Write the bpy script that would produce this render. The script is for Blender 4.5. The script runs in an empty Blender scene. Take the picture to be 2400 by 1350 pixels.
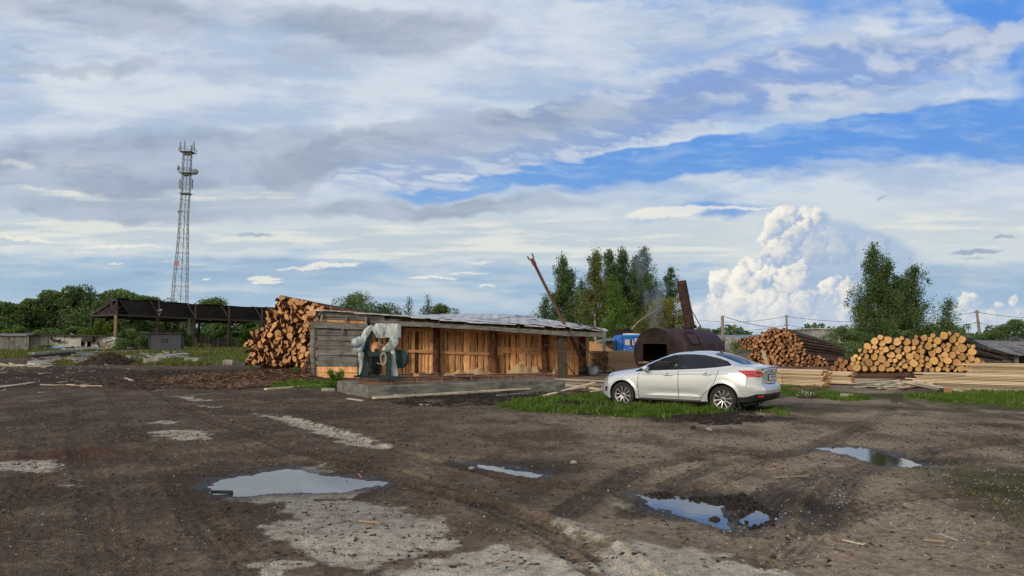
import bpy, bmesh, math, random
import numpy as np
from mathutils import Vector, Matrix, Euler

random.seed(7)
RNG = np.random.default_rng(11)
SC = bpy.context.scene
COL = SC.collection
R = math.radians

# ------------------------------------------------------------ camera model
FPX, CAMH = 1733.0, 1.65
TH = math.atan(125 / FPX)
CT, ST = math.cos(TH), math.sin(TH)

def ray(px, py):
    a = (px - 1200) / FPX
    b = (675 - py) / FPX
    return (a, CT - b * ST, ST + b * CT)

def G(px, py, z=0.0):
    d = ray(px, py)
    t = (z - CAMH) / d[2]
    return Vector((d[0] * t, d[1] * t, z))

def P(px, py, Y):
    d = ray(px, py)
    t = Y / d[1]
    return Vector((d[0] * t, Y, CAMH + d[2] * t))

SUN_AZ, SUN_EL = 222.0, 21.0          # clockwise from +Y

# ------------------------------------------------------------ tagging
def tag(o, label=None, cat=None, group=None, kind=None):
    if label: o['label'] = label
    if cat: o['category'] = cat
    if group: o['group'] = group
    if kind: o['kind'] = kind
    return o

def empty(name, loc=(0, 0, 0), rz=0.0, label=None, cat=None, group=None, rot=None):
    o = bpy.data.objects.new(name, None)
    COL.objects.link(o)
    o.empty_display_size = 0.2
    o.location = loc
    o.rotation_euler = rot if rot else (0, 0, rz)
    return tag(o, label, cat, group)

def link(me, name, parent=None, loc=None, rot=None):
    o = bpy.data.objects.new(name, me)
    COL.objects.link(o)
    if parent is not None: o.parent = parent
    if loc is not None: o.location = loc
    if rot is not None: o.rotation_euler = rot
    return o

KIDS = {}
def copy_tree(o, parent=None):
    c = o.copy()
    COL.objects.link(c)
    if parent is not None: c.parent = parent
    for ch in list(o.children):
        copy_tree(ch, c)
    return c

def mesh_np(name, verts, faces, mats, smooth=False, attrs=None, midx=None):
    """verts (n,3) array, faces (m,k) array; attrs {name: (domain, type, data)}"""
    me = bpy.data.meshes.new(name)
    verts = np.asarray(verts, dtype=np.float32)
    faces = np.asarray(faces, dtype=np.int32)
    n, (m, k) = len(verts), faces.shape
    me.vertices.add(n)
    me.vertices.foreach_set('co', verts.ravel())
    me.loops.add(m * k)
    me.loops.foreach_set('vertex_index', faces.ravel())
    me.polygons.add(m)
    me.polygons.foreach_set('loop_start', np.arange(0, m * k, k, dtype=np.int32))
    me.polygons.foreach_set('loop_total', np.full(m, k, dtype=np.int32))
    if smooth: me.polygons.foreach_set('use_smooth', np.ones(m, dtype=bool))
    if midx is not None: me.polygons.foreach_set('material_index', np.asarray(midx, dtype=np.int32))
    for mt in (mats if isinstance(mats, (list, tuple)) else [mats]): me.materials.append(mt)
    if attrs:
        for an, (dom, data) in attrs.items():
            a = me.attributes.new(an, 'FLOAT', dom)
            a.data.foreach_set('value', np.asarray(data, dtype=np.float32).ravel())
    me.update()
    me.validate()
    return me

class MB:
    """collects shapes; build() links them as ONE mesh object"""
    def __init__(s):
        s.v, s.f, s.m, s.r, s.sm = [], [], [], [], []
    def add(s, vs, fs, mi=0, smooth=False, rnd=None):
        b = len(s.v)
        s.v.extend([tuple(v) for v in vs])
        r = random.random() if rnd is None else rnd
        for f in fs:
            s.f.append([b + i for i in f]); s.m.append(mi); s.r.append(r); s.sm.append(smooth)
        return s
    def box(s, c, size, rot=None, mi=0, rnd=None, jit=0.0):
        hx, hy, hz = size[0] / 2, size[1] / 2, size[2] / 2
        M = rot if isinstance(rot, Matrix) else (Euler(rot).to_matrix() if rot else Matrix.Identity(3))
        c = Vector(c); vs = []
        for z in (-hz, hz):
            for x, y in ((-hx, -hy), (hx, -hy), (hx, hy), (-hx, hy)):
                p = Vector((x, y, z))
                if jit: p += Vector([random.uniform(-jit, jit) for _ in range(3)])
                vs.append(c + M @ p)
        return s.add(vs, [(0, 3, 2, 1), (4, 5, 6, 7), (0, 1, 5, 4), (1, 2, 6, 5), (2, 3, 7, 6), (3, 0, 4, 7)], mi, False, rnd)
    def bar(s, p0, p1, w, h, mi=0, up=(0, 0, 1), rnd=None, jit=0.0):
        p0, p1 = Vector(p0), Vector(p1)
        d = p1 - p0
        if d.length < 1e-6: return s
        y = d.normalized(); u = Vector(up)
        if abs(y.dot(u)) > .98: u = Vector((1, 0, 0))
        x = y.cross(u).normalized(); z = x.cross(y).normalized()
        M = Matrix((x, y, z)).transposed()
        return s.box((p0 + p1) / 2, (w, d.length, h), M, mi, rnd, jit)
    def tube(s, p0, p1, r0, r1=None, n=10, mi=0, cap=True, smooth=True, mc=None):
        return s.path([p0, p1], [r0, r0 if r1 is None else r1], n, mi, cap, smooth, mc)
    def path(s, pts, rs, n=8, mi=0, cap=True, smooth=True, mc=None, wob=0.0):
        pts = [Vector(p) for p in pts]
        if not isinstance(rs, (list, tuple)): rs = [rs] * len(pts)
        rings = []; px = None
        for i, p in enumerate(pts):
            a = pts[max(i - 1, 0)]; b = pts[min(i + 1, len(pts) - 1)]
            y = (b - a).normalized()
            if px is None:
                u = Vector((0, 0, 1)) if abs(y.z) < .9 else Vector((1, 0, 0))
                x = y.cross(u).normalized()
            else:
                x = (px - y * px.dot(y)).normalized()
            px = x; z = x.cross(y)
            ring = []
            for k in range(n):
                t = 2 * math.pi * k / n
                rr = rs[i] * (1 + (random.uniform(-wob, wob) if wob else 0))
                ring.append(p + (x * math.cos(t) + z * math.sin(t)) * rr)
            rings.append(ring)
        vs = [q for r_ in rings for q in r_]
        fs = []
        for i in range(len(pts) - 1):
            for k in range(n):
                k2 = (k + 1) % n
                fs.append((i * n + k, (i + 1) * n + k, (i + 1) * n + k2, i * n + k2))
        rnd = random.random()
        s.add(vs, fs, mi, smooth, rnd)
        if cap:
            m2 = mi if mc is None else mc
            s.add(rings[0], [tuple(range(n))], m2, False, rnd)
            s.add(rings[-1], [tuple(reversed(range(n)))], m2, False, rnd)
        return s
    def lathe(s, prof, n=24, c=(0, 0, 0), M=None, mi=0, smooth=True):
        """prof = [(r, h)], revolved round local z"""
        c = Vector(c); M = M or Matrix.Identity(3)
        vs = []
        for r_, h in prof:
            for k in range(n):
                t = 2 * math.pi * k / n
                vs.append(c + M @ Vector((r_ * math.cos(t), r_ * math.sin(t), h)))
        fs = []
        for i in range(len(prof) - 1):
            for k in range(n):
                k2 = (k + 1) % n
                fs.append((i * n + k, i * n + k2, (i + 1) * n + k2, (i + 1) * n + k))
        return s.add(vs, fs, mi, smooth)
    def prism(s, poly, h0, h1, M=None, c=(0, 0, 0), mi=0, rnd=None):
        """poly in local xy, extruded local z h0..h1"""
        c = Vector(c); M = M or Matrix.Identity(3); n = len(poly)
        vs = [c + M @ Vector((x, y, h0)) for x, y in poly] + [c + M @ Vector((x, y, h1)) for x, y in poly]
        fs = [tuple(reversed(range(n))), tuple(range(n, 2 * n))] + [(i, (i + 1) % n, n + (i + 1) % n, n + i) for i in range(n)]
        return s.add(vs, fs, mi, False, rnd)
    def build(s, name, mats, parent=None, loc=None, rot=None, bevel=0.0, merge=False):
        me = bpy.data.meshes.new(name)
        me.from_pydata([tuple(v) for v in s.v], [], s.f)
        for mt in (mats if isinstance(mats, (list, tuple)) else [mats]): me.materials.append(mt)
        me.polygons.foreach_set('material_index', s.m)
        me.polygons.foreach_set('use_smooth', s.sm)
        a = me.attributes.new('rnd', 'FLOAT', 'FACE')
        a.data.foreach_set('value', s.r)
        me.update()
        o = link(me, name, parent, loc, rot)
        if bevel:
            b = o.modifiers.new('bevel', 'BEVEL'); b.width = bevel; b.segments = 2; b.limit_method = 'ANGLE'
        return o

# ------------------------------------------------------------ node DSL
class NT:
    def __init__(s, tree):
        s.t = tree; s.n = tree.nodes; s.l = tree.links
    def node(s, typ, **kw):
        n = s.n.new(typ)
        for k, v in kw.items(): setattr(n, k, v)
        return n
    def put(s, sock, v):
        if v is None: return
        if isinstance(v, bpy.types.NodeSocket): s.l.new(v, sock)
        else:
            if hasattr(sock.default_value, '__len__') and not hasattr(v, '__len__'): v = [v] * len(sock.default_value)
            if hasattr(sock.default_value, '__len__') and len(v) == 3 and len(sock.default_value) == 4: v = tuple(v) + (1,)
            sock.default_value = v
    def m(s, op, a, b=None, c=None, clamp=False):
        n = s.node('ShaderNodeMath', operation=op, use_clamp=clamp)
        s.put(n.inputs[0], a); s.put(n.inputs[1], b); s.put(n.inputs[2], c)
        return n.outputs[0]
    def add(s, a, b): return s.m('ADD', a, b)
    def sub(s, a, b): return s.m('SUBTRACT', a, b)
    def mul(s, a, b): return s.m('MULTIPLY', a, b)
    def vm(s, op, a, b=None, scale=None):
        n = s.node('ShaderNodeVectorMath', operation=op)
        s.put(n.inputs[0], a)
        if b is not None: s.put(n.inputs[1], b)
        if scale is not None: s.put(n.inputs['Scale'], scale)
        return n.outputs['Value'] if op in ('LENGTH', 'DOT_PRODUCT', 'DISTANCE') else n.outputs[0]
    def xyz(s, v):
        n = s.node('ShaderNodeSeparateXYZ'); s.put(n.inputs[0], v); return n.outputs
    def comb(s, x, y, z=0.0):
        n = s.node('ShaderNodeCombineXYZ')
        for i, q in enumerate((x, y, z)): s.put(n.inputs[i], q)
        return n.outputs[0]
    def ramp(s, v, a, b, c=0.0, d=1.0, smooth=True):
        n = s.node('ShaderNodeMapRange', interpolation_type='SMOOTHSTEP' if smooth else 'LINEAR')
        for i, q in enumerate((v, a, b, c, d)): s.put(n.inputs[i], q)
        return n.outputs[0]
    def noise(s, v, scale=5, detail=4, rough=.5, dist=0.0, w=None, col=False, lac=2.0):
        n = s.node('ShaderNodeTexNoise', noise_dimensions='3D')
        s.put(n.inputs['Vector'], v); s.put(n.inputs['Scale'], scale); s.put(n.inputs['Detail'], detail)
        s.put(n.inputs['Roughness'], rough); s.put(n.inputs['Distortion'], dist); s.put(n.inputs['Lacunarity'], lac)
        return n.outputs[1 if col else 0]
    def voro(s, v, scale=5, feature='F1', rnd=1.0, out=0, detail=0.0, smooth=None):
        n = s.node('ShaderNodeTexVoronoi', feature=feature)
        s.put(n.inputs['Vector'], v); s.put(n.inputs['Scale'], scale); s.put(n.inputs['Randomness'], rnd)
        if 'Detail' in n.inputs: s.put(n.inputs['Detail'], detail)
        if smooth is not None: s.put(n.inputs['Smoothness'], smooth)
        return n.outputs[out]
    def mix(s, f, a, b, mode='MIX'):
        n = s.node('ShaderNodeMix', data_type='RGBA', blend_type=mode)
        s.put(n.inputs[0], f); s.put(n.inputs[6], a); s.put(n.inputs[7], b)
        return n.outputs[2]
    def map(s, v, scale=(1, 1, 1), rot=(0, 0, 0), loc=(0, 0, 0)):
        n = s.node('ShaderNodeMapping'); s.put(n.inputs[0], v)
        n.inputs['Location'].default_value = loc; n.inputs['Rotation'].default_value = rot; n.inputs['Scale'].default_value = scale
        return n.outputs[0]
    def coord(s, which='Object'): return s.node('ShaderNodeTexCoord').outputs[which]
    def attr(s, name): return s.node('ShaderNodeAttribute', attribute_name=name).outputs['Fac']
    def rand(s): return s.node('ShaderNodeObjectInfo').outputs['Random']

def srgb(r, g, b):
    return tuple(((c / 255) / 12.92 if c <= 10 else ((c / 255 + .055) / 1.055) ** 2.4) for c in (r, g, b))

MATS = {}
def newmat(name):
    m = bpy.data.materials.new(name); m.use_nodes = True
    t = NT(m.node_tree); b = m.node_tree.nodes['Principled BSDF']
    MATS[name] = m
    return m, t, b

def lerp(a, b, t): return a + (b - a) * t
# ------------------------------------------------------------ numeric noise
def _hash(ix, iy, seed):
    h = (ix.astype(np.int64) * 374761393 + iy.astype(np.int64) * 668265263 + seed * 974634777) & 0xffffffff
    h = ((h ^ (h >> 13)) * 1274126177) & 0xffffffff
    return (h ^ (h >> 16)) & 0xffffffff
def pnoise(x, y, seed=0):
    """gradient noise about -0.7..0.7"""
    xi = np.floor(x); yi = np.floor(y); fx = x - xi; fy = y - yi
    u = fx * fx * fx * (fx * (fx * 6 - 15) + 10); v = fy * fy * fy * (fy * (fy * 6 - 15) + 10)
    def g(dx, dy):
        a = _hash(xi + dx, yi + dy, seed) * (2 * np.pi / 4294967296.0)
        return np.cos(a) * (fx - dx) + np.sin(a) * (fy - dy)
    a, b, c, d = g(0, 0), g(1, 0), g(0, 1), g(1, 1)
    return (a + (b - a) * u) * (1 - v) + (c + (d - c) * u) * v
def fbm(x, y, octv=5, rough=.5, seed=0, lac=2.03):
    s = np.zeros_like(x); a = 1.0; t = 0.0
    for o in range(octv):
        s += a * pnoise(x, y, seed + o * 17); t += a
        a *= rough; x = x * lac + 11.3; y = y * lac + 5.7
    return s / t * 1.6
def sstep(x, a, b):
    t = np.clip((x - a) / (b - a), 0, 1); return t * t * (3 - 2 * t)
def mixc(c, k, t):
    t = t[:, None]; return c * (1 - t) + np.asarray(k) * t

# ------------------------------------------------------------ sky backdrop
def sky_colour(dx, dy, dz):
    gx = dx / dy; gz = dz / dy
    # photo-scale coordinates of each direction
    fw = CT + gz * ST; up = -ST + gz * CT
    X = 1200 + FPX * gx / fw; Y = 675 - FPX * up / fw
    el = np.degrees(np.arcsin(dz))
    zz = np.maximum(dz, 0) + .09
    dkx, dky = dx / zz, dy / zz
    def rot(a, b, deg): c, s = math.cos(R(deg)), math.sin(R(deg)); return a * c + b * s, b * c - a * s
    w1, w2 = fbm(X / 330, Y / 190, 5, .55, 1), fbm(X / 330, Y / 190, 5, .55, 2)
    f1, f2 = fbm(X / 60, Y / 38, 4, .6, 3), fbm(X / 60, Y / 38, 4, .6, 4)
    XW, YW = X + w1 * 130, Y + w2 * 45
    XC, YC = XW + f1 * 30, YW + f2 * 12
    XF, YF = X + f1 * 18, Y + f2 * 10
    def blob(xx, yy, cx, cy, rx, ry, rt=0):
        a = R(-rt); qx, qy = xx - cx, yy - cy
        ax, ay = (qx * math.cos(a) + qy * math.sin(a)) / rx, (qy * math.cos(a) - qx * math.sin(a)) / ry
        return 1 - sstep(np.sqrt(ax * ax + ay * ay), .3, 1.4)
    def field(xx, yy, L): return sum(blob(xx, yy, *b[:5]) * b[5] for b in L)
    S = lambda *c: np.array(srgb(*c))
    # clear sky
    tz = sstep(Y, 760, 0)
    c = mixc(np.tile(S(150, 186, 218), (len(X), 1)), S(98, 152, 224), tz)
    right = sstep(X, 500, 1500)
    c2 = mixc(np.tile(S(120, 166, 222), (len(X), 1)), S(90, 148, 226), sstep(Y, 620, 250))
    c = c + (c2 - c) * (right * .75)[:, None]
    c = mixc(c, S(162, 188, 210), sstep(Y, 560, 640) * .85)
    c = mixc(c, S(180, 198, 213), sstep(Y, 680, 790) * .8)
    lowc = fbm(X / 420 + 3, Y / 60, 6, .58, 71) + .35 * fbm(X / 900, Y / 140, 3, .5, 72)
    c = mixc(c, S(204, 213, 218), sstep(lowc, -.08, .42) * .75 * sstep(Y, 520, 600))
    c = mixc(c, S(150, 172, 200), sstep(-lowc, .10, .5) * .4 * sstep(Y, 520, 600))
    bl = np.exp(-((X - 1500) / 500) ** 2) * sstep(Y, 650, 760)
    c = mixc(c, S(146, 180, 216), bl * .4)

    # veil
    a, b = rot(dkx, dky, 20)
    n1 = fbm(a * 1.3, b * 2.4, 7, .57, 21)
    n1b = fbm(X / 420 + .3 * w1, Y / 95 + .3 * w2, 6, .58, 22)
    nn = n1 * .5 + n1b * .55
    V = [(250, 120, 950, 330, 0, .85), (700, 60, 600, 200, 0, .45), (1050, 180, 620, 190, 5, .6),
         (1550, 130, 620, 170, 10, .62), (2050, 190, 420, 95, 12, .5), (1250, 300, 520, 110, 14, .8),
         (1700, 235, 520, 85, 9, 1.35), (2080, 180, 330, 75, 9, 1.0), (1330, 290, 330, 70, 14, .7),
         (700, 390, 560, 120, 10, .85), (200, 420, 560, 150, 0, .9), (60, 330, 300, 90, 0, .6),
         (600, 500, 700, 90, 3, .7), (1250, 460, 420, 50, 4, .55), (1900, 430, 560, 55, 4, .42),
         (2300, 480, 460, 130, 0, .72), (1500, 555, 560, 80, 0, .85), (1000, 550, 520, 75, 0, .8), (150, 560, 420, 34, -3, .6),
         (2150, 560, 420, 90, 0, .5), (2180, 20, 70, 60, 60, .5),
         (1250, 395, 430, 30, 8, -.75), (1750, 352, 600, 42, 6, -1.15), (2320, 318, 300, 66, 3, -1.0), (2080, 232, 330, 48, 7, 1.0), (1600, 200, 420, 90, 8, .9), (1900, 120, 300, 60, 8, .5), (1120, 425, 330, 26, 6, -.9),
         (2330, 150, 120, 50, 20, -.5), (1640, 508, 180, 18, 2, -.55), (760, 322, 190, 16, -4, -.7), (280, 330, 190, 17, -8, -.6), (240, 235, 220, 34, -12, -.5),
         (1235, 225, 80, 26, 20, -.8), (1395, 205, 50, 18, 10, -.6), (2300, 20, 230, 60, 10, -.45), (1450, 420, 200, 26, 8, -.4)]
    veil = field(XW, YW, V) + .06
    cell = fbm(X / 75 + w1 * .6, Y / 34 + w2 * .6, 5, .6, 81)
    vd = sstep(veil + nn * .75 + cell * .30 * sstep(Y, 520, 380), .0, .82)
    vc = mixc(np.tile(S(180, 196, 218), (len(X), 1)), S(214, 223, 231), sstep(n1b * .6 + n1 * .6, -.22, .28))
    vc = mixc(vc, S(212, 220, 221), sstep(Y, 400, 560) * .9)
    c = c + (vc - c) * (vd * .93)[:, None]
    pale = sstep(fbm(X / 260 + w1 * .5, Y / 80 + w2 * .5, 6, .6, 91) + .25 * sstep(X, 1200, 2300), -.05, .45) * sstep(X, 900, 1700) * sstep(Y, 330, 200)
    c = mixc(c, S(128, 168, 228), pale * .55)
    c = mixc(c, S(226, 232, 236), sstep(fbm(X / 300, Y / 110, 5, .58, 92), .0, .5) * .4 * sstep(Y, 420, 250) * sstep(X, 1500, 900))
    # fine wisps
    wsp = fbm(X / 210 + f1 * .15, Y / 22, 5, .6, 25)
    c = mixc(c, S(214, 222, 230), sstep(wsp, .12, .55) * .28 * vd)
    c = mixc(c, S(168, 196, 230), sstep(fbm(X / 240 + w1 * .4, Y / 40 + w2 * .8, 6, .62, 95), -.12, .45) * .55 * sstep(X, 800, 1200) * (1 - sstep(np.abs(Y - 350), 70, 160)))
    # mottled band
    a, b = rot(dkx, dky, 25)
    mot = fbm(a * 4.4 + w1 * .5, b * 7.0 + w2 * .5, 5, .55, 31)
    mm = field(XC, YC, [(1500, 250, 640, 75, 12, 1.0), (1950, 180, 560, 90, 11, 1.0), (1250, 330, 420, 60, 14, 1.0), (900, 380, 300, 50, 10, .5)])
    md = sstep(mot * 1.9 + mm - .42, .0, .55)
    mc = mixc(np.tile(S(150, 172, 210), (len(X), 1)), S(192, 204, 224), sstep(mot, -.15, .30))
    c = c + (mc - c) * (md * sstep(mm, .05, .6) * .9)[:, None]
    gap = sstep(-mot * 1.6 + mm * .5 - .35, .0, .5) * sstep(X, 1100, 1700) * sstep(mm, .15, .6)
    c = mixc(c, S(86, 142, 224), gap * .30)
    # grey undersides
    n2 = fbm(X / 300 + w1 * .4, Y / 100 + w2 * .4, 7, .6, 41)
    g = field(XC, YC, [
        (330, 45, 190, 60, -8, .9), (150, 10, 260, 45, 0, .6), (850, 70, 180, 66, -12, 1.05), (1050, 60, 120, 50, 0, .7), (720, 130, 70, 24, 0, .5), (600, 50, 150, 60, 0, .45),
        (150, 385, 430, 80, 4, .95), (420, 450, 420, 52, 6, .6), (620, 360, 330, 60, 6, .7), (900, 345, 340, 44, 12, .75),
        (900, 485, 330, 30, 0, .85), (210, 500, 330, 34, 0, .85), (1200, 300, 260, 45, 14, .5), (1550, 250, 380, 45, 12, .42),
        (1230, 475, 250, 26, 0, .6), (150, 75, 100, 16, 0, .3), (130, 165, 170, 16, 0, .55), (290, 155, 60, 24, 0, .6), (60, 128, 60, 8, 0, .5), (560, 190, 200, 22, 10, .35)])
    gd = sstep(g + n2 * .62, .10, .85)
    gc = mixc(np.tile(S(142, 157, 178), (len(X), 1)), S(172, 185, 204), sstep(n2, -.3, .3))
    c = c + (gc - c) * (gd * .70)[:, None]
    # cream layer and streaks
    st = fbm(X / 330, Y / 26, 6, .6, 51)
    cr = field(XC, YC, [(250, 545, 560, 28, -2, .85), (700, 560, 420, 30, 0, .75), (1250, 555, 560, 55, 0, .9), (1000, 600, 300, 30, 2, .5), (1450, 600, 300, 30, 0, .6), (300, 620, 300, 26, 0, .35), (40, 565, 240, 16, -8, .8),
                        (2280, 540, 260, 50, 5, .6), (480, 440, 170, 20, 0, .7), (140, 455, 170, 14, 0, .8), (1000, 600, 260, 16, 3, .5)])
    cd = sstep(cr + st * .7, .18, .85)
    c = c + (mixc(np.tile(S(192, 205, 215), (len(X), 1)), S(226, 229, 222), sstep(st, -.1, .3)) - c) * (cd * .85)[:, None]
    bs = field(XF, YF, [(1555, 498, 110, 15, 4, 1.1), (1740, 487, 90, 6, 0, .7), (620, 652, 44, 6, 0, 1.1), (628, 662, 40, 5, 0, 1.0), (775, 621, 80, 6, 4, 1.0), (700, 632, 70, 3, 2, .8), (1010, 650, 62, 4, 0, 1.1),
                        (1125, 616, 50, 5, 0, .6), (1140, 671, 26, 3, 0, .8), (280, 577, 120, 5, 0, .8), (60, 560, 90, 6, -6, .9), (200, 592, 50, 3, 0, .6), (270, 617, 24, 3, 0, .7), (485, 658, 14, 3, 0, .9),
                        (40, 384, 70, 12, -10, .5), (1320, 660, 60, 3, 2, .7), (1100, 640, 70, 4, 0, .6)])
    c = mixc(c, S(240, 238, 226), sstep(bs, .25, .75) * .8)
    sc = field(XF, YF, [(2290, 590, 70, 6, 2, .9), (2355, 555, 34, 5, 0, .8), (2280, 606, 50, 4, 0, .5), (345, 640, 44, 6, 0, .5), (600, 550, 60, 5, 0, .6), (870, 627, 70, 4, 0, .4), (650, 611, 40, 3, 0, .5), (2065, 465, 20, 4, 8, .5), (1520, 605, 80, 3, 0, .3)])
    c = mixc(c, S(138, 158, 186), sstep(sc, .15, .75) * .7)
    # anvil shadow mass
    an = field(XF, YF, [(1930, 560, 120, 62, -10, 1.0), (2040, 580, 110, 44, -12, 1.0), (1960, 640, 210, 80, 0, 1.0), (1850, 520, 80, 40, 0, .5)])
    c = mixc(c, S(164, 186, 214), sstep(an + f1 * .35, .15, .95) * .75)
    # soft hazy tower base
    hz = field(XW, YF, [(1800, 740, 260, 70, 0, .9), (2330, 760, 160, 40, 0, .7), (1980, 760, 200, 40, 0, .5)])
    c = mixc(c, S(196, 207, 221), sstep(hz, .1, .8) * .75)

    # cumulus heads: nested puffs, lit from the left
    rnd = random.Random(5)
    puffs = []
    def head(cx, cy, rx, ry, n, r, sub=5, lit=1.0):
        for i in range(n):
            t = rnd.uniform(0, 2 * math.pi); q = math.sqrt(rnd.random())
            x, y = cx + rx * q * math.cos(t), cy + ry * q * math.sin(t)
            rr = r * rnd.uniform(.6, 1.15)
            puffs.append((x, y, rr, rnd.uniform(-.3, .3) * rr, lit))
            for k in range(sub):
                t = rnd.uniform(0, 2 * math.pi); e = rnd.uniform(.5, 1.0)
                x2, y2, r2 = x + rr * e * math.cos(t), y - rr * e * abs(math.sin(t)) * .9 + rr * .1, rr * rnd.uniform(.28, .5)
                puffs.append((x2, y2, r2, rr * .35, lit))
                for j in range(3):
                    t = rnd.uniform(0, 2 * math.pi)
                    puffs.append((x2 + r2 * .8 * math.cos(t), y2 + r2 * .8 * math.sin(t), r2 * rnd.uniform(.35, .55), rr * .35 + r2 * .5, lit))
    head(1850, 545, 52, 34, 14, 30)
    head(1890, 512, 36, 14, 8, 22, 5)
    head(1828, 600, 40, 16, 9, 24, 4, .70)
    head(1800, 560, 14, 10, 4, 20)
    head(1950, 582, 60, 22, 10, 36, 2, .34)
    head(2040, 600, 50, 18, 8, 32, 2, .24)
    head(1835, 695, 62, 46, 18, 32, 5, .95)
    head(1728, 672, 44, 34, 14, 30)
    head(1690, 725, 30, 24, 8, 24)
    head(1790, 640, 60, 16, 10, 24)
    head(1880, 650, 26, 20, 6, 24, 5, .85)
    head(1730, 745, 100, 28, 18, 28, 4, .85)
    head(1660, 742, 20, 10, 5, 14, 4, .9)
    head(1850, 760, 90, 24, 10, 28, 3, .7)
    head(1968, 680, 26, 24, 10, 26)
    head(1945, 702, 16, 10, 5, 14)
    head(1992, 725, 18, 24, 7, 20, 4)
    head(2272, 706, 26, 12, 8, 18)
    head(2250, 722, 30, 5, 5, 10)
    head(2290, 745, 50, 10, 8, 16, 3, .75)
    head(2338, 719, 12, 4, 4, 9)
    head(2375, 708, 4, 8, 4, 9)
    head(2385, 742, 24, 10, 5, 13, 3, .8)
    head(140, 688, 20, 3, 7, 7)
    head(255, 684, 10, 2, 3, 5)
    XP, YP = X + f1 * 10 + fbm(X / 20, Y / 20, 4, .65, 61) * 13, Y + f2 * 8 + fbm(X / 20, Y / 20, 4, .65, 62) * 13
    zb = np.full(len(X), -1e9); sh = np.zeros(len(X)); cov = np.zeros(len(X)); lt = np.ones(len(X))
    Lx, Ly, Lz = -.72, -.52, .46
    idx_all = np.where((Y > 430) & (Y < 830) & (X > -100) & (X < 2550))[0]
    order = idx_all[np.argsort(XP[idx_all])]; xs = XP[order]
    for (px, py, pr, pz, li) in puffs:
        i0, i1 = np.searchsorted(xs, (px - pr, px + pr)); ii = order[i0:i1]
        qx, qy = (XP[ii] - px) / pr, (YP[ii] - py) / pr
        d2 = qx * qx + qy * qy
        k = d2 < 1; ii = ii[k]; qx = qx[k]; qy = qy[k]; d2 = d2[k]
        nz = np.sqrt(1 - d2); zz_ = pz + nz * pr
        s_ = np.clip(.5 + .5 * (qx * Lx + qy * Ly + nz * Lz), 0, 1)
        kk = zz_ > zb[ii]
        w_ = np.clip((zz_ - zb[ii]) / 9.0, 0, 1); w_[zb[ii] < -1e8] = 1
        j = ii[kk]
        sh[j] = sh[j] * (1 - w_[kk]) + s_[kk] * w_[kk]; lt[j] = li
        zb[j] = zz_[kk]
        cov[ii] = np.maximum(cov[ii], np.clip((1 - np.sqrt(d2)) * pr / 4.0, 0, 1))
    f3 = fbm(X / 34, Y / 30, 5, .6, 63)
    s2 = sstep(sh * .8 + f1 * .22 + f3 * .42 + .04 + .12 * sstep(X, 1900, 1700), .30, .95) * lt
    cc = mixc(np.tile(S(166, 186, 212), (len(X), 1)), S(250, 245, 232), s2)
    warm = np.exp(-((s2 - .55) / .2) ** 2)
    cc = mixc(cc, S(236, 222, 206), warm * .25)
    cc = mixc(cc, S(198, 208, 221), sstep(Y, 640, 800) * .62)
    side = 0
    c = c + (cc - c) * (cov * (1 - side * .9) * (1 - .35 * sstep(Y + f1 * 30, 720, 810)))[:, None]
    # haze glow at the skyline
    c = mixc(c, S(186, 202, 216), sstep(Y, 740, 810) * .45)
    # smoke tint over the stack
    return np.clip(c, 0, 1)

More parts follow.
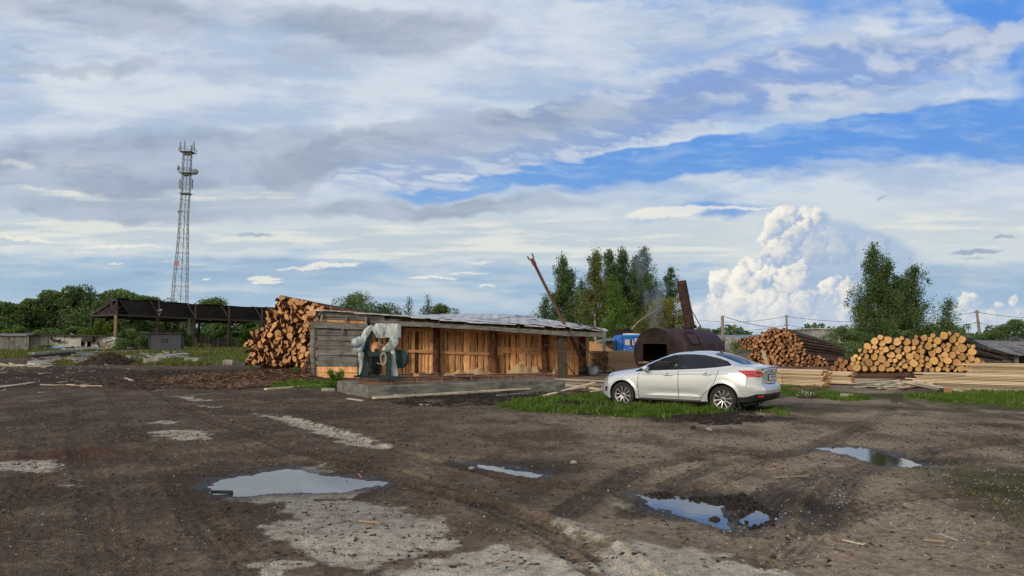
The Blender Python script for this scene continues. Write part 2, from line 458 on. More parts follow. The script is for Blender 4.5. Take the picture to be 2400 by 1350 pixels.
def build_sky():
    azs = np.concatenate([np.arange(-78, -38, .8), np.arange(-38, 38, .078), np.arange(38, 78.1, .8)])
    els = np.concatenate([np.arange(-6, -.5, 1.0), np.arange(-.5, 27, .072), np.arange(27, 62, .8)])
    A, E = np.meshgrid(np.radians(azs), np.radians(els))
    dx, dy, dz = (np.sin(A) * np.cos(E)).ravel(), (np.cos(A) * np.cos(E)).ravel(), np.sin(E).ravel()
    col = sky_colour(dx, dy, dz)
    RAD = 3200.0
    V = np.stack([dx * RAD, dy * RAD, dz * RAD + CAMH], 1)
    n, m = len(els), len(azs)
    I = np.arange(n * m).reshape(n, m)
    F = np.stack([I[:-1, :-1], I[1:, :-1], I[1:, 1:], I[:-1, 1:]], -1).reshape(-1, 4)
    mt, t, b = newmat('cloudy_sky')
    t.n.remove(b)
    e = t.node('ShaderNodeEmission')
    at = t.node('ShaderNodeAttribute', attribute_name='tone')
    t.l.new(at.outputs['Color'], e.inputs[0])
    t.l.new(e.outputs[0], t.n['Material Output'].inputs[0])
    mt.cycles.emission_sampling = 'NONE'
    me = mesh_np('sky', V, F, mt, smooth=True)
    ca = me.attributes.new('tone', 'FLOAT_COLOR', 'POINT')
    ca.data.foreach_set('color', np.concatenate([col, np.ones((len(col), 1))], 1).astype(np.float32).ravel())
    o = link(me, 'sky'); tag(o, kind='structure')
    # the rest of the sky, behind and above
    w = bpy.data.worlds.new('World'); SC.world = w; w.use_nodes = True
    t = NT(w.node_tree)
    for nn in list(t.n): t.n.remove(nn)
    sk = t.node('ShaderNodeTexSky', sky_type='NISHITA', sun_disc=False)
    sk.sun_elevation = R(SUN_EL); sk.sun_rotation = R(SUN_AZ)
    D = t.node('ShaderNodeTexCoord').outputs['Generated']
    x, y, z = t.xyz(D)
    zz = t.add(t.m('MAXIMUM', z, 0.0), .12)
    nz = t.noise(t.comb(t.m('DIVIDE', x, zz), t.m('DIVIDE', y, zz)), .8, 3, .55)
    # clouds are given in the units of the physical sky, so one strength fits both
    c = t.mix(t.ramp(nz, .38, .58), sk.outputs[0], t.mix(t.ramp(z, 0, .5), (14.0, 13.0, 11.0), (9.0, 8.9, 8.8)))
    c = t.mix(t.ramp(z, .0, -.05), c, (1.0, .9, .8))
    bg = t.node('ShaderNodeBackground'); t.put(bg.inputs[0], c); bg.inputs[1].default_value = .10
    out = t.node('ShaderNodeOutputWorld'); t.l.new(bg.outputs[0], out.inputs[0])
    w.cycles.sampling_method = 'MANUAL'; w.cycles.sample_map_resolution = 256
build_sky()

sl = bpy.data.lights.new('sun', 'SUN'); sl.energy = 1.7; sl.angle = R(13); sl.color = (1.0, .89, .74)
so = bpy.data.objects.new('sun', sl); COL.objects.link(so)
_sd = Vector((math.sin(R(SUN_AZ)) * math.cos(R(SUN_EL)), math.cos(R(SUN_AZ)) * math.cos(R(SUN_EL)), math.sin(R(SUN_EL))))
so.rotation_euler = _sd.to_track_quat('Z', 'Y').to_euler()
so.location = _sd * 50

cam = bpy.data.cameras.new('camera'); co = bpy.data.objects.new('camera', cam); COL.objects.link(co)
cam.sensor_width = 36; cam.lens = FPX / 2400 * 36; cam.clip_start = .05; cam.clip_end = 8000
co.location = (0, 0, CAMH); co.rotation_euler = (R(90) + TH, 0, 0)
SC.camera = co
SC.view_settings.view_transform = 'Standard'; SC.view_settings.look = 'None'
SC.view_settings.exposure = 0; SC.view_settings.gamma = 1
SC.cycles.max_bounces = 6; SC.cycles.diffuse_bounces = 2; SC.cycles.glossy_bounces = 3
SC.cycles.transmission_bounces = 4; SC.cycles.transparent_max_bounces = 12
SC.cycles.use_denoising = True
SC.cycles.use_adaptive_sampling = True
# ------------------------------------------------------------ ground sheet
def poly_sd(X, Y, poly):
    """signed distance, negative inside"""
    d = np.full(X.shape, 1e18); inside = np.zeros(X.shape, bool)
    n = len(poly)
    for i in range(n):
        ax, ay = poly[i]; bx, by = poly[(i + 1) % n]
        ex, ey = bx - ax, by - ay
        wx, wy = X - ax, Y - ay
        t = np.clip((wx * ex + wy * ey) / (ex * ex + ey * ey + 1e-12), 0, 1)
        d = np.minimum(d, (wx - ex * t) ** 2 + (wy - ey * t) ** 2)
        c = ((ay > Y) != (by > Y))
        with np.errstate(divide='ignore', invalid='ignore'):
            xin = ex * (Y - ay) / (by - ay + 1e-12) + ax
        inside ^= c & (X < xin)
    return np.where(inside, -1, 1) * np.sqrt(d)
def line_sd(X, Y, pts):
    d = np.full(X.shape, 1e18); s = np.zeros(X.shape); l0 = 0.0; sg = np.zeros(X.shape)
    for i in range(len(pts) - 1):
        ax, ay = pts[i]; bx, by = pts[i + 1]
        ex, ey = bx - ax, by - ay; L = math.hypot(ex, ey)
        wx, wy = X - ax, Y - ay
        t = np.clip((wx * ex + wy * ey) / (L * L), 0, 1)
        q = (wx - ex * t) ** 2 + (wy - ey * t) ** 2
        k = q < d
        d = np.where(k, q, d); s = np.where(k, l0 + t * L, s); sg = np.where(k, np.sign(ex * wy - ey * wx), sg)
        l0 += L
    return np.sqrt(d) * sg, s
def gp(*pts): return [tuple(G(x, y)[:2]) for x, y in pts]

CONC = [gp((655, 1180), (760, 1168), (850, 1180), (960, 1195), (1040, 1235), (1100, 1285), (1060, 1300), (1000, 1290), (930, 1318), (860, 1340), (780, 1335), (700, 1292), (640, 1272), (622, 1240), (668, 1222)),
        gp((575, 1350), (590, 1332), (730, 1325), (700, 1360), (640, 1420), (500, 1420)),
        gp((900, 1350), (1080, 1300), (1190, 1288), (1290, 1318), (1400, 1350), (1500, 1420), (850, 1420)),
        gp((1310, 1225), (1430, 1262), (1600, 1290), (1860, 1345), (2000, 1420), (1560, 1420), (1380, 1340), (1420, 1310), (1350, 1260)),
        gp((590, 968), (700, 984), (800, 1012), (925, 1052), (900, 1058), (800, 1040), (720, 1012), (640, 985)),
        gp((520, 1166), (600, 1158), (830, 1150), (905, 1132), (880, 1150), (800, 1172), (640, 1188), (560, 1180)),
        gp((680, 1098), (760, 1092), (770, 1106), (740, 1118), (700, 1108)),
        gp((348, 996), (380, 989), (425, 992), (415, 999)), gp((352, 1012), (480, 1010), (485, 1036), (420, 1036), (378, 1026)),
        gp((-80, 1085), (140, 1080), (146, 1092), (110, 1112), (-80, 1110)), gp((150, 1138), (205, 1140), (160, 1143)),
        gp((1430, 1178), (1520, 1200), (1585, 1227), (1530, 1212), (1450, 1192)),
        gp((415, 933), (440, 933), (492, 940), (450, 943)), gp((470, 951), (520, 955), (490, 957)), gp((245, 890), (290, 896), (250, 897)), gp((285, 902), (325, 905), (300, 907)),
        gp((1960, 868), (2120, 862), (2130, 885), (2000, 900))]
PUD = [(gp((488, 1142), (520, 1126), (600, 1112), (670, 1099), (720, 1108), (765, 1116), (888, 1131), (870, 1141), (800, 1152), (640, 1156), (560, 1164), (505, 1156)), .10),
       (gp((1925, 1053), (1985, 1049), (2030, 1052), (2075, 1068), (2165, 1091), (2120, 1096), (2050, 1088), (1990, 1066)), .09),
       (gp((1488, 1159), (1545, 1166), (1600, 1170), (1640, 1175), (1698, 1182), (1690, 1205), (1708, 1238), (1660, 1228), (1620, 1215), (1570, 1198), (1530, 1180)), .08),
       (gp((1745, 1222), (1755, 1200), (1775, 1194), (1800, 1206), (1790, 1222), (1770, 1229)), .06),
       (gp((1112, 1089), (1150, 1092), (1200, 1103), (1240, 1107), (1282, 1114), (1250, 1119), (1190, 1109), (1140, 1101)), .05)]
RUTS = [  # tyre paths: points in the photo's ground plane, width, depth, tread
    (gp((-40, 905), (130, 912), (195, 960), (185, 1040), (225, 1150), (240, 1260), (290, 1400)), .20, .007, 1),
    (gp((90, 880), (260, 920), (300, 1000), (400, 1090), (470, 1220), (640, 1400)), .20, .007, 1),
    (gp((0, 870), (330, 905), (480, 980), (700, 1060), (980, 1130), (1300, 1260), (1500, 1400)), .22, .015, 1),
    (gp((2140, 880), (2080, 975), (1980, 1030), (1830, 1080), (1650, 1150), (1480, 1200)), .16, .016, 1),
    (gp((2400, 1010), (2200, 985), (2090, 975)), .05, .02, 0),
    (gp((1560, 1150), (1700, 1095), (1850, 1070), (2000, 1010)), .12, .022, 1),
    (gp((1920, 1250), (1935, 1200), (1985, 1130), (2080, 1090), (2200, 1060), (2400, 1040)), .20, .026, 1),
    (gp((1740, 1260), (1760, 1215), (1830, 1160), (1950, 1110)), .18, .022, 1),
    (gp((1330, 1215), (1390, 1170), (1500, 1110), (1640, 1085)), .16, .022, 1),
    (gp((1480, 1215), (1530, 1180), (1600, 1150)), .14, .018, 1),
    (gp((600, 960), (760, 1000), (1000, 1075), (1330, 1150)), .12, -.02, 0),
    (gp((900, 1130), (1150, 1190), (1400, 1290), (1560, 1400)), .2, .02, 1), (gp((1200, 1020), (1500, 1040), (1800, 1080)), .1, .015, 1), (gp((40, 960), (90, 1020), (60, 1150), (-60, 1300)), .2, .006, 1),
    (gp((1100, 1110), (1300, 1150), (1480, 1170)), .14, .02, 0), (gp((1800, 1350), (1900, 1250), (2100, 1180), (2400, 1150)), .16, .014, 1), (gp((240, 860), (420, 900), (640, 940), (900, 960)), .3, .02, 0)]
BANK = [  # soil heaps: centre px, half extents m, height
    ((1345, 955), 1.2, .45, .14), ((1425, 960), .8, .4, .08), ((1640, 985), 1.5, .5, .05), ((1740, 975), .9, .5, .04),
    ((1150, 938), 2.4, .6, .10), ((1330, 925), 1.2, .5, .10), ((1000, 940), 1.0, .4, .05),
    ((1725, 1198), .24, .22, .06), ((1815, 1105), .5, .25, .05), ((1660, 1100), .6, .2, .03), ((2285, 1045), .4, .15, .05), ((700, 955), .8, .3, .06), ((560, 955), .6, .3, .05),
    ((450, 900), 3.0, 1.0, .16), ((620, 893), 3.4, 1.0, .32), ((690, 885), 2.6, .8, .35), ((60, 870), 6, 2.0, .25), ((330, 880), 3.5, 1.5, .16)]
def zfar(Y): 
    t = np.clip((Y - 55) / 35, 0, 1); return .5 * t * t * (3 - 2 * t)
def gz_np(X, Y, fine=True):
    r = np.hypot(X, Y)
    Z = fbm(X / 7, Y / 7, 3, .5, 101) * .05 * sstep(r, 3, 12)
    Z += fbm(X / 1.3, Y / 1.3, 4, .55, 102) * .022
    Z += zfar(Y)
    road = fbm(X / 2.5, Y / 1.1, 4, .55, 103) * .05 * sstep(r, 22, 34) * sstep(-X, -4, 4)
    Z += road
    for (c, hx, hy, h) in BANK:
        cx, cy = G(*c)[:2]
        q = np.sqrt(((X - cx) / hx) ** 2 + ((Y - cy) / hy) ** 2)
        Z += h * (1 - sstep(q + fbm(X / .5, Y / .5, 2, .5, 104) * .25, 0, 1.25))
    if fine:
        clod = fbm(X / .16, Y / .16, 4, .6, 105)
        cm = np.zeros_like(X)
        for p in CONC: cm = np.maximum(cm, 1 - sstep(poly_sd(X, Y, p), -.05, .12))
        Z += np.maximum(clod, -.1) * .032 * (1 - cm * .85)
        Z -= cm * .004
        for pts, w, dep, tr in RUTS:
            d, s = line_sd(X, Y, pts)
            k = 1 - sstep(np.abs(d), w * .55, w)
            rim = np.exp(-((np.abs(d) - w * 1.05) / (w * .22)) ** 2)
            Z -= dep * k * 1.3; Z += dep * .9 * rim
            if tr:
                Z += k * np.sin(s * 2 * np.pi / .09 + np.abs(d) * 30) * .006 * sstep(-np.hypot(X, Y), -16, -9)
                Z += k * np.cos(d * 2 * np.pi / (w * .55)) * .003
    rim_ = fbm(X / .22, Y / .22, 4, .6, 106) * .10
    sd = np.full(X.shape, 9.0)
    for p, dep in PUD: sd = np.minimum(sd, poly_sd(X, Y, p))
    if 1:
        sd = sd + rim_
        Z = Z * sstep(sd, -.1, .5) - .028 * (1 - sstep(sd, -.02, .03)) - .010 * (1 - sstep(sd, .0, .35)) + .012 * sstep(sd, .1, .6)
    Z += .014 * (1 - 0)                    # level of dry ground above the water sheets
    return Z
def gz(x, y):
    return float(gz_np(np.array([float(x)]), np.array([float(y)]), False)[0])

def build_ground():
    a_in = np.arange(-40, 40.01, .105)
    az = np.concatenate([np.arange(-180, -40, 4.0), a_in, np.arange(40 + 2, 180.1, 4.0)])
    r = [.4, 1.0, 1.8, 2.8, 3.8]
    while r[-1] < 60: r.append(r[-1] + max(.016, .0052 * r[-1] if r[-1] < 26 else .011 * r[-1]))
    while r[-1] < 7000: r.append(r[-1] * 1.12)
    r = np.array(r)
    A, RR = np.meshgrid(np.radians(az), r)
    X, Y = (np.sin(A) * RR).ravel(), (np.cos(A) * RR).ravel()
    Z = gz_np(X, Y)
    far = np.hypot(X, Y) > 120
    Z[far] = .5
    jl = fbm(X / .5, Y / .5, 5, .62, 110)
    conc = np.full(X.shape, -9.0)
    for p in CONC: conc = np.maximum(conc, -poly_sd(X, Y, p))
    conc = np.clip(.5 + conc * 2.2 + jl * .45, 0, 1)
    pud = np.full(X.shape, 9.0)
    for p, _ in PUD: pud = np.minimum(pud, poly_sd(X, Y, p))
    wet = (1 - sstep(pud + jl * .35, .0, .42))
    for pts, w, dep, tr in RUTS[5:10]:
        d, s = line_sd(X, Y, pts)
        wet = np.maximum(wet, .5 * (1 - sstep(np.abs(d), w * .5, w * 1.6)))
    rut = np.zeros(X.shape)
    for pts, w, dep, tr in RUTS:
        d, s = line_sd(X, Y, pts)
        rut = np.maximum(rut, min(1, dep / .015 + .1 if dep > 0 else 0) * (1 - sstep(np.abs(d), w * .6, w * 1.5)) * np.clip(.6 + jl * .9, 0, 1) * (.55 + .45 * np.cos(d * 2 * np.pi / (w * .5))))
    def area(px, rx, ry, j=.5):
        cx, cy = G(*px)[:2]
        return 1 - sstep(np.sqrt(((X - cx) / rx) ** 2 + ((Y - cy) / ry) ** 2) + jl * j, .5, 1.1)
    bark = np.maximum.reduce([area((560, 890), 6, 3.2), area((660, 890), 4, 4), area((430, 895), 3.5, 1.8), area((170, 1070), 1.2, .8) * .7, area((330, 905), 4, 2) * .3])
    dark = np.maximum.reduce([area((1150, 935), 3.6, 1.3), area((1330, 935), 2.4, 1.4), area((1345, 955), 1.3, .5), area((1640, 985), 1.8, .7), area((1440, 950), 1.6, .6), area((1740, 985), 1.4, .7),
                              area((330, 880), 12, 9) * .75, area((60, 890), 9, 10) * .6, area((1850, 965), 2.2, 1.2) * .8, area((1700, 1190), 1.4, .8) * .8, area((1200, 1100), 1.2, .6) * .7, area((2160, 1085), 1.3, .5) * .7, area((2000, 960), 4, 1.0) * .6,
                              area((620, 965), 1.6, .8) * .5, area((900, 1180), 3.2, 1.4) * .35])
    grass = np.maximum.reduce([area((1500, 965), 4.0, 1.6), area((1330, 950), 2, 1.2), area((2200, 930), 6, 1.6), area((1900, 925), 2.6, 1.4), area((2400, 950), 3, 2), area((2420, 1150), 1.1, 2.0) * .7,
                               area((400, 848), 12, 2.5), area((60, 835), 14, 9), area((850, 910), 1.6, 1.0), area((560, 830), 16, 8)])
    far_g = sstep(Y, 70, 84)
    grass = np.maximum(grass, far_g)
    n, m = len(r), len(az)
    I = np.arange(n * m).reshape(n, m)
    F = np.stack([I[:-1, :-1], I[:-1, 1:], I[1:, 1:], I[1:, :-1]], -1).reshape(-1, 4)
    mt, t, b = newmat('yard_soil')
    o_ = t.coord('Object')
    n1 = t.noise(o_, 1.3, 5, .6); n2 = t.noise(o_, 14, 5, .65); n3 = t.noise(o_, 75, 3, .6)
    gravel = t.voro(o_, 60, 'F1', 1.0, 0); gcol = t.voro(o_, 60, 'F1', 1.0, 1)
    gx = t.xyz(gcol)[0]
    soil = t.mix(t.ramp(n1, .3, .7), (.150, .106, .069), (.34, .252, .166))
    X_, Y_, Z_ = t.xyz(o_)
    tan = t.mul(t.ramp(X_, -1.5, 3), t.ramp(t.noise(o_, .45, 4, .55), .30, .58))
    damp = t.ramp(t.noise(t.map(o_, (1, .55, 1), (0, 0, .5)), .55, 5, .6), .47, .60)
    soil = t.mix(t.mul(tan, .75), soil, (.46, .36, .24))
    soil = t.mix(t.mul(t.ramp(X_, 1.5, -3.5), t.ramp(t.noise(o_, .8, 5, .6), .3, .62, .25, .72)), soil, (.070, .047, .034))
    soil = t.mix(t.mul(damp, .68), soil, (.056, .036, .023))
    soil = t.mix(t.mul(t.attr('rut'), t.ramp(n2, .2, .6, .5, .9)), soil, (.040, .026, .017))
    n4 = t.noise(t.map(o_, (1, 1.6, 1), (0, 0, .3)), 5.5, 6, .72)
    soil = t.mix(t.mul(t.ramp(n4, .53, .66), .5), soil, (.060, .040, .027)); soil = t.mix(t.mul(t.ramp(n4, .46, .34), .4), soil, (.34, .265, .18))
    soil = t.mix(t.mul(t.ramp(n2, .35, .7), .55), soil, (.045, .029, .019))
    stone = t.mul(t.ramp(gx, .5, .8, smooth=False), t.ramp(gravel, .45, .2))
    soil = t.mix(t.mul(stone, .5), soil, (.24, .205, .165))
    soil = t.mix(t.mul(t.ramp(n3, .5, .72), .6), soil, (.22, .17, .115))
    cracks = t.noise(t.map(o_, (1, 1, 1)), 3.5, 6, .7)
    cc = t.mix(t.ramp(t.noise(o_, 8, 6, .7), .3, .7), (.36, .31, .225), (.68, .60, .46))
    cc = t.mix(t.mul(t.ramp(n3, .52, .62), .5), cc, (.16, .13, .10))
    cmask = t.ramp(t.add(t.attr('conc'), t.mul(t.sub(cracks, .5), 2.1)), .42, .68)
    cmask = t.mul(cmask, t.ramp(t.add(t.mul(n2, 1.0), t.mul(n3, .5)), .98, .84))
    col = t.mix(t.mul(cmask, t.ramp(n1, .25, .6, .7, .97)), soil, cc)
    bc = t.mix(t.ramp(t.noise(t.map(o_, (1, 2.2, 1), (0, 0, .6)), 20, 4, .7), .38, .62), (.040, .020, .014), (.15, .070, .042))
    col = t.mix(t.mul(t.attr('bark'), t.ramp(n2, .25, .55, .4, 1.0)), col, bc)
    col = t.mix(t.mul(t.attr('dark'), .85), col, t.mix(t.ramp(n2, .35, .65), (.010, .008, .007), (.045, .036, .030)))
    gc = t.mix(t.ramp(n2, .3, .7), (.025, .040, .010), (.075, .095, .022))
    col = t.mix(t.mul(t.attr('grass'), .8), col, gc)
    wet_ = t.attr('wet')
    col = t.mix(t.mul(wet_, .78), col, (.030, .023, .018))
    t.put(b.inputs['Base Color'], col)
    t.put(b.inputs['Roughness'], t.ramp(t.add(wet_, t.mul(n2, .3)), .3, 1.1, .95, .62))
    t.put(b.inputs['Specular IOR Level'], t.ramp(wet_, .2, 1, .04, .4))
    h = t.add(t.add(t.mul(n2, .8), t.mul(n3, .25)), t.mul(t.m('MINIMUM', t.mul(gravel, -1.0), 0.0), .35))
    bp = t.node('ShaderNodeBump'); bp.inputs['Distance'].default_value = .035; bp.inputs['Strength'].default_value = 1.0
    t.put(bp.inputs['Height'], h); t.l.new(bp.outputs[0], b.inputs['Normal'])
    me = mesh_np('ground', np.stack([X, Y, Z], 1), F, mt, smooth=True,
                 attrs={'conc': ('POINT', conc), 'wet': ('POINT', wet), 'bark': ('POINT', bark), 'dark': ('POINT', dark), 'grass': ('POINT', grass), 'rut': ('POINT', rut)})
    tag(link(me, 'ground'), kind='structure')
    # water sheets
    wm, t, b = newmat('puddle_water')
    t.put(b.inputs['Base Color'], (.055, .042, .028)); b.inputs['Roughness'].default_value = .04
    b.inputs['IOR'].default_value = 2.1
    n = t.noise(t.coord('Object'), 9, 3, .5)
    bp = t.node('ShaderNodeBump'); bp.inputs['Distance'].default_value = .002; bp.inputs['Strength'].default_value = .10
    t.put(bp.inputs['Height'], n); t.l.new(bp.outputs[0], b.inputs['Normal'])
    for i, (p, _) in enumerate(PUD):
        cx, cy = sum(q[0] for q in p) / len(p), sum(q[1] for q in p) / len(p)
        vs = []
        for (qx, qy) in p:
            d = Vector((qx - cx, qy - cy)); d = d * (1 + .12 / max(d.length, .1)); vs.append((d.x, d.y, 0))
        ar = sum(vs[k][0] * vs[(k + 1) % len(vs)][1] - vs[(k + 1) % len(vs)][0] * vs[k][1] for k in range(len(vs)))
        mb = MB(); mb.add(vs, [tuple(range(len(vs))) if ar > 0 else tuple(reversed(range(len(vs))))])
        o = mb.build('puddle', wm, loc=(cx, cy, 0)); tag(o, kind='structure')
build_ground()
# ------------------------------------------------------------ shared materials
def wood(name, c1, c2, grain=(1, 1, 1), gscale=9, rough=.85, bump=.3, dirt=None, var=.35):
    m, t, b = newmat(name)
    o = t.coord('Object'); r = t.m('FRACT', t.add(t.rand(), t.attr('rnd')))
    p = t.vm('ADD', t.map(o, grain), t.comb(t.mul(r, 31), t.mul(r, 17), t.mul(r, 7)))
    n = t.noise(p, gscale, 5, .65)
    c = t.mix(t.ramp(n, .3, .7), c1, c2)
    k = t.add(1 - var / 2, t.mul(r, var))
    c = t.vm('SCALE', c, scale=k)
    if dirt:
        c = t.mix(t.mul(t.ramp(t.noise(o, 2.3, 5, .65), .45, .7), .7), c, dirt)
    t.put(b.inputs['Base Color'], c); b.inputs['Roughness'].default_value = rough
    b.inputs['Specular IOR Level'].default_value = .25
    bp = t.node('ShaderNodeBump'); bp.inputs['Strength'].default_value = bump; bp.inputs['Distance'].default_value = .02
    t.put(bp.inputs['Height'], n); t.l.new(bp.outputs[0], b.inputs['Normal'])
    return m
# bark / cut ends, one pair for each heap
def bark(name, c1, c2, c3):
    m, t, b = newmat(name)
    o = t.coord('Object'); r = t.m('FRACT', t.add(t.rand(), t.attr('rnd')))
    p = t.vm('ADD', t.map(o, (1.2, 5, 1.2)), t.comb(t.mul(r, 31), t.mul(r, 17), t.mul(r, 7)))
    n = t.noise(p, 2.2, 6, .7); n2 = t.noise(p, .6, 3, .5)
    c = t.mix(t.ramp(n, .35, .65), c1, c2)
    c = t.mix(t.mul(t.ramp(t.add(n2, t.mul(t.sub(r, .5), .35)), .50, .62), .85), c, c3)
    t.put(b.inputs['Base Color'], c); b.inputs['Roughness'].default_value = .92; b.inputs['Specular IOR Level'].default_value = .15
    bp = t.node('ShaderNodeBump'); bp.inputs['Strength'].default_value = .8; bp.inputs['Distance'].default_value = .03
    t.put(bp.inputs['Height'], n); t.l.new(bp.outputs[0], b.inputs['Normal'])
def cutend(name, c1, c2, c3):
    m, t, b = newmat(name)
    o = t.coord('Object'); r = t.m('FRACT', t.add(t.rand(), t.attr('rnd')))
    rad = t.attr('rad')
    n = t.noise(t.vm('ADD', t.vm('SCALE', o, scale=2.2), t.comb(t.mul(r, 31), t.mul(r, 17), 0)), 1.6, 5, .65)
    ring = t.m('SINE', t.mul(t.add(rad, t.mul(n, .35)), 46))
    c = t.mix(t.ramp(n, .3, .7), c1, c2)
    c = t.mix(t.mul(t.ramp(ring, -.2, 1), .22), c, c3)
    c = t.mix(t.mul(t.ramp(rad, .42, .2), .28), c, c3)
    c = t.mix(t.ramp(rad, .92, .985), c, (.05, .022, .012))
    c = t.vm('SCALE', c, scale=t.add(.62, t.mul(r, .6)))
    t.put(b.inputs['Base Color'], c); b.inputs['Roughness'].default_value = .85; b.inputs['Specular IOR Level'].default_value = .2
bark('pine_bark', (.040, .018, .012), (.150, .070, .042), (.230, .105, .055))
bark('dark_bark', (.035, .022, .017), (.115, .072, .052), (.150, .085, .055))
bark('grey_bark', (.030, .022, .018), (.105, .078, .060), (.135, .088, .060))
cutend('end_orange', (.52, .255, .10), (.68, .39, .18), (.42, .17, .06))
cutend('end_brown', (.37, .175, .075), (.54, .285, .14), (.30, .12, .045))
cutend('end_yellow', (.60, .33, .115), (.74, .46, .20), (.45, .215, .06))
wood('grey_plank', (.095, .088, .078), (.25, .235, .21), (.7, 1, 9), 3, .9, .5, (.05, .045, .04))
wood('weathered', (.14, .125, .105), (.33, .30, .26), (.7, .7, 8), 3, .9, .4)
wood('fresh_slab', (.60, .29, .12), (.80, .45, .22), (9, 9, .7), 1.6, .8, .3, (.30, .135, .055), .5)
wood('fresh_board', (.50, .37, .22), (.72, .57, .38), (.6, 9, 9), 1.6, .75, .2, (.34, .21, .10), 1.1)
wood('pale_board', (.52, .42, .29), (.70, .60, .45), (.6, 9, 9), 1.6, .8, .25, (.25, .19, .13), .5)
wood('brown_board', (.33, .22, .135), (.47, .33, .21), (.6, 9, 9), 1.6, .8, .25, None, .25)
wood('batten_end', (.42, .18, .055), (.70, .37, .14), (3, 3, 3), 6, .85, .3, None, 1.2)
wood('dark_beam', (.030, .024, .019), (.095, .075, .058), (1, 1, 6), 3, .9, .4)
wood('sawdust', (.52, .36, .20), (.66, .48, .29), (1, 1, 1), 14, .95, .5, None, .1)
wood('orange_sawdust', (.34, .17, .07), (.48, .26, .11), (1, 1, 1), 6, .95, .5, None, .1)
wood('rust', (.040, .021, .018), (.088, .046, .039), (1, 1, 1), 3.2, .65, .25, (.030, .022, .022), .15)
wood('rust_dark', (.012, .009, .008), (.046, .027, .022), (1, 1, 1), 2.2, .85, .3, (.012, .010, .010), .2)
wood('boom_rust', (.11, .055, .038), (.20, .105, .070), (1, 1, 1), 5, .8, .3, None, .2)
wood('rail_rust', (.17, .095, .065), (.33, .20, .14), (1, 1, 1), 5, .8, .3, None, .2)
wood('old_concrete', (.24, .23, .20), (.42, .40, .35), (1, 1, 1), 3, .92, .3, (.13, .12, .10), .1)
wood('soot_concrete', (.12, .11, .10), (.27, .25, .22), (1, 1, 1), 2, .92, .3, (.04, .04, .038), .3)
wood('steel_grey', (.17, .185, .20), (.30, .32, .34), (1, 1, 1), 4, .6, .1, None, .1)
wood('machine_green', (.008, .026, .028), (.018, .048, .050), (1, 1, 1), 5, .45, .1, (.02, .016, .012), .2)
wood('machine_black', (.010, .010, .011), (.028, .027, .026), (1, 1, 1), 5, .55, .1, None, .2)
wood('motor_blue', (.09, .15, .29), (.13, .20, .36), (1, 1, 1), 5, .4, .1, None, .1)
wood('cab_blue', (.028, .150, .50), (.035, .185, .58), (1, 1, 1), 5, .35, .05, None, .05)
wood('white_paint', (.62, .62, .60), (.78, .78, .76), (1, 1, 1), 5, .5, .1, None, .1)
wood('cable', (.42, .36, .28), (.56, .50, .42), (1, 1, 1), 5, .6, .1, None, .2)
wood('roof_blue', (.17, .215, .27), (.23, .28, .34), (1, 1, 1), 2, .6, .1, None, .1)
wood('chip_wood', (.10, .052, .030), (.28, .155, .088), (2, 2, 2), 3, .9, .2, None, 1.4)
wood('chip_dark', (.036, .023, .016), (.125, .080, .055), (2, 2, 2), 3, .95, .2, None, 1.2)
wood('stone', (.16, .145, .125), (.42, .39, .34), (2, 2, 2), 3, .9, .3, None, .8)
wood('black_soil', (.010, .008, .007), (.050, .038, .030), (1, 1, 1), 12, .95, .8, None, .4)
wood('tarp_blue', (.06, .17, .42), (.12, .28, .60), (1, 1, 1), 5, .6, .1, None, .1)
# corrugated iron / slate
def corrugated(name, c1, c2, c3, per=40, ax=0, met=0.0, rough=.6):
    m, t, b = newmat(name)
    o = t.coord('Object'); X = t.xyz(o)
    w = t.m('SINE', t.mul(X[ax], per)); r = t.m('FRACT', t.add(t.rand(), t.attr('rnd')))
    n = t.noise(o, 1.6, 6, .7)
    c = t.mix(t.ramp(n, .35, .65), c1, c2); c = t.mix(t.mul(t.ramp(t.noise(o, .7, 4, .6), .5, .62), .8), c, c3)
    c = t.vm('SCALE', c, scale=t.add(.86, t.mul(r, .24)))
    c = t.mix(t.mul(t.ramp(w, 0, -1), .16), c, (.03, .03, .03))
    t.put(b.inputs['Base Color'], c); b.inputs['Roughness'].default_value = rough; b.inputs['Metallic'].default_value = met
    bp = t.node('ShaderNodeBump'); bp.inputs['Strength'].default_value = .35; bp.inputs['Distance'].default_value = .02
    t.put(bp.inputs['Height'], w); t.l.new(bp.outputs[0], b.inputs['Normal'])
corrugated('roof_sheet', (.42, .43, .44), (.66, .66, .65), (.24, .22, .20), 14, 0, .1, .6)
corrugated('rusty_sheet', (.012, .010, .010), (.026, .019, .018), (.034, .018, .015), 20, 0, 0, .85)
corrugated('slate_sheet', (.14, .14, .135), (.24, .24, .23), (.08, .075, .07), 20, 0, 0, .9)
# plastic film
m, t, b = newmat('clear_film')
t.put(b.inputs['Base Color'], t.mix(t.noise(t.map(t.coord('Object'), (2, 2, .5)), 4, 3, .5), (.46, .53, .51), (.78, .82, .80))); b.inputs['Roughness'].default_value = .25
tr = t.node('ShaderNodeBsdfTransparent'); tr.inputs[0].default_value = (.86, .9, .88, 1)
mx = t.node('ShaderNodeMixShader'); t.put(mx.inputs[0], t.ramp(t.noise(t.map(t.coord('Object'), (1.6, 1.6, .5)), 4.5, 3, .55), .38, .60, .30, .80))
bp = t.node('ShaderNodeBump'); bp.inputs['Distance'].default_value = .06; t.put(bp.inputs['Height'], t.noise(t.map(t.coord('Object'), (2, 2, .6)), 6, 3, .5)); t.l.new(bp.outputs[0], b.inputs['Normal'])
t.l.new(tr.outputs[0], mx.inputs[1]); t.l.new(b.outputs[0], mx.inputs[2]); t.l.new(mx.outputs[0], t.n['Material Output'].inputs[0])
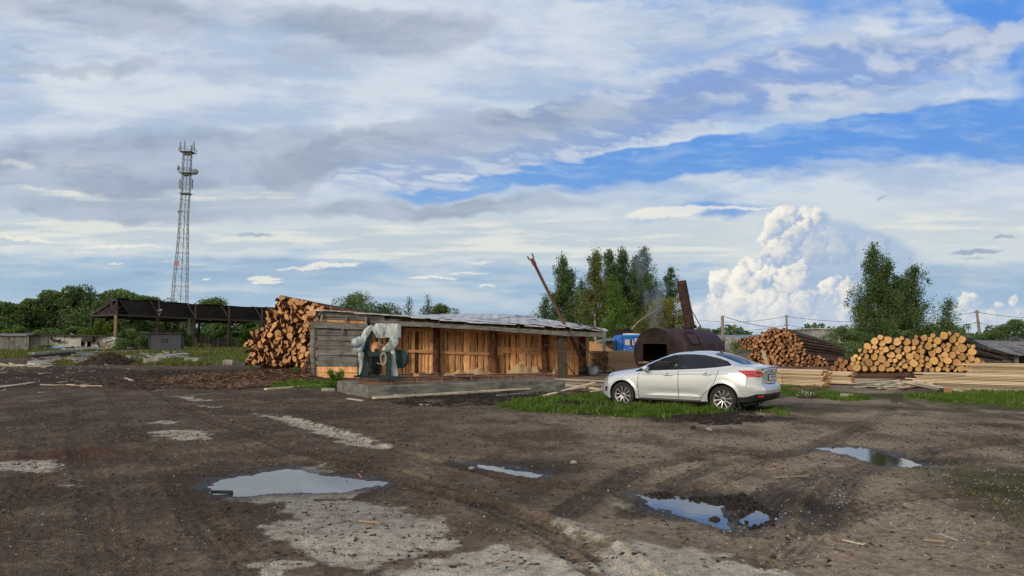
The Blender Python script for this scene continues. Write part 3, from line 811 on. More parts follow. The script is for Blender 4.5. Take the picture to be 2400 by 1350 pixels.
# brick
m, t, b = newmat('white_brick')
o = t.coord('Object'); X = t.xyz(o)
br = t.node('ShaderNodeTexBrick'); t.put(br.inputs['Vector'], t.comb(t.add(X[0], X[1]), X[2], 0))
br.inputs['Scale'].default_value = 1.0; br.inputs['Brick Width'].default_value = .27; br.inputs['Row Height'].default_value = .095; br.inputs['Mortar Size'].default_value = .012
br.inputs['Color1'].default_value = (.72, .69, .60, 1); br.inputs['Color2'].default_value = (.55, .52, .45, 1); br.inputs['Mortar'].default_value = (.13, .12, .11, 1)
so_ = t.ramp(t.noise(t.map(o, (.5, .5, 1)), 1.3, 6, .7), .54, .64)
c = t.mix(t.mul(so_, .85), br.outputs[0], (.035, .033, .030))
t.put(b.inputs['Base Color'], c); b.inputs['Roughness'].default_value = .95
# foliage
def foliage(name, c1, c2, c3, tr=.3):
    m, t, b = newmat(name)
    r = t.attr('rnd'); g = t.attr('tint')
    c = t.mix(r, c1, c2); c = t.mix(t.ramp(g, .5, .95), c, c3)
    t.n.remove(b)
    d = t.node('ShaderNodeBsdfDiffuse'); l = t.node('ShaderNodeBsdfTranslucent'); mx = t.node('ShaderNodeMixShader'); mx.inputs[0].default_value = tr
    t.put(d.inputs[0], c); t.put(l.inputs[0], t.vm('MULTIPLY', c, (1.1, 1.25, .6)))
    t.l.new(d.outputs[0], mx.inputs[1]); t.l.new(l.outputs[0], mx.inputs[2]); t.l.new(mx.outputs[0], t.n['Material Output'].inputs[0])
foliage('birch_leaf', (.060, .100, .040), (.20, .275, .115), (.20, .20, .07), .38)
foliage('yellowing_leaf', (.095, .125, .045), (.25, .27, .10), (.34, .24, .06), .38)
foliage('willow_leaf', (.065, .110, .045), (.21, .285, .12), (.20, .23, .07))
foliage('bright_leaf', (.07, .13, .03), (.20, .29, .07), (.16, .19, .03))
foliage('grass_blade', (.050, .095, .018), (.170, .270, .050), (.28, .26, .10), .4)
foliage('dry_grass', (.085, .10, .03), (.20, .22, .07), (.27, .22, .10), .35)
m, t, b = newmat('birch_bark')
o = t.coord('Object'); n = t.noise(t.map(o, (1, 1, 3)), 2.4, 5, .7)
t.put(b.inputs['Base Color'], t.mix(t.ramp(n, .42, .56), (.045, .04, .036), (.50, .47, .43))); b.inputs['Roughness'].default_value = .85
wood('trunk_bark', (.030, .024, .020), (.085, .070, .055), (3, 3, .6), 3, .9, .3)
wood('slab_concrete', (.13, .125, .105), (.27, .26, .22), (.6, .6, 3), 3, .92, .4, (.07, .062, .05), .1)
# ------------------------------------------------------------ silver saloon car
def pchip(xs, ys, x):
    xs = np.asarray(xs, float); ys = np.asarray(ys, float); x = np.asarray(x, float)
    h = np.diff(xs); d = np.diff(ys) / h
    m = np.zeros(len(xs)); m[0], m[-1] = d[0], d[-1]
    for i in range(1, len(xs) - 1):
        if d[i - 1] * d[i] > 0:
            w1, w2 = 2 * h[i] + h[i - 1], h[i] + 2 * h[i - 1]
            m[i] = (w1 + w2) / (w1 / d[i - 1] + w2 / d[i])
    i = np.clip(np.searchsorted(xs, x) - 1, 0, len(xs) - 2)
    t = np.clip((x - xs[i]) / h[i], 0, 1); t2, t3 = t * t, t * t * t
    return (2 * t3 - 3 * t2 + 1) * ys[i] + (t3 - 2 * t2 + t) * h[i] * m[i] + (-2 * t3 + 3 * t2) * ys[i + 1] + (t3 - t2) * h[i] * m[i + 1]

def car_mats():
    m, t, b = newmat('silver_paint')
    o = t.coord('Object'); z = t.xyz(o)[2]
    dirt = t.mul(t.ramp(z, .55, .2), t.ramp(t.noise(o, 3, 5, .6), .35, .75))
    t.put(b.inputs['Base Color'], t.mix(t.mul(dirt, .5), (.60, .63, .635), (.20, .175, .15)))
    t.put(b.inputs['Roughness'], t.ramp(dirt, 0, 1, .27, .7)); b.inputs['Metallic'].default_value = .3
    b.inputs['Coat Weight'].default_value = .7; b.inputs['Coat Roughness'].default_value = .06
    m, t, b = newmat('car_glass')
    t.put(b.inputs['Base Color'], (.015, .02, .022)); b.inputs['Roughness'].default_value = .03
    tr = t.node('ShaderNodeBsdfTransparent'); tr.inputs[0].default_value = (.80, .86, .86, 1)
    mx = t.node('ShaderNodeMixShader'); mx.inputs[0].default_value = .34
    t.l.new(tr.outputs[0], mx.inputs[1]); t.l.new(b.outputs[0], mx.inputs[2]); t.l.new(mx.outputs[0], t.n['Material Output'].inputs[0])
    m, t, b = newmat('tinted_glass')
    t.put(b.inputs['Base Color'], (.02, .025, .04)); b.inputs['Roughness'].default_value = .03
    tr = t.node('ShaderNodeBsdfTransparent'); tr.inputs[0].default_value = (.3, .33, .4, 1)
    mx = t.node('ShaderNodeMixShader'); mx.inputs[0].default_value = .8
    t.l.new(tr.outputs[0], mx.inputs[1]); t.l.new(b.outputs[0], mx.inputs[2]); t.l.new(mx.outputs[0], t.n['Material Output'].inputs[0])
    def simple(n, c, r, me=0.0, coat=0.0):
        m, t, b = newmat(n)
        k = t.noise(t.coord('Object'), 7, 4, .6)
        t.put(b.inputs['Base Color'], t.mix(k, tuple(q * .75 for q in c), tuple(min(1, q * 1.25) for q in c)))
        b.inputs['Roughness'].default_value = r; b.inputs['Metallic'].default_value = me; b.inputs['Coat Weight'].default_value = coat
    simple('black_plastic', (.014, .014, .015), .5)
    simple('gloss_black', (.008, .008, .01), .12)
    simple('tyre_rubber', (.022, .020, .019), .85)
    simple('alloy', (.62, .62, .62), .32, .8)
    simple('alloy_dark', (.02, .02, .02), .5, .4)
    simple('chrome', (.85, .86, .87), .28, .5)
    simple('red_lens', (.50, .015, .012), .12, 0, 1.0)
    simple('clear_lens', (.45, .47, .48), .12, .5, 1.0)
    simple('plate_white', (.72, .73, .72), .4)
    simple('ink_black', (.02, .02, .02), .6)
    simple('seat_cloth', (.10, .10, .105), .9)

FWX, RWX, WR = .90, 3.55, .325
def build_car(origin, phi):
    car_mats()
    root = empty('parked_car', origin, 0, 'silver four-door saloon car parked on the grass with its tail towards the viewer\'s right', 'car')
    root.rotation_euler = (0, 0, -phi); root.scale = (.975,) * 3
    # ---- key lines: x stations with half width and height
    KX = [0.00, .08, .20, .40, .80, 1.20, 1.50, 1.80, 2.10, 2.40, 2.80, 3.10, 3.40, 3.70, 3.95, 4.15, 4.32, 4.44, 4.52]
    zb = [.30, .25, .22, .20, .20, .21, .21, .21, .21, .21, .21, .21, .21, .22, .24, .25, .26, .28, .32]
    wb = [.40, .58, .68, .74, .78, .80, .80, .80, .80, .80, .80, .80, .80, .79, .76, .73, .70, .64, .52]
    w2 = [.44, .64, .74, .82, .875, .875, .872, .872, .872, .872, .872, .874, .878, .875, .86, .83, .79, .73, .60]
    z2 = [.36, .33, .31, .30, .30, .30, .30, .30, .30, .30, .30, .30, .30, .31, .33, .35, .37, .39, .42]
    w3 = [.44, .66, .77, .85, .905, .908, .905, .905, .905, .905, .905, .908, .915, .915, .90, .875, .835, .765, .62]
    z3 = [.46, .50, .53, .56, .58, .57, .56, .56, .56, .57, .58, .60, .62, .64, .64, .64, .63, .62, .60]
    w4 = [.42, .62, .73, .82, .885, .895, .895, .895, .895, .895, .895, .897, .905, .895, .87, .835, .79, .72, .60]
    z4 = [.54, .60, .66, .73, .80, .83, .845, .855, .865, .875, .895, .91, .93, .94, .93, .92, .90, .87, .80]
    w5 = [.38, .56, .66, .765, .82, .835, .84, .845, .845, .845, .84, .835, .82, .80, .785, .765, .735, .69, .58]
    z5 = [.60, .67, .735, .80, .875, .925, .945, .965, .985, 1.0, 1.025, 1.045, 1.07, 1.085, 1.085, 1.07, 1.045, 1.015, .93]
    w6 = [.30, .46, .56, .66, .70, .735, .69, .645, .615, .595, .59, .59, .60, .63, .675, .695, .69, .66, .55]
    z6 = [.635, .715, .785, .855, .93, .985, 1.10, 1.225, 1.325, 1.375, 1.395, 1.375, 1.315, 1.22, 1.14, 1.108, 1.095, 1.08, .99]
    w7 = [.15, .24, .29, .34, .36, .38, .36, .34, .33, .32, .32, .32, .32, .33, .35, .36, .36, .35, .30]
    z7 = [.65, .735, .815, .89, .965, 1.025, 1.165, 1.29, 1.39, 1.435, 1.452, 1.435, 1.375, 1.275, 1.17, 1.122, 1.112, 1.105, 1.03]
    w8 = [0] * 19
    z8 = [.655, .74, .825, .90, .975, 1.035, 1.18, 1.305, 1.405, 1.447, 1.463, 1.446, 1.385, 1.285, 1.177, 1.127, 1.117, 1.112, 1.04]
    lines = [([0] * 19, zb), (wb, zb), (w2, z2), (w3, z3), (w4, z4), (w5, z5), (w6, z6), (w7, z7), (w8, z8)]
    xs = np.concatenate([np.linspace(0, .25, 44, endpoint=False), np.linspace(.25, 4.25, 560, endpoint=False), np.linspace(4.25, 4.52, 50)])
    nx = len(xs)
    KW = np.array([pchip(KX, l[0], xs) for l in lines]).T         # nx, 9
    KZ = np.array([pchip(KX, l[1], xs) for l in lines]).T
    # ring: chordal interpolation through the key points
    tt = np.concatenate([np.linspace(k, k + 1, q, endpoint=False) for k, q in enumerate((5, 8, 45, 48, 26, 70, 20, 14))] + [[8.0]])
    nr = len(tt)
    i = np.clip(np.floor(tt).astype(int), 0, 7); f = tt - i
    def crow(K, mirror):
        Kp = np.concatenate([K[:, :1], K, K[:, -1:]], 1)
        if mirror: Kp[:, -1] = -K[:, -2]
        else: Kp[:, -1] = K[:, -2]
        Kp[:, 0] = K[:, 0]
        p0, p1, p2, p3 = Kp[:, i], Kp[:, i + 1], Kp[:, i + 2], Kp[:, i + 3]
        T = .42
        return ((2 * f ** 3 - 3 * f ** 2 + 1) * p1 + (f ** 3 - 2 * f ** 2 + f) * T * (p2 - p0) + (-2 * f ** 3 + 3 * f ** 2) * p2 + (f ** 3 - f ** 2) * T * (p3 - p1))
    W = crow(KW, True); Z = crow(KZ, False)
    XX = np.repeat(xs[:, None], nr, 1)
    # body-side creases
    crease = np.exp(-((Z - (.865 + .03 * (XX - 1.4))) / .012) ** 2) * sstep(XX, 1.2, 1.6) * (1 - sstep(XX, 3.6, 3.9)) * .006
    low = np.exp(-((Z - (.335 + .01 * XX)) / .025) ** 2) * sstep(XX, 1.35, 2.0) * (1 - sstep(XX, 2.8, 3.1)) * .014
    scoop = -np.exp(-((Z - .45) / .07) ** 2) * sstep(XX, 1.4, 2.0) * (1 - sstep(XX, 2.7, 3.1)) * .014
    side = sstep(W, .75, .83)
    W = W + (crease + low + scoop) * side
    for wx in (FWX, RWX):                                          # flared arches
        dd = np.hypot(XX - wx, Z - .33)
        W = W + side * np.exp(-((dd - .385) / .035) ** 2) * .016
    # bow of the tail and the nose
    e = sstep(XX, 4.05, 4.52)
    zr = np.interp(Z, [.25, .34, .42, .55, .64, .685, .70, .80, .92, 1.0, 1.06, 1.09, 1.12], [-.12, -.03, .0, .015, .0, -.045, -.075, -.075, -.065, -.05, -.015, .01, .0])
    XX = XX + e * zr - e * .10 * (np.abs(W) / .8) ** 2.2
    e2 = 1 - sstep(xs[:, None], 0, .5)
    XX = XX + e2 * .22 * (np.abs(W) / .62) ** 2.2 * np.ones_like(Z)
    # full ring (left y<0, right y>0)
    rows_x = np.concatenate([XX, XX[:, -2:0:-1]], 1); rows_y = np.concatenate([-W, W[:, -2:0:-1]], 1); rows_z = np.concatenate([Z, Z[:, -2:0:-1]], 1)
    m = rows_x.shape[1]
    # end caps by shrinking the last rings
    def cap(k, sgn):
        bx, by, bz = rows_x[k], rows_y[k], rows_z[k]
        cz = (bz.max() + bz.min()) / 2; out = []
        for q in np.linspace(.96, 0.02, 26):
            yy = by * q; zz = cz + (bz - cz) * q
            if sgn > 0:
                x0 = 4.52 + np.interp(zz, [.25, .34, .42, .55, .64, .685, .70, .80, .92, 1.0, 1.06, 1.09, 1.12], [-.12, -.03, .0, .015, .0, -.045, -.075, -.075, -.065, -.05, -.015, .01, .0]) - .10 * (np.abs(yy) / .8) ** 2.2
                x0 = x0 + .012 * (1 - q)
            else:
                x0 = 0 + .22 * (np.abs(yy) / .62) ** 2.2 - .012 * (1 - q)
            out.append((x0, yy, zz))
        return out
    cf = cap(0, -1)[::-1]; cr = cap(nx - 1, 1)
    GX = np.concatenate([np.array([c[0] for c in cf]), rows_x, np.array([c[0] for c in cr])])
    GY = np.concatenate([np.array([c[1] for c in cf]), rows_y, np.array([c[1] for c in cr])])
    GZ = np.concatenate([np.array([c[2] for c in cf]), rows_z, np.array([c[2] for c in cr])])
    n = GX.shape[0]
    V = np.stack([GX.ravel(), GY.ravel(), GZ.ravel()], 1)
    I = np.arange(n * m).reshape(n, m); J = np.roll(I, -1, 1)
    F = np.stack([I[:-1], I[1:], J[1:], J[:-1]], -1).reshape(-1, 4)
    C = V[F].mean(1); cx, cy, cz = C[:, 0], C[:, 1], C[:, 2]; ay = np.abs(cy)
    nrm = np.cross(V[F[:, 2]] - V[F[:, 0]], V[F[:, 3]] - V[F[:, 1]]); nrm /= np.linalg.norm(nrm, axis=1)[:, None] + 1e-9
    flip = (nrm[:, 1] * cy < 0) & (ay > .3)
    if flip.mean() > .25: F = F[:, ::-1]; nrm = -nrm
    cls = np.zeros(len(F), int)                                    # 0 body
    sp = lambda poly: poly_sd(cx, cz, poly)
    sideish = (ay > .52)
    # side glass
    DLO = [(1.24, .935), (1.70, .972), (2.45, 1.012), (3.0, 1.047), (3.42, 1.09), (3.73, 1.135), (3.60, 1.215), (3.38, 1.285), (3.05, 1.352), (2.75, 1.372), (2.45, 1.368), (2.22, 1.345), (1.95, 1.27), (1.65, 1.135), (1.42, 1.025)]
    dd = sp(DLO); band = sideish & (cx > 1.1) & (cx < 3.9)
    cls[band & (dd < .014)] = 1                                    # black surround
    cls[band & (dd < .030) & (dd >= .010) & (cz < .93 + .07 * (cx - 1.24) + .06) & (cz > .9)] = 2   # bright strip under the glass
    cls[band & (dd < .0)] = 1
    fd = band & (dd < -.012)
    cls[fd & (cx < 1.52 + (cz - 1.0) * .1)] = 4                    # quarter pane by the mirror
    cls[fd & (cx > 1.555 + (cz - 1.0) * .1) & (cx < 2.37 - (cz - 1.0) * .05)] = 4
    cls[fd & (cx > 2.50 - (cz - 1.0) * .05) & (cx < 3.36 - (cz - 1.09) * .9)] = 5
    cls[fd & (cx > 3.40 - (cz - 1.09) * .9)] = 6
    # windscreen and rear window
    topn = (nrm[:, 2] > .25)
    rail = np.interp(cx, xs, KW[:, 6])
    ws = topn & (ay < rail - .045 - .05 * (cx < 1.62)) & (cx > 1.30 - .16 * (ay / .7) ** 2 * -1 - .0) & (cx < 2.13 - .10 * (ay / .6) ** 2) & (cz > 1.03)
    cls[ws] = 3
    bl = topn & (ay < rail - .055 - .05 * sstep(cx, 3.5, 4.0)) & (cx > 3.22 + .06 * (ay / .6) ** 2) & (cx < 4.06 - .10 * (ay / .6) ** 2)
    cls[bl] = 7
    # rear lamp, lower bumpers, sill
    s = cx + np.where(cx > 4.1, np.maximum(0, .80 - ay) * .75, 0)
    side_s = (cx > 3.7) & (ay > .44)
    tl = poly_sd(s, cz, [(3.90, 1.015), (4.10, 1.022), (4.40, 1.015), (4.53, .985), (4.60, .935), (4.57, .885), (4.48, .862), (4.20, .865), (4.13, .872), (4.06, .925), (3.98, .972)])
    cls[side_s & (tl < 0)] = 8
    lb = poly_sd(s, cz, [(3.80, .10), (3.80, .385), (4.06, .40), (4.20, .43), (4.32, .475), (5.6, .475), (5.6, .1)])
    cls[(cx > 3.82) & (lb < 0)] = 9
    cls[(cx > 1.2) & (cx < 3.3) & (cz < .265)] = 9
    cls[(cx < .55) & (cz < .30 - .06 * sstep(cx, 0, .4))] = 9
    # headlamp, fog lamp, grille
    sf = cx - np.where(cx < .6, np.maximum(0, .78 - ay) * .9, 0)
    hl = poly_sd(sf, cz, [(.72, .845), (.50, .835), (.30, .78), (.12, .725), (.0, .70), (-.05, .665), (.10, .655), (.26, .70), (.42, .755)])
    cls[(cx < .85) & (ay > .40) & (hl < 0)] = 10
    fg = poly_sd(sf, cz, [(.30, .50), (.22, .52), (.06, .50), (.06, .40), (.20, .38)])
    cls[(cx < .5) & (ay > .5) & (fg < 0)] = 11
    cls[(cx < .4) & (ay < .36) & (cz > .42) & (cz < .64)] = 11
    # doors
    DF = [(1.36, .27), (1.34, .60), (1.355, .86), (1.40, .925), (1.42, 1.02), (1.95, 1.30), (2.22, 1.375), (2.44, 1.395), (2.435, 1.0), (2.435, .27)]
    DR = [(2.435, .27), (2.435, 1.0), (2.44, 1.395), (2.75, 1.40), (3.05, 1.375), (3.40, 1.30), (3.47, 1.12), (3.44, .93), (3.36, .72), (3.20, .52), (3.05, .40), (3.00, .27)]
    sf_, sr_ = sp(DF), sp(DR)
    onside = (ay > .60) & (np.abs(nrm[:, 1]) > .35)
    cls[(cls == 0) & onside & (sf_ < 0)] = 20
    cls[(cls == 0) & onside & (sr_ < 0)] = 21
    gap = ((np.abs(sf_) < .0065) | (np.abs(sr_) < .0065)) & onside & (cls != 4) & (cls != 5) & (cls != 6) & (cls != 1) & (cz < 1.02)
    # boot lid, bonnet and bumper shut lines
    gap |= topn & (cx > .45) & (cx < 1.30) & (np.abs(ay - np.interp(cx, xs, KW[:, 6]) - .01) < .006)
    gap |= (cx > 4.04) & (nrm[:, 2] > .3) & (np.abs(ay - .60) < .006)
    gap |= (cx > 4.3) & (np.abs(ay - (.60 - .25 * sstep(cz, .95, .70))) < .007) & (cz > .70) & (cz < 1.06) & (tl > 0)
    gap |= (cx > 4.3) & (np.abs(cz - .695) < .007) & (ay < .40)
    gap |= (cx > 3.93) & (ay > .7) & (cz < .87) & (cz > .62) & (np.abs(cx - 4.14 + (.87 - cz) * .1) < .004)
    cls[gap & np.isin(cls, (0, 20, 21))] = 1
    hole = np.zeros(len(F), bool)
    for wx in (FWX, RWX):
        hole |= (np.hypot(cx - wx, cz - .335) < .375) & (ay > .55)
    cls[hole] = -1
    cls[(cz < .19 + .02) & (nrm[:, 2] < -.8) & (ay < .76)] = 9
    M = MATS
    def part(name, k, mat, parent, label=None, side=None):
        sel = np.isin(cls, k if isinstance(k, (tuple, list)) else [k])
        if side == 'l': sel &= cy < 0
        if side == 'r': sel &= cy >= 0
        if not sel.any(): return None
        f = F[sel]; u, inv = np.unique(f, return_inverse=True)
        me = mesh_np(name, V[u], inv.reshape(-1, 4), mat, smooth=True)
        o = link(me, name, parent)
        if label: o['label'] = label
        return o
    body = part('body', 0, M['silver_paint'], root)
    part('window_surround', 1, M['gloss_black'], root)
    part('bright_trim', 2, M['chrome'], root)
    part('windscreen', 3, M['car_glass'], root)
    part('rear_window', 7, M['tinted_glass'], root)
    for sd in 'lr':
        d1 = part('door', 20, M['silver_paint'], root, side=sd)
        part('window', 4, M['car_glass'], d1, side=sd)
        d2 = part('door', 21, M['silver_paint'], root, side=sd)
        part('window', 5, M['tinted_glass'], d2, side=sd)
        part('quarter_window', 6, M['tinted_glass'], root, side=sd)
        part('tail_light', 8, M['red_lens'], root, side=sd)
        part('headlight', 10, M['clear_lens'], root, side=sd)
        y = -1 if sd == 'l' else 1
        for d, hx, hz in ((d1, 2.17, .868), (d2, 3.17, .905)):
            h = MB()
            h.path([(hx - .11, y * .908, hz), (hx - .08, y * .935, hz + .003), (hx + .09, y * .940, hz + .010), (hx + .125, y * .912, hz + .010)], [.012, .017, .016, .012], 8)
            h.build('handle', M['silver_paint'], d)
            h = MB(); h.lathe([(0, .004), (.045, .003), (.052, 0)], 16, (hx - .005, y * .9075, hz + .012), Matrix.Rotation(R(90) * y * -1, 3, 'X').to_3x3() @ Matrix.Diagonal((1, .62, 1)))
            h.build('handle_recess', M['black_plastic'], d)
        # mirror
        mr = MB()
        c = Vector((1.60, y * 1.00, 1.025))
        prof = [(-.085, .02), (-.07, .062), (-.02, .085), (.03, .080), (.055, .055)]
        rings = []
        for (px, rr) in prof:
            rings.append([c + Vector((px + .02, y * rr * 1.25 * math.cos(a_), rr * .85 * math.sin(a_))) for a_ in np.linspace(0, 2 * math.pi, 16, endpoint=False)])
        vs = [q for r_ in rings for q in r_]; fs = [(i_ * 16 + k, i_ * 16 + (k + 1) % 16, (i_ + 1) * 16 + (k + 1) % 16, (i_ + 1) * 16 + k) for i_ in range(4) for k in range(16)]
        mr.add(vs, fs, 0, True); mr.add(rings[0], [tuple(range(16))], 0, True)
        mo = mr.build('wing_mirror', M['silver_paint'], root)
        k = MB(); k.add([v + Vector((.001, 0, 0)) for v in rings[-1]], [tuple(range(16))]); k.build('mirror_glass', M['chrome'], mo)
        k = MB(); k.path([(1.585, y * .865, .965), (1.60, y * .93, .962), (1.61, y * .98, .970)], [.03, .028, .04], 8); k.build('mirror_stalk', M['black_plastic'], mo)
    part('lower_trim', 9, M['black_plastic'], root)
    part('grille', 11, M['black_plastic'], root)
    # lamp details
    for y in (-1, 1):
        g = MB(); g.bar((4.30, y * .800, .925), (4.42, y * .70, .920), .006, .022); g.bar((4.12, y * .858, .955), (4.30, y * .805, .955), .004, .012)
        g.build('reversing_lamp', M['clear_lens'], root)
        g = MB(); g.bar((4.36, y * .77, .415), (4.46, y * .68, .418), .012, .035); g.build('reflector', M['red_lens'], root)
        g = MB(); g.lathe([(0, .02), (.035, .012), (.04, 0)], 16, (.20, y * .70, .455), Euler((0, R(-90), R(-35 * y))).to_matrix()); g.build('fog_lamp', M['clear_lens'], root)
    # spoiler lip and high lamp
    g = MB(); vs = []
    ys = np.linspace(-.60, .60, 21)
    for yy in ys:
        o_ = -.10 * (abs(yy) / .8) ** 2.2 * 1.0
        for (dx_, dz_) in ((4.26, 1.112), (4.44, 1.116), (4.515, 1.112), (4.52, 1.097), (4.47, 1.062)): vs.append((dx_ + o_, yy, dz_ - .03 * (abs(yy) / .6) ** 4 - .012 * (abs(yy) / .6) ** 2))
    fs = [(a_ * 5 + b_, a_ * 5 + (b_ + 1), (a_ + 1) * 5 + (b_ + 1), (a_ + 1) * 5 + b_) for a_ in range(20) for b_ in range(4)]
    g.add(vs, fs, 0, True); g.build('boot_spoiler', M['silver_paint'], root)
    g = MB(); g.box((4.52, 0, 1.088), (.008, .30, .020)); g.build('brake_lamp', M['gloss_black'], root)
    # number plate
    g = MB(); g.box((4.462, 0, .840), (.012, .56, .15)); g.build('plate_recess', M['black_plastic'], root)
    pl = MB(); pl.box((4.474, 0, .842), (.008, .52, .112)); po = pl.build('number_plate', M['plate_white'], root)
    def glyph(txt, size, loc):
        cu = bpy.data.curves.new('t', 'FONT'); cu.body = txt; cu.size = size; cu.extrude = .0015; cu.align_x = 'CENTER'; cu.align_y = 'CENTER'
        o = bpy.data.objects.new('plate_characters', cu); COL.objects.link(o)
        dg = bpy.context.evaluated_depsgraph_get(); me = bpy.data.meshes.new_from_object(o.evaluated_get(dg))
        bpy.data.objects.remove(o)
        me.materials.clear(); me.materials.append(M['ink_black'])
        q = link(me, 'plate_characters', po, loc, (R(90), 0, R(90))); return q
    glyph('T 294 KP 76', .098, (4.4795, 0, .842))
    g = MB(); g.lathe([(0, .012), (.035, .010), (.042, 0)], 20, (4.50, 0, 1.0), Euler((0, R(90), 0)).to_matrix() @ Matrix.Diagonal((.6, 1.3, 1))); g.build('badge', M['chrome'], root)
    g = MB(); g.box((4.46, 0, .735), (.02, .56, .03)); g.build('boot_trim', M['silver_paint'], root)
    g = MB(); g.path([(3.20, 0, 1.425), (3.26, 0, 1.455), (3.33, 0, 1.475)], [.03, .02, .006], 6); g.build('aerial', M['gloss_black'], root)
    # cabin
    g = MB(); g.box((2.4, 0, .24), (3.0, 1.4, .04)); g.box((1.42, 0, .86), (.35, 1.35, .14)); g.build('cabin_trim', M['black_plastic'], root)
    for (sx, sy, h) in ((2.25, -.37, 0), (2.25, .37, 0), (3.02, -.35, 0), (3.02, .35, 0)):
        g = MB(); g.box((sx, sy, .52), (.5, .48, .16), (0, R(-8), 0)); g.box((sx + .30, sy, .82), (.12, .46, .56), (0, R(14), 0)); g.box((sx + .40, sy, 1.16), (.08, .25, .15), (0, R(10), 0))
        g.build('seat', M['seat_cloth'], root, bevel=.03)
    g = MB(); 
    pts = [Vector((1.78 + .06 * math.sin(a_), -.37 + .18 * math.cos(a_), .90 + .17 * math.sin(a_))) for a_ in np.linspace(0, 2 * math.pi, 21)]
    g.path(pts, .014, 6, cap=False); g.bar((1.72, -.37, .88), (1.62, -.37, .84), .05, .05); g.box((1.76, -.37, .90), (.03, .30, .03)); g.build('steering_wheel', M['black_plastic'], root)
    # wells and underside
    for wx in (FWX, RWX):
        for y in (-1, 1):
            g = MB()
            pr = [(wx + .385 * math.cos(a_), .335 + .385 * math.sin(a_)) for a_ in np.linspace(R(-30), R(210), 22)]
            vs = [(x_, y * .86, z_) for x_, z_ in pr] + [(x_, y * .50, z_) for x_, z_ in pr]
            g.add(vs, [(k, k + 1, 22 + k + 1, 22 + k) for k in range(21)], 0, True)
            g.add([(wx - .42, y * .5, .1), (wx + .42, y * .5, .1), (wx + .42, y * .5, .75), (wx - .42, y * .5, .75)], [(0, 1, 2, 3)])
            g.build('wheel_arch_liner', M['black_plastic'], root)
    g = MB(); g.box((2.25, 0, .21), (3.6, 1.3, .06)); g.build('underbody', M['black_plastic'], root)
    for y in (-1, 1):
        g = MB(); g.box((RWX + .375, y * .82, .24), (.012, .17, .26), (0, R(-8), 0)); g.build('mud_flap', M['black_plastic'], root)
    # wheels
    def wheel_mesh():
        T = MB(); T.lathe([(.228, -.09), (.25, -.105), (.29, -.11), (.315, -.098), (WR, -.07), (WR, .07), (.315, .098), (.29, .11), (.25, .105), (.228, .09)], 56)
        for k in range(56):                                        # tread lugs
            a_ = 2 * math.pi * k / 56
            T.box((math.cos(a_) * WR, math.sin(a_) * WR, -.055), (.006, .022, .05), (0, 0, a_)); T.box((math.cos(a_ + .05) * WR, math.sin(a_ + .05) * WR, .045), (.006, .022, .06), (0, 0, a_ + .05))
        Rm = MB()
        Rm.lathe([(.232, .098), (.236, .088), (.222, .082), (.208, .070), (.205, -.08)], 48)
        for k in range(10):
            a_ = 2 * math.pi * k / 10 + .15; c_, s_ = math.cos(a_), math.sin(a_); q = Vector((-s_, c_, 0)); d = Vector((c_, s_, 0))
            vs = []
            for (rr, wd, hz) in ((.045, .012, .050), (.12, .0135, .068), (.215, .020, .078)):
                for (sg, zz) in ((-1, 0), (-.6, .014), (.6, .014), (1, 0)): vs.append(d * rr + q * wd * sg + Vector((0, 0, hz + zz - .010)))
            Rm.add(vs, [(i_ * 4 + j, i_ * 4 + j + 1, i_ * 4 + j + 5, i_ * 4 + j + 4) for i_ in range(2) for j in range(3)], 0, False)
        Rm.lathe([(0, .062), (.028, .060), (.034, .052), (.06, .052), (.062, .035)], 24)
        Dk = MB(); Dk.lathe([(0, .02), (.14, .02), (.205, .0)], 32); 
        for k in range(5):
            a_ = 2 * math.pi * k / 5; Dk.lathe([(0, .058), (.009, .056), (.010, .048)], 8, (math.cos(a_) * .045, math.sin(a_) * .045, 0))
        Dk.lathe([(0, .064), (.022, .063), (.024, .06)], 16)
        return T, Rm, Dk
    T, Rm, Dk = wheel_mesh(); first = None
    for (wx, y) in ((RWX, -1), (FWX, -1), (RWX, 1), (FWX, 1)):
        rot = (R(90), 0, 0) if y < 0 else (R(-90), 0, 0)
        if first is None:
            w_ = T.build('wheel', M['tyre_rubber'], root, (wx, y * .795, WR), rot)
            for nm, q, mt in (('rim', Rm, 'alloy'), ('brake_disc', Dk, 'alloy_dark')): q.build(nm, M[mt], w_)
            first = w_
        else:
            c_ = copy_tree(first, root); c_.location = (wx, y * .795, WR); c_.rotation_euler = (rot[0], wx * 1.7, 0)
    return root
PHI = R(36)
CAR = build_car((2.588, 20.01, -.010), PHI)
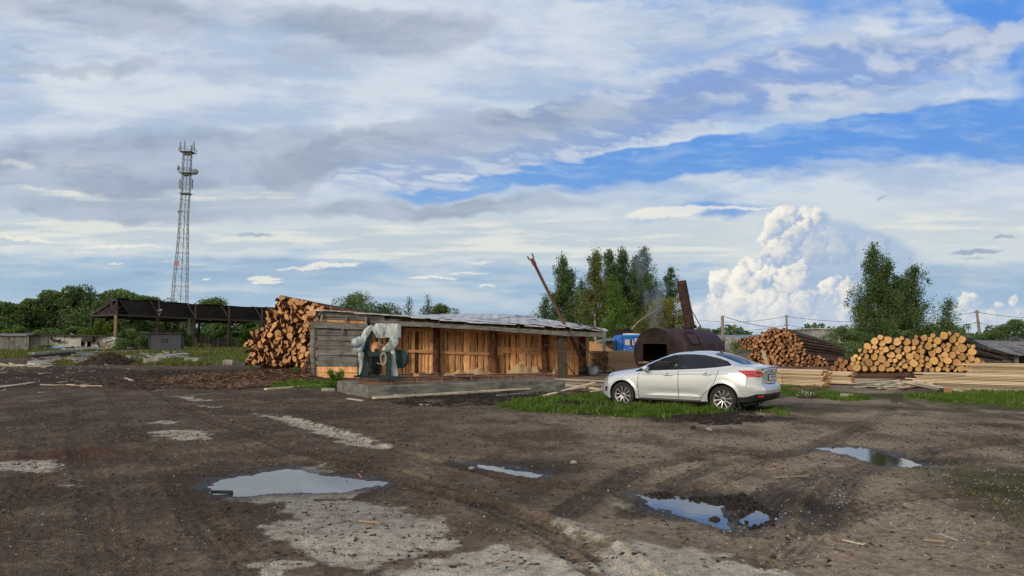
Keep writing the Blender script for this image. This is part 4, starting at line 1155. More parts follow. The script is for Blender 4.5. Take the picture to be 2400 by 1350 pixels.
# ------------------------------------------------------------ logs
def log_variant(i, mats, n=14, rings=5, seed=0):
    """a unit log: radius 1, from y=0 (cut end that shows) to y=1"""
    rnd = random.Random(seed * 31 + i)
    lob = [(rnd.uniform(0, .07), rnd.uniform(0, 6.28)) for _ in range(3)]
    def rad(a): return 1 + sum(am * math.cos((k + 2) * a + ph) for k, (am, ph) in enumerate(lob))
    bend = (rnd.uniform(-.35, .35), rnd.uniform(-.35, .35))
    V, F, MI, RAD = [], [], [], []
    cant = rnd.uniform(-.012, .012), rnd.uniform(-.012, .012)
    for k in range(rings):
        y = k / (rings - 1); sc = (1.04 if k == 0 else 1.0) * (1 - .30 * y) * (1 + rnd.uniform(-.03, .03))
        for j in range(n):
            a = 2 * math.pi * j / n; q = rad(a) * sc
            yy = y + ((cant[0] * math.cos(a) + cant[1] * math.sin(a)) if k == 0 else 0)
            V.append((q * math.cos(a) + bend[0] * math.sin(math.pi * y) * .6, yy, q * math.sin(a) + bend[1] * math.sin(math.pi * y) * .6)); RAD.append(1.0)
    for k in range(rings - 1):
        for j in range(n):
            j2 = (j + 1) % n
            F.append((k * n + j, k * n + j2, (k + 1) * n + j2, (k + 1) * n + j)); MI.append(0)
    for k, ordr in ((0, 1), (rings - 1, -1)):
        b = len(V)
        for j in range(n): V.append(V[k * n + j]); RAD.append(1.0)
        cy = sum(V[k * n + j][1] for j in range(n)) / n; V.append((0 if k == 0 else V[k * n][0] - 1 * .7, cy, 0 if k == 0 else V[k * n][2])); RAD.append(0.0)
        for j in range(n):
            j2 = (j + 1) % n
            F.append((b + j2, b + j, b + n) if ordr > 0 else (b + j, b + j2, b + n)); MI.append(1)
    me = bpy.data.meshes.new('log'); me.from_pydata(V, [], F)
    for m_ in mats: me.materials.append(m_)
    me.polygons.foreach_set('material_index', MI)
    me.polygons.foreach_set('use_smooth', [k == 0 for k in MI])
    a = me.attributes.new('rad', 'FLOAT', 'POINT'); a.data.foreach_set('value', RAD)
    me.update()
    return me

def pack(prof, smin, smax, rmin, rmax, bias, rnd, z0=0.0):
    """drop circles of mixed size into a heap whose top follows prof(s)"""
    C = []
    fails = 0
    while fails < 26 and len(C) < 420:
        r = rmin + (rmax - rmin) * rnd.random() ** bias
        best = None
        for _ in range(46):
            s = rnd.uniform(smin + r, smax - r)
            z = r + z0
            for (cs, cz, cr) in C:
                d = abs(s - cs)
                if d < r + cr:
                    q = cz + math.sqrt((r + cr) ** 2 - d * d)
                    if q > z: z = q
            lim = prof(s)
            if z + r * .5 < lim:
                sc = z / max(lim, .1)
                if best is None or sc < best[0]: best = (sc, s, z)
        if best is None: fails += 1
        else: C.append((best[1], best[2], r * .985)); fails = max(0, fails - 1)
    return C

PILES = []
def pile(name, p0, Y0, fd_az, ad_az, L, prof_px, rmin, rmax, bias, taper, mats, seed, out=.25, jit=2.0, smax=None, dirjit=1.0, z0=0.0):
    """p0: photo column of the near-left foot of the face, at depth Y0"""
    rnd = random.Random(seed)
    A = P(p0, 850, Y0); A = Vector((A.x, A.y))
    fd = Vector((math.sin(R(fd_az)), math.cos(R(fd_az)))); ad = Vector((math.sin(R(ad_az)), math.cos(R(ad_az))))
    pts = []
    for (px, py) in prof_px:
        k = (px - 1200) / FPX
        s = (k * A.y * 1.0 - A.x) / (fd.x - k * fd.y) if abs(fd.x - k * fd.y) > 1e-6 else 0
        for _ in range(3):
            Yc = A.y + fd.y * s
            z = P(px, py, Yc); s = s + (z.x - (A.x + fd.x * s)) / (fd.x - k * fd.y)
        pts.append((s, P(px, py, A.y + fd.y * s).z))
    ps, pz = [q[0] for q in pts], [q[1] for q in pts]
    prof = lambda s: float(np.interp(s, ps, pz))
    C = pack(prof, ps[0], ps[-1] if smax is None else smax, rmin, rmax, bias, rnd, z0)
    res = []
    for (s, z, r) in C:
        o = rnd.uniform(-out, out * .6)
        b = A + fd * s + ad * o
        g = zfar(b.y)
        ln = L * rnd.uniform(.94, 1.03)
        dz = -z * (1 - taper) - r * .1
        az = R(ad_az + rnd.uniform(-dirjit, dirjit))
        d = Vector((math.sin(az) * ln, math.cos(az) * ln, dz)).normalized()
        res.append(dict(loc=Vector((b.x, b.y, z + g)), d=d, r=r, L=ln, s=s, z=z, top=z + r * 2.2 > prof(s), smin=ps[0], smax=ps[-1], lim=prof(s), pile=name, mats=mats, roll=rnd.uniform(0, 6.28), v=rnd.randrange(6)))
    PILES.append(res)
    return A, fd, ad, C
M = MATS
pile('west', 578, 45.2, 130, 44, 6.2, [(578, 848), (584, 805), (600, 782), (620, 752), (636, 725), (652, 700), (668, 694), (690, 700), (710, 704), (728, 704), (738, 712), (790, 725), (830, 740)],
     .075, .200, 1.6, .80, ('pine_bark', 'end_orange'), 3, out=.42, dirjit=2.8, z0=.22, smax=8.4)
pile('middle', 1722, 39.6, 118, 42, 6.4, [(1722, 858), (1724, 846), (1745, 838), (1758, 822), (1775, 795), (1795, 775), (1812, 767), (1838, 769), (1858, 778), (1880, 800), (1892, 830), (1912, 832), (1930, 836), (1942, 850)],
     .055, .112, 1.3, .72, ('dark_bark', 'end_brown'), 5, out=.14, z0=.30)
pile('east', 1992, 32.6, 100, 44, 6.0, [(1992, 858), (2000, 836), (2022, 812), (2040, 797), (2062, 786), (2085, 790), (2110, 787), (2135, 790), (2160, 784), (2185, 783), (2205, 786), (2222, 776), (2245, 780), (2265, 796), (2285, 812), (2296, 838), (2312, 856)],
     .080, .178, 1.4, .70, ('grey_bark', 'end_yellow'), 8, out=.12, z0=.34)
pile('little', 1946, 33.6, 95, 40, 3.0, [(1946, 862), (1952, 845), (1972, 838), (1992, 845), (2004, 858)], .10, .17, 1.2, .8, ('grey_bark', 'end_brown'), 9, out=.1, z0=.0)
pile('back', 1722, 49.0, 105, 45, 5.0, [(1722, 800), (1730, 795), (1755, 788), (1775, 786), (1805, 788), (1830, 796)], .07, .12, 1.2, .8, ('dark_bark', 'end_brown'), 12, out=.1, z0=1.1)

def finish_logs():
    allL = [l for p in PILES for l in p]
    def px(l): return l['r'] / l['loc'].y * (1.0 if l['loc'].x / l['loc'].y > -.265 else 1)
    for l in allL:
        hid = l['pile'] == 'west' and (l['loc'].x / l['loc'].y > -.262) and l['z'] < 3.2      # behind the shed's end wall
        l['key'] = px(l) * (0 if hid else 1); l['hid'] = hid
    allL = [l for l in allL if not l['hid']]
    allL.sort(key=lambda l: -l['key'])
    single, rest = allL[:300], allL[300:]
    print('LOGS', {p[0]['pile']: len(p) for p in PILES}, len(single), len(rest))
    var = {}
    for l in allL:
        if l['mats'] not in var: var[l['mats']] = [log_variant(i, [M[q] for q in l['mats']], seed=len(var) + 1) for i in range(6)]
    SIZE = lambda r, a, b: 'thick' if r > b else ('medium' if r > a else 'slender')
    def label(l):
        f = (l['s'] - l['smin']) / (l['smax'] - l['smin'])
        h = 'top layer' if l['top'] else ('bottom layers' if l['z'] < .38 * l['lim'] else ('upper half' if l['z'] > .66 * l['lim'] else 'middle'))
        if l['pile'] == 'west':
            side = 'outer left flank' if f < .3 else ('broad face' if f < .62 else 'end beside grey shed')
            return '%s pine log, %s of tall pile, %s' % (SIZE(l['r'], .145, .20), h, side)
        if l['pile'] == 'east':
            side = 'left third' if f < .34 else ('central part' if f < .67 else 'right third')
            return '%s yellow-ended log, %s of wide pile, %s' % (SIZE(l['r'], .14, .19), h, side)
        if l['pile'] == 'middle': return '%s brown-ended log, %s of the thin-log heap behind the car' % (SIZE(l['r'], .085, .105), h)
        if l['pile'] == 'little': return '%s short log in the low heap between two right-hand piles' % SIZE(l['r'], .125, .15)
        return 'thin log on the far stack behind the heap of thin logs'
    GR = dict(west='logs of the tall pile beside the shed', east='logs of the wide yellow-ended pile', middle='thin logs of the heap behind the car', little='short logs of the low heap', back='thin logs of the far stack')
    def mat(l):
        y = l['d']; x = y.cross(Vector((0, 0, 1))).normalized(); z = x.cross(y)
        Mr = Matrix((x, y, z)).transposed() @ Matrix.Rotation(l['roll'], 3, 'Y')
        return Mr
    for l in single:
        o = link(var[l['mats']][l['v']], 'log'); o.location = l['loc']; o.rotation_euler = mat(l).to_euler(); o.scale = (l['r'], l['L'], l['r'])
        tag(o, label(l), 'log', GR[l['pile']])
    # the smallest ones, past three hundred
    V, F, MI, RA, RN, b = [], [], [], [], [], 0
    mlist = []
    for l in rest:
        me = var[l['mats']][l['v']]
        for q in l['mats']:
            if q not in mlist: mlist.append(q)
        Mr = mat(l)
        for v in me.vertices: V.append(l['loc'] + Mr @ Vector((v.co.x * l['r'], v.co.y * l['L'], v.co.z * l['r'])))
        RA.extend([a.value for a in me.attributes['rad'].data])
        rv = random.random()
        for p in me.polygons:
            F.append([b + k for k in p.vertices]); MI.append(mlist.index(l['mats'][p.material_index])); RN.append(rv)
        b = len(V)
    if rest:
        me = bpy.data.meshes.new('small_logs'); me.from_pydata([tuple(v) for v in V], [], F)
        for q in mlist: me.materials.append(M[q])
        me.polygons.foreach_set('material_index', MI)
        me.polygons.foreach_set('use_smooth', [len(f) == 4 for f in F])
        a = me.attributes.new('rad', 'FLOAT', 'POINT'); a.data.foreach_set('value', RA)
        a = me.attributes.new('rnd', 'FLOAT', 'FACE'); a.data.foreach_set('value', RN)
        tag(link(me, 'small_logs'), 'many smaller logs filling the heaps between the larger ones, mostly behind the car', 'logs', kind='stuff')
    # bearers under the piles
    def lone(p0, p1, r, lab, mats, cat='log', grp=None):
        p0, p1 = Vector(p0), Vector(p1)
        if mats not in var: var[mats] = [log_variant(i, [M[q] for q in mats], seed=len(var) + 1) for i in range(6)]
        o = link(var[mats][random.randrange(6)], 'log'); d = p1 - p0
        o.location = p0; o.rotation_euler = mat(dict(d=d.normalized(), roll=1.0)).to_euler(); o.scale = (r, d.length, r); tag(o, lab, cat, grp); return o
    W, E_ = ('pine_bark', 'end_orange'), ('grey_bark', 'end_yellow'); D_ = ('dark_bark', 'end_brown')
    lone((-15.4, 45.9, .13), (-9.6, 41.3, .13), .13, 'bearer log lying crosswise under the front of the tall pile', D_)
    lone((-12.9, 48.2, .13), (-7.5, 44.0, .13), .13, 'bearer log lying crosswise under the back of the tall pile', D_)
    lone(P(1950, 868, 37.0), P(1800, 862, 38.0), .15, 'long dark bearer log under the heap of thin logs', D_)
    a = P(1990, 868, 33.0); c_ = P(2320, 868, 31.6); a.z = c_.z = .17
    lone(a, c_, .17, 'long dark bearer log under the wide yellow-ended pile', D_)
    a = a + Vector((1.8, 1.9, 0)); c_ = c_ + Vector((1.8, 1.9, 0)); lone(a, c_, .17, 'rear bearer log half hidden under the wide yellow-ended pile', D_)
    g = G(1922, 922); lone((g.x, g.y, .16), (g.x - .85, g.y + .25, .10), .105, 'short weathered log lying on the grass right of the car', ('grey_bark', 'end_brown'))
    g = G(1912, 936); lone((g.x + .1, g.y, .08), (g.x - .5, g.y + .1, .06), .075, 'short pale stub of wood below the weathered log on the grass', ('grey_bark', 'end_brown'))
    g = G(2222, 926); lone((g.x, g.y, .12), (g.x + .25, g.y + .9, .12), .12, 'short round log at the right foot of the offcut heap', ('grey_bark', 'end_brown'))
    g = G(1985, 934)
    mb = MB(); mb.box((0, 0, .07), (.32, .16, .14), (0, 0, .2), jit=.008); o = mb.build('wood_block', M['pale_board'], loc=(g.x, g.y, 0)); tag(o, 'squared block of sawn wood on the grass edge right of the car', 'wood block')
finish_logs()

# ------------------------------------------------------------ sawn boards
def board_mesh(mats):
    out = []
    for i in range(4):
        rnd = random.Random(i + 40); mb = MB(); n = 9; vs = []
        w = [rnd.uniform(-.04, .04) for _ in range(n)]
        for k in range(n):
            x = k / (n - 1)
            for (y, z) in ((-.5, -.5), (.5, -.5), (.5, .5), (-.5, .5)): vs.append((x, y * (1 + w[k] * .6), z + w[k] * 1.2 * math.sin(k)))
        fs = [(k * 4 + j, k * 4 + (j + 1) % 4, (k + 1) * 4 + (j + 1) % 4, (k + 1) * 4 + j) for k in range(n - 1) for j in range(4)] + [(3, 2, 1, 0), tuple(4 * (n - 1) + j for j in range(4))]
        mi = [0] * ((n - 1) * 4) + [1, 1]
        me = bpy.data.meshes.new('board'); me.from_pydata(vs, [], fs)
        for q in mats: me.materials.append(M[q])
        me.polygons.foreach_set('material_index', mi); me.update(); out.append(me)
    return out
BV = {k: board_mesh(k) for k in (('fresh_board', 'batten_end'), ('brown_board', 'batten_end'), ('pale_board', 'pale_board'), ('fresh_board', 'fresh_board'))}
def put_board(kind, a, az, L, w, t, lab, grp=None, tilt=0.0, roll=0.0, name='board', cat='board'):
    o = link(BV[kind][random.randrange(4)], name, None, a)
    o.rotation_euler = Euler((roll, -tilt, R(90 - az)), 'XYZ'); o.scale = (L, w, t); tag(o, lab, cat, grp); return o
def stack(kind, foot, az, L, w, t, nx, nz, grp, where, z0=.1, jl=.12, gap=.004, slope=0.0, inward=1, sel=None):
    """foot: ground point of the near corner of the pile's visible end; boards run along az; further columns lie on the far side"""
    d = Vector((math.sin(R(az)), math.cos(R(az)), 0)); q = Vector((-d.y, d.x, 0)) * inward
    for k in range(nz):
        for j in range(nx):
            vis = (k == nz - 1) or j == 0 or (sel is None)
            if not vis: continue
            b = Vector(foot) + q * (j * (w + gap)) + d * random.uniform(-jl, jl); b.z = z0 + k * (t + gap) + t / 2
            h = 'top layer' if k == nz - 1 else ('lowest layers' if k < nz * .3 else 'middle layers')
            pos = 'near edge' if j == 0 else ('far edge' if j == nx - 1 else 'inside')
            put_board(kind, b, az + random.uniform(-.25, .25), L * random.uniform(.975, 1.01), w * random.uniform(.78, 1), t * random.uniform(.66, 1.0), 'sawn board, %s, %s, of %s' % (h, pos, where), grp, tilt=slope + random.uniform(-.002, .002))
# stack beyond the shed: orange end grain to the left, brown sides to the right
f = G(1424, 877); 
stack(('brown_board', 'batten_end'), (f.x, f.y, 0), 62, 4.0, .15, .064, 11, 15, 'boards of the brown stack beyond the shed', 'the brown stack beyond the shed', z0=.14, jl=.05)
f = G(1932, 912)
stack(('fresh_board', 'batten_end'), (f.x, f.y, 0), -44, 6.0, .13, .046, 5, 12, 'boards of the stack behind the car tail', 'the pale stack behind the car tail', z0=.06, jl=.07, inward=-1)
f = G(1994, 905)
stack(('fresh_board', 'batten_end'), (f.x, f.y, 0), -46, 3.2, .13, .046, 4, 9, 'boards of the small stack under the log heap', 'the small stack under the low log heap', z0=.08, jl=.10, inward=-1)
f = G(2142, 912)
stack(('fresh_board', 'fresh_board'), (f.x, f.y, 0), 134, 7.5, .16, .036, 5, 11, 'boards of the long stack at the right edge', 'the long low stack at the right edge', z0=.05, jl=.35, sel=1, gap=.013)
f = G(2262, 892)
stack(('fresh_board', 'fresh_board'), (f.x, f.y, 0), 126, 7.5, .16, .036, 4, 13, 'boards of the rear long stack', 'the rear stack at the right edge', z0=.12, jl=.25, sel=1, gap=.013)
# offcut heap
rnd_ = random.Random(4)
gc = G(2125, 912)
for i in range(26):
    b = gc + Vector((rnd_.uniform(-1.0, .9), rnd_.uniform(-.5, .6), .04 + .012 * i * .9))
    az = 70 + rnd_.uniform(-38, 30)
    L = rnd_.uniform(.9, 2.2)
    d = Vector((math.sin(R(az)), math.cos(R(az)), 0)); b = b - d * L / 2
    b.z = .03 + .30 * max(0, 1 - abs((b + d * L / 2 - gc).x) / 1.5) * (i / 26)
    put_board(('pale_board', 'pale_board'), b, az, L, rnd_.uniform(.10, .26), .028, 'pale offcut plank in the jumbled heap in front of the long stack', 'offcut planks of the jumbled heap', tilt=rnd_.uniform(-.06, .10), roll=rnd_.uniform(-.15, .15), name='plank', cat='plank')
gq = G(2185, 922)
for i, (dx, dy, w) in enumerate(((0, 0, .34), (-.10, .38, .32), (.24, -.30, .26))):
    put_board(('pale_board', 'pale_board'), (gq.x - .75 + dx, gq.y + .35 + dy, .36), 118, 1.35, w, .03, ('broad pale panel sloping down on the front of the offcut heap', 'broad pale panel behind the front one on the offcut heap', 'narrow pale panel at the foot of the offcut heap')[i], tilt=-.20, roll=.08, name='plank', cat='plank')
# loose boards by the slab, yard planks
def loose(p0, p1, w, t, mat, lab, z0=None, z1=None, cat='plank'):
    a, c = G(*p0), G(*p1)
    a.z = gz(a.x, a.y) + t / 2 + .01 if z0 is None else z0; c.z = gz(c.x, c.y) + t / 2 + .01 if z1 is None else z1
    d = c - a; az = math.degrees(math.atan2(d.x, d.y))
    put_board(mat, a, az, d.length, w, t, lab, tilt=math.asin(d.z / d.length), name='plank', cat=cat)
PB, FB = ('pale_board', 'pale_board'), ('fresh_board', 'fresh_board')
loose((1278, 932), (1392, 908), .14, .05, FB, 'yellow plank slanting on the soil between the slab end and the car nose', None, .16)
loose((1320, 900), (1425, 908), .16, .05, FB, 'pale plank lying across the soil behind the slanting yellow one')
loose((1300, 893), (1440, 899), .14, .05, PB, 'weathered plank lying furthest back beside the slab end')
loose((1310, 903), (1400, 915), .12, .05, FB, 'short fresh plank under the slanting yellow one')
loose((1385, 922), (1440, 912), .10, .04, FB, 'short plank poking out in front of the car nose')
loose((622, 918), (765, 906), .12, .05, FB, 'long yellow board lying on the dirt left of the concrete slab')
loose((-20, 914), (78, 901), .14, .03, PB, 'split pale slab of wood lying at the left edge of the yard')
loose((-30, 908), (60, 904), .08, .03, FB, 'thin yellow strip beside the split pale slab')
loose((95, 905), (240, 908), .06, .03, PB, 'long thin dark strip across the wheel tracks')
loose((157, 906), (175, 906), .09, .03, ('fresh_board', 'batten_end'), 'small orange chip on the thin dark strip', cat='chip')
loose((190, 905), (212, 905), .09, .03, ('fresh_board', 'batten_end'), 'longer orange chip on the right of the thin dark strip', cat='chip')
loose((290, 888), (312, 900), .07, .04, PB, 'short grey stick on the dirt left of the bark litter')
loose((815, 939), (850, 943), .07, .03, PB, 'small white stick at the left corner of the slab')
loose((1812, 1130), (1895, 1128), .02, .01, ('brown_board', 'batten_end'), 'thin brown stick lying on the bare ground below the car')
loose((1975, 1276), (2025, 1287), .010, .008, PB, 'pale splinter of wood on the gravel at the lower right')
loose((2205, 1262), (2245, 1278), .012, .008, PB, 'thin splinter beside the white scrap at the lower right')
loose((2165, 1276), (2215, 1280), .012, .01, ('brown_board', 'batten_end'), 'dark splinter left of the white scrap')
loose((840, 1230), (890, 1235), .01, .01, ('brown_board', 'batten_end'), 'dark twig on the bare concrete patch')
loose((790, 912), (850, 908), .10, .04, FB, 'short orange board end at the foot of the grey shed wall')
loose((2020, 868), (2110, 872), .12, .04, PB, 'grey board lying on the ground before the wide log pile')
loose((1755, 868), (1740, 856), .05, .05, PB, 'stub of board behind the car')
a = P(1800, 862, 24.6); c_ = P(1787, 822, 25.2); d = c_ - a
# ------------------------------------------------------------ plank shed
def build_shed():
    root = empty('plank_shed', P(1050, 885, 34), 0, 'long low open-fronted plank shed with a sagging grey sheet roof and orange slab-board wall', 'shed')
    inv = -Vector(root.location)
    YF, YB = 33.0, 34.3
    def B(mb, name, mat, parent=root): return mb.build(name, mat, parent, tuple(inv))
    gx = lambda px, Y: P(px, 850, Y).x
    # grey horizontal plank front, left
    mb = MB(); rnd = random.Random(3)
    xl, xr = gx(742, YF), gx(842, YF)
    z = .10; ys = [888, 873, 859, 844.5, 833, 820, 810, 799, 787, 776]
    zs = [P(742, y, YF).z for y in ys]; zs[0] = .03
    for k in range(len(zs) - 1):
        z0, z1 = zs[k], zs[k + 1]
        mb.bar((xl, YF + rnd.uniform(-.02, .02), (z0 + z1) / 2 + .01), (xr + rnd.uniform(-.03, .05), YF + rnd.uniform(-.02, .02), (z0 + z1) / 2 + rnd.uniform(-.07, 0)), .07, (z1 - z0) * .93, mi=1 if k < 2 else 0, jit=.008)
    B(mb, 'plank_wall', [M['grey_plank'], M['fresh_slab']])
    # upper band
    mb = MB()
    xr2 = gx(935, YF)
    for (ya, yb, xa, xb, yf, mi) in ((776, 771, 742, 862, 0, 0), (768, 754, 728, 862, -.16, 0), (754, 748, 745, 855, 0, 1), (748, 743, 745, 940, .02, 0), (742, 731, 740, 900, .0, 0), (757, 746, 862, 925, .03, 0)):
        za, zb_ = P(xa, ya, YF).z, P(xa, yb, YF).z
        mb.bar((gx(xa, YF), YF + yf, (za + zb_) / 2), (gx(xb, YF), YF + yf, (za + zb_) / 2 - .10), .09, zb_ - za, mi=mi, jit=.012)
    B(mb, 'upper_boards', [M['grey_plank'], M['fresh_slab']])
    mb = MB(); mb.path([(gx(735, YF) - .02, YF - .05, 0), (gx(733, YF), YF - .04, 1.2), (gx(735, YF), YF - .03, 2.55)], [.15, .14, .13], 10, wob=.05); B(mb, 'corner_post', M['grey_plank'])
    # short struts under the eave
    for (a, c) in (((751, 732), (739, 750)), ((756, 735), (752, 754)), ((812, 745), (799, 783))):
        mb = MB(); mb.bar(P(*a, YF - .14), P(*c, YF - .22), .10, .05, jit=.01); B(mb, 'strut', M['weathered'])
    mb = MB(); mb.bar(P(858, 742, YF - .1), P(858, 772, YF - .1), .14, .10, jit=.01); B(mb, 'strut', M['weathered'])
    mb = MB(); mb.box(P(731, 735, YF - .10), (.42, .5, .20), (0, 0, .1), jit=.02); mb.box(P(729, 741, YF - .06), (.34, .4, .12), (0, 0, -.1), jit=.02); B(mb, 'beam_end', M['fresh_slab'])
    # dark leaning prop by the log pile
    # recessed wall of vertical slabs
    mb = MB(); rnd = random.Random(9)
    xa, xb = gx(838, YB), gx(1375, 36.2)
    def yw(x): return lerp(YB, 36.2, (x - xa) / (xb - xa))
    def topz(x):
        px = 1200 + FPX * x / yw(x)
        return P(px, np.interp(px, [838, 1375], [757, 779]), yw(x)).z
    x = xa
    while x < xb:
        px = 1200 + FPX * x / yw(x)
        narrow = px < 1000
        w = rnd.uniform(.10, .20) if narrow else (rnd.uniform(.20, .36) if rnd.random() < .85 else .09)
        z0 = rnd.uniform(.0, .06); z1 = topz(x) + rnd.uniform(-.02, .03); n = 8; am = .006 if narrow else .022
        Lf = [rnd.uniform(-am, am) for _ in range(n)]; Rt = [rnd.uniform(-am, am) for _ in range(n)]
        vs = []
        tw = rnd.uniform(-.02, .02)
        for k in range(n):
            q = k / (n - 1); z_ = lerp(z0, z1, q); le = x + Lf[k] + tw * q; re = x + w - .012 + Rt[k] + tw * q
            y0 = yw(x) + rnd.uniform(-.004, .004)
            vs += [(le, y0, z_), ((le + re) / 2, y0 - .035, z_), (re, y0, z_), (re, y0 + .02, z_), (le, y0 + .02, z_)]
        fs = [(k * 5 + j, k * 5 + (j + 1) % 5, (k + 1) * 5 + (j + 1) % 5, (k + 1) * 5 + j) for k in range(n - 1) for j in range(5)] + [tuple(5 * (n - 1) + j for j in range(5))]
        barky = w < .17 and (narrow and rnd.random() < .4)
        mb.add(vs, fs, 1 if barky else 0, False)
        x += w + (rnd.uniform(.002, .012) if narrow else rnd.uniform(.0, .028))
    B(mb, 'slab_wall', [M['fresh_slab'], M['pine_bark']])
    mb = MB()
    mb.add([(xa, YB + .10, 0), (xb, 36.4, 0), (xb, 36.4, 2.2), (xa, YB + .10, 2.7)], [(0, 1, 2, 3)]); 
    B(mb, 'backing', M['dark_beam'])
    # rails on the wall
    for i, (a, c, h) in enumerate((((935, 822), (1024, 825), .13), ((1030, 826), (1152, 829), .13), ((1146, 815), (1275, 821), .14), ((1160, 822), (1275, 829), .14), ((1282, 821), (1306, 823), .13), ((1282, 829), (1372, 838), .13), ((935, 772), (1024, 774), .14), ((1030, 774), (1150, 777), .14), ((1160, 779), (1372, 790), .12), ((1327, 824), (1372, 827), .12), ((1146, 828), (1178, 829), .14))):
        ya = yw(gx(a[0], 37)) - .10; yc = yw(gx(c[0], 38)) - .10
        mb = MB(); mb.bar(P(a[0], a[1], ya), P(c[0], c[1], yc), .05, h, jit=.006); B(mb, 'wall_rail', M['fresh_slab'])
    # bark posts on the wall
    for px, top, r in ((1024, 768, .17), (1157, 774, .19), (1278, 780, .17), (1366, 782, .17), (940, 764, .12)):
        Y = yw(gx(px, 37)) - .28
        a = P(px, top, Y); mb = MB(); mb.path([(a.x + .02, Y, 0), (a.x - .02, Y, a.z * .5), (a.x, Y, a.z)], [r * 1.1, r, r * .92], 12, wob=.06); B(mb, 'bark_post', M['pine_bark'])
    a = P(1317, 785, 33.3); mb = MB(); mb.box((a.x, 33.3, a.z / 2), (.36, .34, a.z), (0, 0, .1), jit=.02); B(mb, 'black_post', M['dark_beam'])
    mb = MB(); mb.bar(P(1157, 772, 34.6), P(1157, 793, 34.6), .36, .10, jit=.01); B(mb, 'post_splice', M['weathered'])
    # eave beams
    mb = MB()
    L = [(885, 757), (1010, 762), (1180, 772), (1310, 781), (1408, 784)]
    for i in range(4): mb.bar(P(*L[i], YF - .05 + .02 * (i % 2)), P(*L[i + 1], YF - .05 + .02 * (i % 2)) + Vector((.1, 0, 0)), .22, .21, jit=.02)
    B(mb, 'eave_beam', M['grey_plank'])
    mb = MB()
    L = [(900, 747), (1060, 756), (1240, 766), (1412, 777)]
    for i in range(3): mb.bar(P(*L[i], YF + .22), P(*L[i + 1], YF + .22), .14, .26, jit=.02)
    for k in range(17):
        px = 905 + k * 31; y = np.interp(px, [900, 1412], [751, 777])
        a = P(px, y, YF - .10); mb.bar(a, a + Vector((.1, 4.6, .35 if px > 960 else -.1)), .12, .15, jit=.015)
    B(mb, 'rafters', M['dark_beam'])
    # purlin
    # roof of overlapping sheets
    Ff = [(726, 727), (800, 731), (900, 739), (1000, 747), (1100, 755), (1200, 761), (1300, 766), (1360, 771), (1425, 776)]
    Bk = [(745, 730), (810, 733.5), (905, 741), (985, 741), (1060, 737.5), (1150, 736.5), (1240, 744), (1325, 757), (1420, 774)]
    mb = MB(); rnd = random.Random(21)
    fp = [P(x_, y_, YF - .28) for x_, y_ in Ff]; bp_ = [P(x_, y_, 38.6 if x_ < 1100 else 38.6) for x_, y_ in Bk]
    def surf(u, v):
        s = u * 8; i = min(int(s), 7); f = s - i
        return lerp(lerp(fp[i], fp[i + 1], f), lerp(bp_[i], bp_[i + 1], f), v)
    NU, NV = 24, 3
    for j in range(NV):
        for i in range(NU):
            u0, u1 = i / NU - .004, (i + 1) / NU + .012; v0, v1 = j / NV - (.02 if j else rnd.uniform(0, .03)), (j + 1) / NV + .04
            dz = [rnd.uniform(-.012, .035) + .02 * ((i + j) % 2) + .02 * (j) for _ in range(4)]
            up = .07 if (j == 0 and rnd.random() < .3) else 0
            cs = [surf(max(u0, 0), max(v0, 0)) + Vector((0, 0, dz[0] + up)), surf(min(u1, 1), max(v0, 0)) + Vector((0, 0, dz[1])), surf(min(u1, 1), min(v1, 1)) + Vector((0, 0, dz[2])), surf(max(u0, 0), min(v1, 1)) + Vector((0, 0, dz[3]))]
            b_ = [c - Vector((0, 0, .03)) for c in cs]
            mb.add(cs + b_, [(0, 1, 2, 3), (7, 6, 5, 4), (0, 4, 5, 1), (1, 5, 6, 2), (2, 6, 7, 3), (3, 7, 4, 0)], rnd=((i * 7919) % 24) / 24)
    B(mb, 'roof', M['roof_sheet'])
    # floor and ends
    mb = MB(); mb.add([(xl, YF, .02), (xl + .1, 38.4, .02), (xl + .1, 38.4, 2.5), (xl, YF, 2.6)], [(0, 1, 2, 3)]); B(mb, 'side_wall', M['grey_plank'])
    mb = MB(); mb.add([(xr, YF + .1, 0), (xr + .3, YB, 0), (xr + .3, YB, 2.5), (xr, YF + .1, 2.5)], [(0, 1, 2, 3)]); B(mb, 'inner_wall', M['dark_beam'])
    # things standing there
    def single(name, lab, cat, mb, mat, grp=None, **k):
        o = mb.build(name, mat, **k); return tag(o, lab, cat, grp)
    mb = MB(); mb.bar(P(699, 829 + 10, 32.6).xyz * 1.0, (P(712, 884, 32.3).x - .9, 32.2, .05), .14, .14)
    a, c = P(727, 830, 33.0), P(706, 884, 32.4); c.z = .03
    mb = MB(); mb.path([c, lerp(c, a, .5) + Vector((.02, 0, 0)), a], [.11, .10, .09], 8, wob=.08); single('leaning_prop', 'brown round prop leaning against the left corner of the grey shed', 'prop', mb, M['pine_bark'])
    mb = MB(); a = P(1233, 781, 34.4); c = P(1239, 872, 34.5); mb.path([a, lerp(a, c, .5) + Vector((.03, 0, 0)), c], [.028, .026, .03], 6); mb.box(c + Vector((0, 0, -.12)), (.10, .03, .28)); single('long_pole', 'long pale pole standing upright against the orange slab wall', 'pole', mb, M['weathered'])
